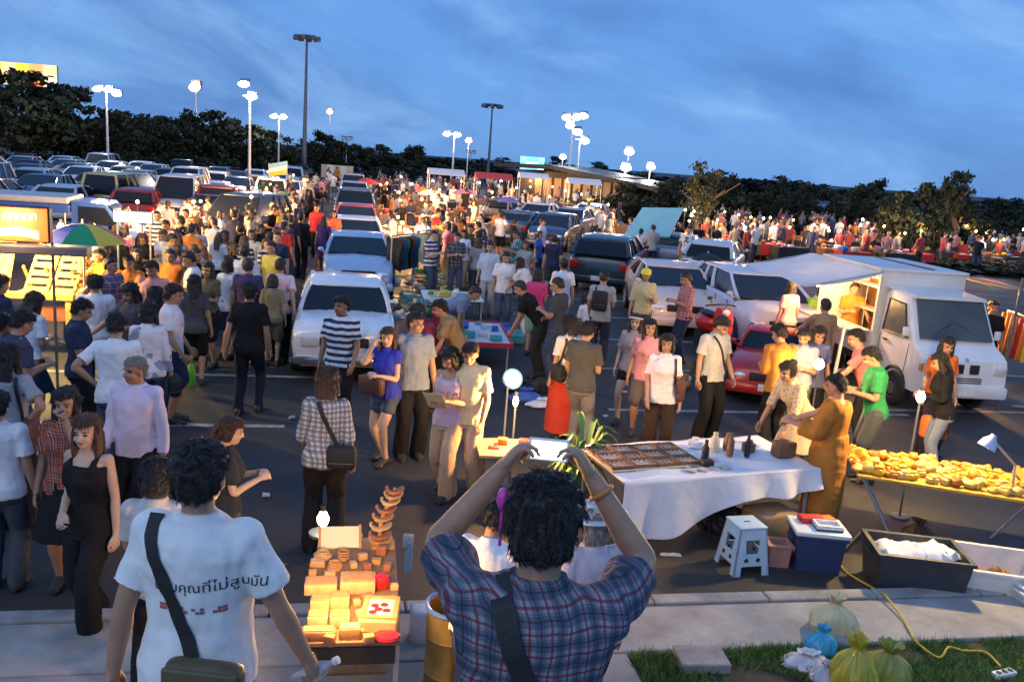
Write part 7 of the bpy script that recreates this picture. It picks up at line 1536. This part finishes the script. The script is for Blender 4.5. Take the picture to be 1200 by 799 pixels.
def crowd(zone, n, poly, hh=True, lit=None, crouch=.05, min_r=.45, cars=()):
    xs = [a[0] for a in poly]; ys = [a[1] for a in poly]; made = tries = 0
    while made < n and tries < n * 60:
        tries += 1; x, y = fq.uniform(min(xs), max(xs)), fq.uniform(min(ys), max(ys)); ins = False; j = len(poly) - 1
        for i in range(len(poly)):
            if (poly[i][1] > y) != (poly[j][1] > y) and x < (poly[j][0] - poly[i][0]) * (y - poly[i][1]) / (poly[j][1] - poly[i][1]) + poly[i][0]: ins = not ins
            j = i
        if not ins: continue
        q = G(x, y); q = V((q.x, q.y, 0))
        if not free(q, min_r): continue
        OCC.append(q); made += 1; fem = fq.random() < .48; cn = fq.choices(list(COLS), [9, 10, 1.2, 6, 5, 1.6, 1, 1.2, 1, .7, 3, 2, .8, .5])[0]
        pn, pk = FP[-1] if fq.random() < crouch else fq.choices(FP[:-1], [4, 3, 3, 1, 1, 1])[0]
        low = fq.choices(['trousers', 'jeans', 'shorts', 'skirt'] if fem else ['trousers', 'jeans', 'shorts', 'slacks'], [4, 3, 2, 2])[0]; hair = fq.choice(['long', 'bob', 'pony', 'mop'] if fem else ['short', 'short', 'short', 'crew']); face = fq.choice([0, 15, -20, 70, -75, 110, -115, 165, 180, 195])
        tmn, tm = fq.choices([('', None), ('striped ', OST), ('checked ', OCK), ('printed ', OPR)], [7, 1, 1, 1.4])[0]; lcn, lc = fq.choice([('black', BLK), ('dark', DGR), ('navy', NAV), ('beige', (.34, .27, .18))])
        if low == 'jeans': lc = 'denim'
        lowc = 'jeans' if low == 'jeans' else f'{lcn} ' + ('trousers' if low == 'slacks' else low)
        who = 'woman' if fem else 'man'; lb = f'{who}, {tmn}{cn} top, {lowc}, {pn} {zone}'
        person(lb, None, face, fq.uniform(1.52, 1.64) if fem else fq.uniform(1.62, 1.76), dict(pk, fem=fem), ('short', COLS[cn]), (low, lc), hair, 'brown' if fem and fq.random() < .35 else 'black', group=lb, loc=q, near=False, topmat=tm, skin=fq.choice([None, None, 'tan', 'fair']))
def avoid(px, py, r, n=1):
    q = G(px, py); OCC.extend([V((q.x, q.y, 0))] * n)
def seed_occ():
    # keep clear of everything solid that stands on the ground, and of the hand-placed people
    for pp in PEOPLE:
        if pp['loc'] is None: J = pose(**pp['pose']); s = pp['h'] / 1.7; tp = (J['head'] + J['Hm'] @ V((0, 0, .125))) * s; q = G(*pp['at'], tp.z + pp['z']); OCC.append(V((q.x, q.y, 0)))
    for o in list(S.objects):
        if o.parent is None and o.name.split('.')[0] in ('parked_car', 'market_table', 'blue_pickup', 'food_truck', 'motor_scooter', 'low_stall_table', 'wooden_stall', 'clothes_rack', 'food_counter'):
            m = o.matrix_basis; car = o.name.startswith(('parked_car', 'blue_p', 'food_truck'))
            for f in ((-1.9, -1.3, -.65, 0, .65, 1.3, 1.9) if car else (0,)):
                for g in ((-.45, .45) if car else (-.5, 0, .5)):
                    q = m @ V((g, f, 0)); OCC.append(V((q.x, q.y, 0)))
seed_occ()
crowd('in the packed crowd by the yellow-lit stall', 44, [(95, 352), (150, 330), (240, 318), (335, 330), (335, 372), (262, 392), (255, 420), (130, 440), (100, 400)], min_r=.5)
crowd('in the lamplit crowd beside the white lightbox', 24, [(150, 318), (190, 296), (262, 282), (335, 282), (335, 325), (240, 316), (150, 330)], min_r=.5)
crowd('up the aisle between car park and parked row', 40, [(262, 280), (330, 228), (402, 214), (404, 220), (356, 290), (330, 310), (325, 282)], min_r=.5, crouch=0)
crowd('among the stalls beside the parked row', 40, [(432, 228), (500, 226), (520, 268), (545, 330), (520, 372), (472, 372), (462, 318), (438, 262)], min_r=.5)
crowd('in the walkway before the dark cars', 20, [(520, 268), (580, 268), (600, 300), (650, 312), (650, 352), (560, 362), (545, 330)], min_r=.5)
crowd('in the far bright stalls by the market hall', 22, [(500, 240), (560, 232), (740, 262), (720, 300), (650, 268), (520, 268)], min_r=.6, crouch=0)
crowd('by the propped teal panel behind the pink saloon', 10, [(730, 296), (820, 300), (812, 330), (740, 322)], min_r=.5)
crowd('in the far market beyond the food truck', 22, [(815, 282), (1195, 302), (1195, 318), (1130, 322), (830, 302)], min_r=.8, crouch=0)
flush_people()
# ================================================================== things people carry and wear
from mathutils.bvhtree import BVHTree
def bvh_of(o):
    me = o.data; return BVHTree.FromPolygons([v.co.copy() for v in me.vertices], [tuple(q.vertices) for q in me.polygons])
def child(pp, name): return [c for c in KIDS.get(pp['obj'].name, []) if c.name.split('.')[0] == name][0]
def lay(pp, path, side=-1, lift=.006, name='shirt'):
    """path of (x, z) in the wearer's own frame laid on the cloth, seen from behind (side=-1) or in front (+1)"""
    b = bvh_of(child(pp, name)); out = []
    for x, z in path:
        h = b.ray_cast(V((x, side * 1.0, z)), V((0, -side, 0)))
        if h[0] is not None: out.append((h[0] + h[1] * lift, h[1]))
    return out
def strap(pp, path, side, width, mat, name, label, cat='strap', own=None, lift=.006):
    pts = lay(pp, path, side, lift)
    mb = MB(); rs = []
    for i, (c, n) in enumerate(pts):
        d = (pts[min(i + 1, len(pts) - 1)][0] - pts[max(i - 1, 0)][0]).normalized(); s = d.cross(n).normalized() * width / 2
        rs.append([c - s, c + s, c + s + n * .004, c - s + n * .004])
    mb.rings(rs); return mb
def line2(a, b, n=26): return [(a[0] + (b[0] - a[0]) * i / n, a[1] + (b[1] - a[1]) * i / n) for i in range(n + 1)]
def follow(o, pp): o.location = pp['obj'].location; o.rotation_euler = pp['obj'].rotation_euler; o.scale = pp['obj'].scale
BAGB = M('black_bag_cloth', (.018, .018, .02), .7, var=.2, bump=.3, bscale=30); BAGO = M('olive_bag_leather', (.10, .075, .035), .55, var=.3, scale=6, bump=.25, bscale=14); BAGBR = M('brown_bag_leather', (.11, .05, .03), .5, var=.2)
def bag(pp, label, pos, dims, mat, spath=None, side=-1, cat='bag', name='shoulder_bag', w=.035, tilt=0.0):
    t = thing(name, label, cat, pp['obj'].location, R(pp['face'])); t.scale = pp['obj'].scale
    mb = MB(); mb.box(pos, dims, Matrix.Rotation(tilt, 3, 'Y'), min(dims) * .38); mb.build('bag_body', mat, t, 60)
    mb = MB(); mb.box((pos[0], pos[1] + (-1 if side < 0 else 1) * dims[1] * .5, pos[2] + dims[2] * .16), (dims[0] * .94, .02, dims[2] * .62), Matrix.Rotation(tilt, 3, 'Y'), .009); mb.build('flap', mat, t, 60)
    mb = MB(); mb.bar((pos[0] - dims[0] * .4, pos[1] + (-1 if side < 0 else 1) * (dims[1] * .5 + .012), pos[2] - dims[2] * .16), (pos[0] + dims[0] * .4, pos[1] + (-1 if side < 0 else 1) * (dims[1] * .5 + .012), pos[2] - dims[2] * .16), .008); mb.build('zip', STEELD, t)
    if spath: strap(pp, spath, side, w, mat, 'strap', '').build('strap', BAGB, t)
    return t
bag(wm, 'olive-brown shoulder bag with a black strap across the back of the big man in white', (.115, -.215, .93), (.27, .09, .22), BAGO, line2((-.13, 1.46), (.06, .95)), w=.05)
bag(ph, 'black shoulder bag with a broad strap across the plaid-shirted back', (.20, -.19, .86), (.26, .09, .22), BAGB, line2((-.085, 1.46), (.13, .92)), w=.055)
bag(cw_, 'black handbag hanging at the back of the woman in the checked shirt', (.16, -.16, .96), (.26, .11, .22), BAGB, line2((-.06, 1.44), (.13, 1.0)), w=.04)
bag(wr, 'black shoulder bag at the hip of the woman in the red skirt', (-.2, -.10, .98), (.12, .26, .24), BAGB, line2((-.10, 1.43), (-.145, 1.06)))
bag(wt, 'brown shoulder bag on the arm of the woman in the white T-shirt', (-.23, .0, 1.02), (.10, .24, .30), BAGBR, line2((-.12, 1.42), (-.14, 1.1)), 1)
bag(gm, 'slim black pouch strapped across the grey-white T-shirt man', (.17, -.13, .98), (.18, .07, .2), BAGB, line2((.08, 1.44), (-.12, 1.0)), 1, w=.03)
bag(gt, 'brown bag hanging beside the light grey T-shirt', (.19, -.08, .92), (.12, .28, .3), BAGBR, line2((.10, 1.43), (.14, 1.02)), -1, w=.03)
bag(bw, 'brown shoulder bag held before the young woman in bright blue', (.02, .24, 1.02), (.34, .12, .24), BAGBR, None, 1)
bag(ww, 'black bag hanging from the hand of the woman in the printed white top', (.29, .0, .70), (.14, .28, .26), BAGB, None)
bag(ob, 'bright orange bag at the side of the woman with the black jacket', (.25, .02, .62), (.14, .36, .32), M('orange_bag_cloth', (.72, .16, .02), .6, var=.12), None)
bag(gp, 'black backpack on the man in the light grey T-shirt', (0, -.22, 1.22), (.28, .14, .36), BAGB, line2((-.1, 1.44), (-.1, 1.36), 5), name='backpack')
q = G(224, 462); goods('lime green plastic bag hanging by the leg of the side-on white T-shirt man', 'bag', V((q.x, q.y, .12)), (.10, .18, .42), (.22, .68, .05), 0, None, 'plastic_bag', 'bag'); q = G(238, 398); goods('red shoulder bag pressed to the side in the crowd', 'bag', V((q.x, q.y, .72)), (.28, .16, .3), (.42, .02, .03), 0, None, 'red_bag')
# the phone, its lit screen towards the holder, and a wrist band
J = ph['J']; mid = (J['wrL'] + J['wrR']) / 2; hd = (J['wrL'] - J['elL']).normalized() + (J['wrR'] - J['elR']).normalized(); hd.normalize(); c = mid + hd * .075
t = thing('phone', 'phone with a bright screen held up in two hands above the plaid shirt', 'phone', ph['obj'].location, R(ph['face'])); t.scale = ph['obj'].scale
mb = MB(); mb.box(c, (.112, .010, .062), Matrix.Rotation(R(-8), 3, 'X'), .004); mb.build('case', M('phone_white', (.7, .7, .72), .3), t)
mb = MB(); mb.box(c + V((0, -.0062, 0)), (.096, .002, .050), Matrix.Rotation(R(-8), 3, 'X')); mb.build('screen', M('phone_screen', (.75, .85, 1.0), .2, var=.3, scale=30, emit=1.3), t, False)
t2 = MB(); w = J['wrR']; d = (J['wrR'] - J['elR']).normalized(); x, y, z = frame(d)
t2.tube([w - d * .035 + x * math.cos(a) * .035 + y * math.sin(a) * .033 for a in [2 * math.pi * i / 16 for i in range(17)]], .006, 6); o = tag(t2.build('wrist_band', M('orange_band', (.6, .22, .04), .5)), 'orange band round the wrist of the phone holder', 'wrist band'); follow(o, ph)
# bottle in the big man's hand
J = wm['J']; w = J['wrR']; d = (J['wrR'] - J['elR']).normalized(); c = w + d * .10
t = thing('water_bottle', 'clear crumpled water bottle in the hand of the big man in white', 'bottle', wm['obj'].location, R(wm['face'])); t.scale = wm['obj'].scale
mb = MB(); mb.lathe([(.026, -.09), (.031, -.07), (.028, -.03), (.032, .0), (.029, .04), (.012, .08), (.012, .1)], 16, c + V((-.02, .03, -.01)), Matrix.Rotation(R(55), 3, 'Y')); mb.build('bottle_body', M('clear_bottle', (.62, .70, .78), .08, var=.15, scale=20, trans=.5), t); mb = MB(); mb.lathe([(.015, .095), (.015, .115), (.002, .117)], 12, c + V((-.02, .03, -.01)), Matrix.Rotation(R(55), 3, 'Y')); mb.build('cap', WHITEP, t)
# writing on the white T-shirt: letters pressed onto the cloth
def letter_on(pp, txt, size, x, z, mat, parent=None):
    cu = bpy.data.curves.new('lettering', 'FONT'); cu.body = txt; cu.size = size; cu.align_x = 'LEFT'; o = bpy.data.objects.new('tmp', cu); COL.objects.link(o); dg = bpy.context.evaluated_depsgraph_get(); me = bpy.data.meshes.new_from_object(o.evaluated_get(dg)); bpy.data.objects.remove(o)
    bm = bmesh.new(); bm.from_mesh(me); bmesh.ops.triangulate(bm, faces=bm.faces[:]); bmesh.ops.subdivide_edges(bm, edges=[e for e in bm.edges if e.calc_length() > .012], cuts=2); bmesh.ops.triangulate(bm, faces=bm.faces[:]); b = bvh_of(child(pp, 'shirt'))
    for v in bm.verts:
        u = V((x + v.co.x, -1, z + v.co.y + v.co.x * .06)); h = b.ray_cast(u, V((0, 1, 0))); v.co = (h[0] + V((0, -.003, 0))) if h[0] is not None else u + V((0, .8, 0))
    bm.to_mesh(me); bm.free(); me.materials.clear(); me.materials.append(mat); return link('lettering', me, child(pp, 'shirt'))
INK = M('black_ink', (.02, .02, .03), .8, var=0); RINK = M('red_ink', (.45, .10, .10), .8, var=0)
letter_on(wm, 'ขอบคุณที่ไม่สูบมัน', .052, -.10, 1.235, INK)
b = bvh_of(child(wm, 'shirt'))
for k, (x, kind) in enumerate(((-.085, 0), (-.02, 1), (.035, 0), (.10, 0))):
    mb = MB(); mb.cur = 0
    for i in range(3):
        for j in range(2):
            if (i + j + k) % 4 == 3: continue
            x0, z0 = x + i * .014, 1.185 - j * .013; ps = []
            for dx, dz in ((0, 0), (.012, 0), (.012, -.011), (0, -.011)):
                h = b.ray_cast(V((x0 + dx, -1, z0 + dz)), V((0, 1, 0))); ps.append(h[0] + V((0, -.003, 0)))
            mb.add(ps, [(0, 1, 2, 3)])
    mb.build('shirt_emblem', RINK if k != 2 else M('grey_ink', (.22, .16, .2), .8), child(wm, 'shirt'), False)
# paper held by the woman in the vest, yellow helmet, headband, hat
J = vw['J']; c = (J['wrL'] + J['wrR']) / 2 + V((0, .10, .02)); mb = MB(); mb.sheet(lambda u, v: (c.x + (u - .5) * .24, c.y + (v - .5) * .16, c.z + (v - .5) * .20 + .01 * math.sin(u * 6)), 8, 6, .003); o = tag(mb.build('paper', M('cream_paper', (.75, .62, .38), .7, var=.1)), 'cream sheet of paper held by the woman in the vest', 'paper'); follow(o, vw)
def headgear(lab, fn, name, label, cat, mat):
    pp = [x for x in PEOPLE if x['label'].startswith(lab)][0]; J = pp['J']; mb = MB(); fn(mb); o = tag(mb.build(name, mat), label, cat); o.matrix_world = Matrix.Translation(pp['obj'].location) @ Matrix.Rotation(R(pp['face']), 4, 'Z') @ Matrix.Scale(pp['h'] / 1.7, 4) @ Matrix.Translation(J['head']) @ J['Hm'].to_4x4()
def dome(mb): mb.lathe([(.118, .035), (.120, .045), (.114, .09), (.09, .13), (.05, .150), (.003, .155)], 22, (0, -.005, 0), None, .86, 1.0); mb.box((0, .11, .04), (.13, .06, .012), None, .005)
headgear('man in a hard yellow helmet', dome, 'safety_helmet', 'bright yellow hard helmet worn beside the pink saloon', 'helmet', M('helmet_yellow', (.80, .68, .03), .35, var=.05))
def hat(mb): mb.lathe([(.165, .035), (.16, .045), (.105, .055), (.098, .10), (.08, .135), (.003, .14)], 24, (0, -.005, 0), None, .92, 1.0)
headgear('person in a pale grey hat', hat, 'sun_hat', 'pale grey sun hat worn beside the raised phone man', 'hat', M('hat_cloth', (.55, .56, .60), .85, var=.1, bump=.3, bscale=20))
def band(mb): mb.tube([(math.cos(a) * .094, -.008 + math.sin(a) * .112, .055 + .03 * math.sin(a)) for a in [math.pi * 2 * i / 20 for i in range(21)]], .013, 8)
headgear('woman with a white headband', band, 'headband', 'white headband in brown hair in the walkway', 'headband', WHITEP)
# magenta hair clip by the phone holder's ear
p0 = ph['obj']; J = ph['J']; c = J['head'] + J['Hm'] @ V((-.10, -.02, .06)); mb = MB(); mb.ell(c, (.016, .02, .03), 12, 8); mb.tube([c + V((0, 0, -.02)), c + V((.0, 0, -.12))], .004, 6); o = tag(mb.build('hair_clip', M('magenta_plastic', (.65, .06, .38), .35)), 'magenta clip at the side of the phone holder', 'hair clip'); follow(o, ph)
# fine hair strands on the two heads nearest the camera
def strands(pp, n, ln, seed, wd=1.0):
    q = np.random.default_rng(seed); J = pp['J']; hm = child(pp, 'hair'); b = bvh_of(hm); mb = MB(); k = 0
    while k < n:
        d = V(q.normal(0, 1, 3)); d.normalize()
        if d.z < -.75 or (d.y > .35 and d.z < .35) or (abs(d.x) > .6 and d.z < -.15 and d.y > 0): continue
        h = b.ray_cast(V((0, -.01, .03)) + d * .3, -d)
        if h[0] is None: continue
        k += 1; r0 = h[0] - h[1] * .004; down = V((d.x * .5 + q.normal(0, .09), d.y * .5 - .15 + q.normal(0, .09), -.75 if d.z < .6 else -.25)); down = down - h[1] * down.dot(h[1]); down.normalize()
        L = ln * q.uniform(.6, 1.2); s = h[1].cross(down).normalized(); pts = [r0, r0 + down * L * .45 + h[1] * .004, r0 + down * L + h[1] * (.001 + .004 * q.random())]; w = (.0013 + .0008 * q.random()) * wd; o = len(mb.v)
        for i, pt in enumerate(pts): ww_ = w * (1, .9, .25)[i]; mb.v += [tuple(pt - s * ww_), tuple(pt + h[1] * ww_), tuple(pt + s * ww_)]
        for i in range(2):
            for j in (0, 1): mb.f.append((o + i * 3 + j, o + i * 3 + j + 1, o + i * 3 + j + 4, o + i * 3 + j + 3)); mb.m.append(0)
    mb.build('hair_strands', hm.data.materials[0], hm)
strands(ph, 13000, .030, 1, .6); strands(wm, 9000, .022, 2, .7)

for i, pp in enumerate(PEOPLE[:N_HERO]):
    if pp['near'] and pp['hair'] and pp['hair'] != 'bald' and pp not in (ph, wm) and (pp['obj'].location.y < 12.5): strands(pp, 1600, .04, 10 + i, 1.5)
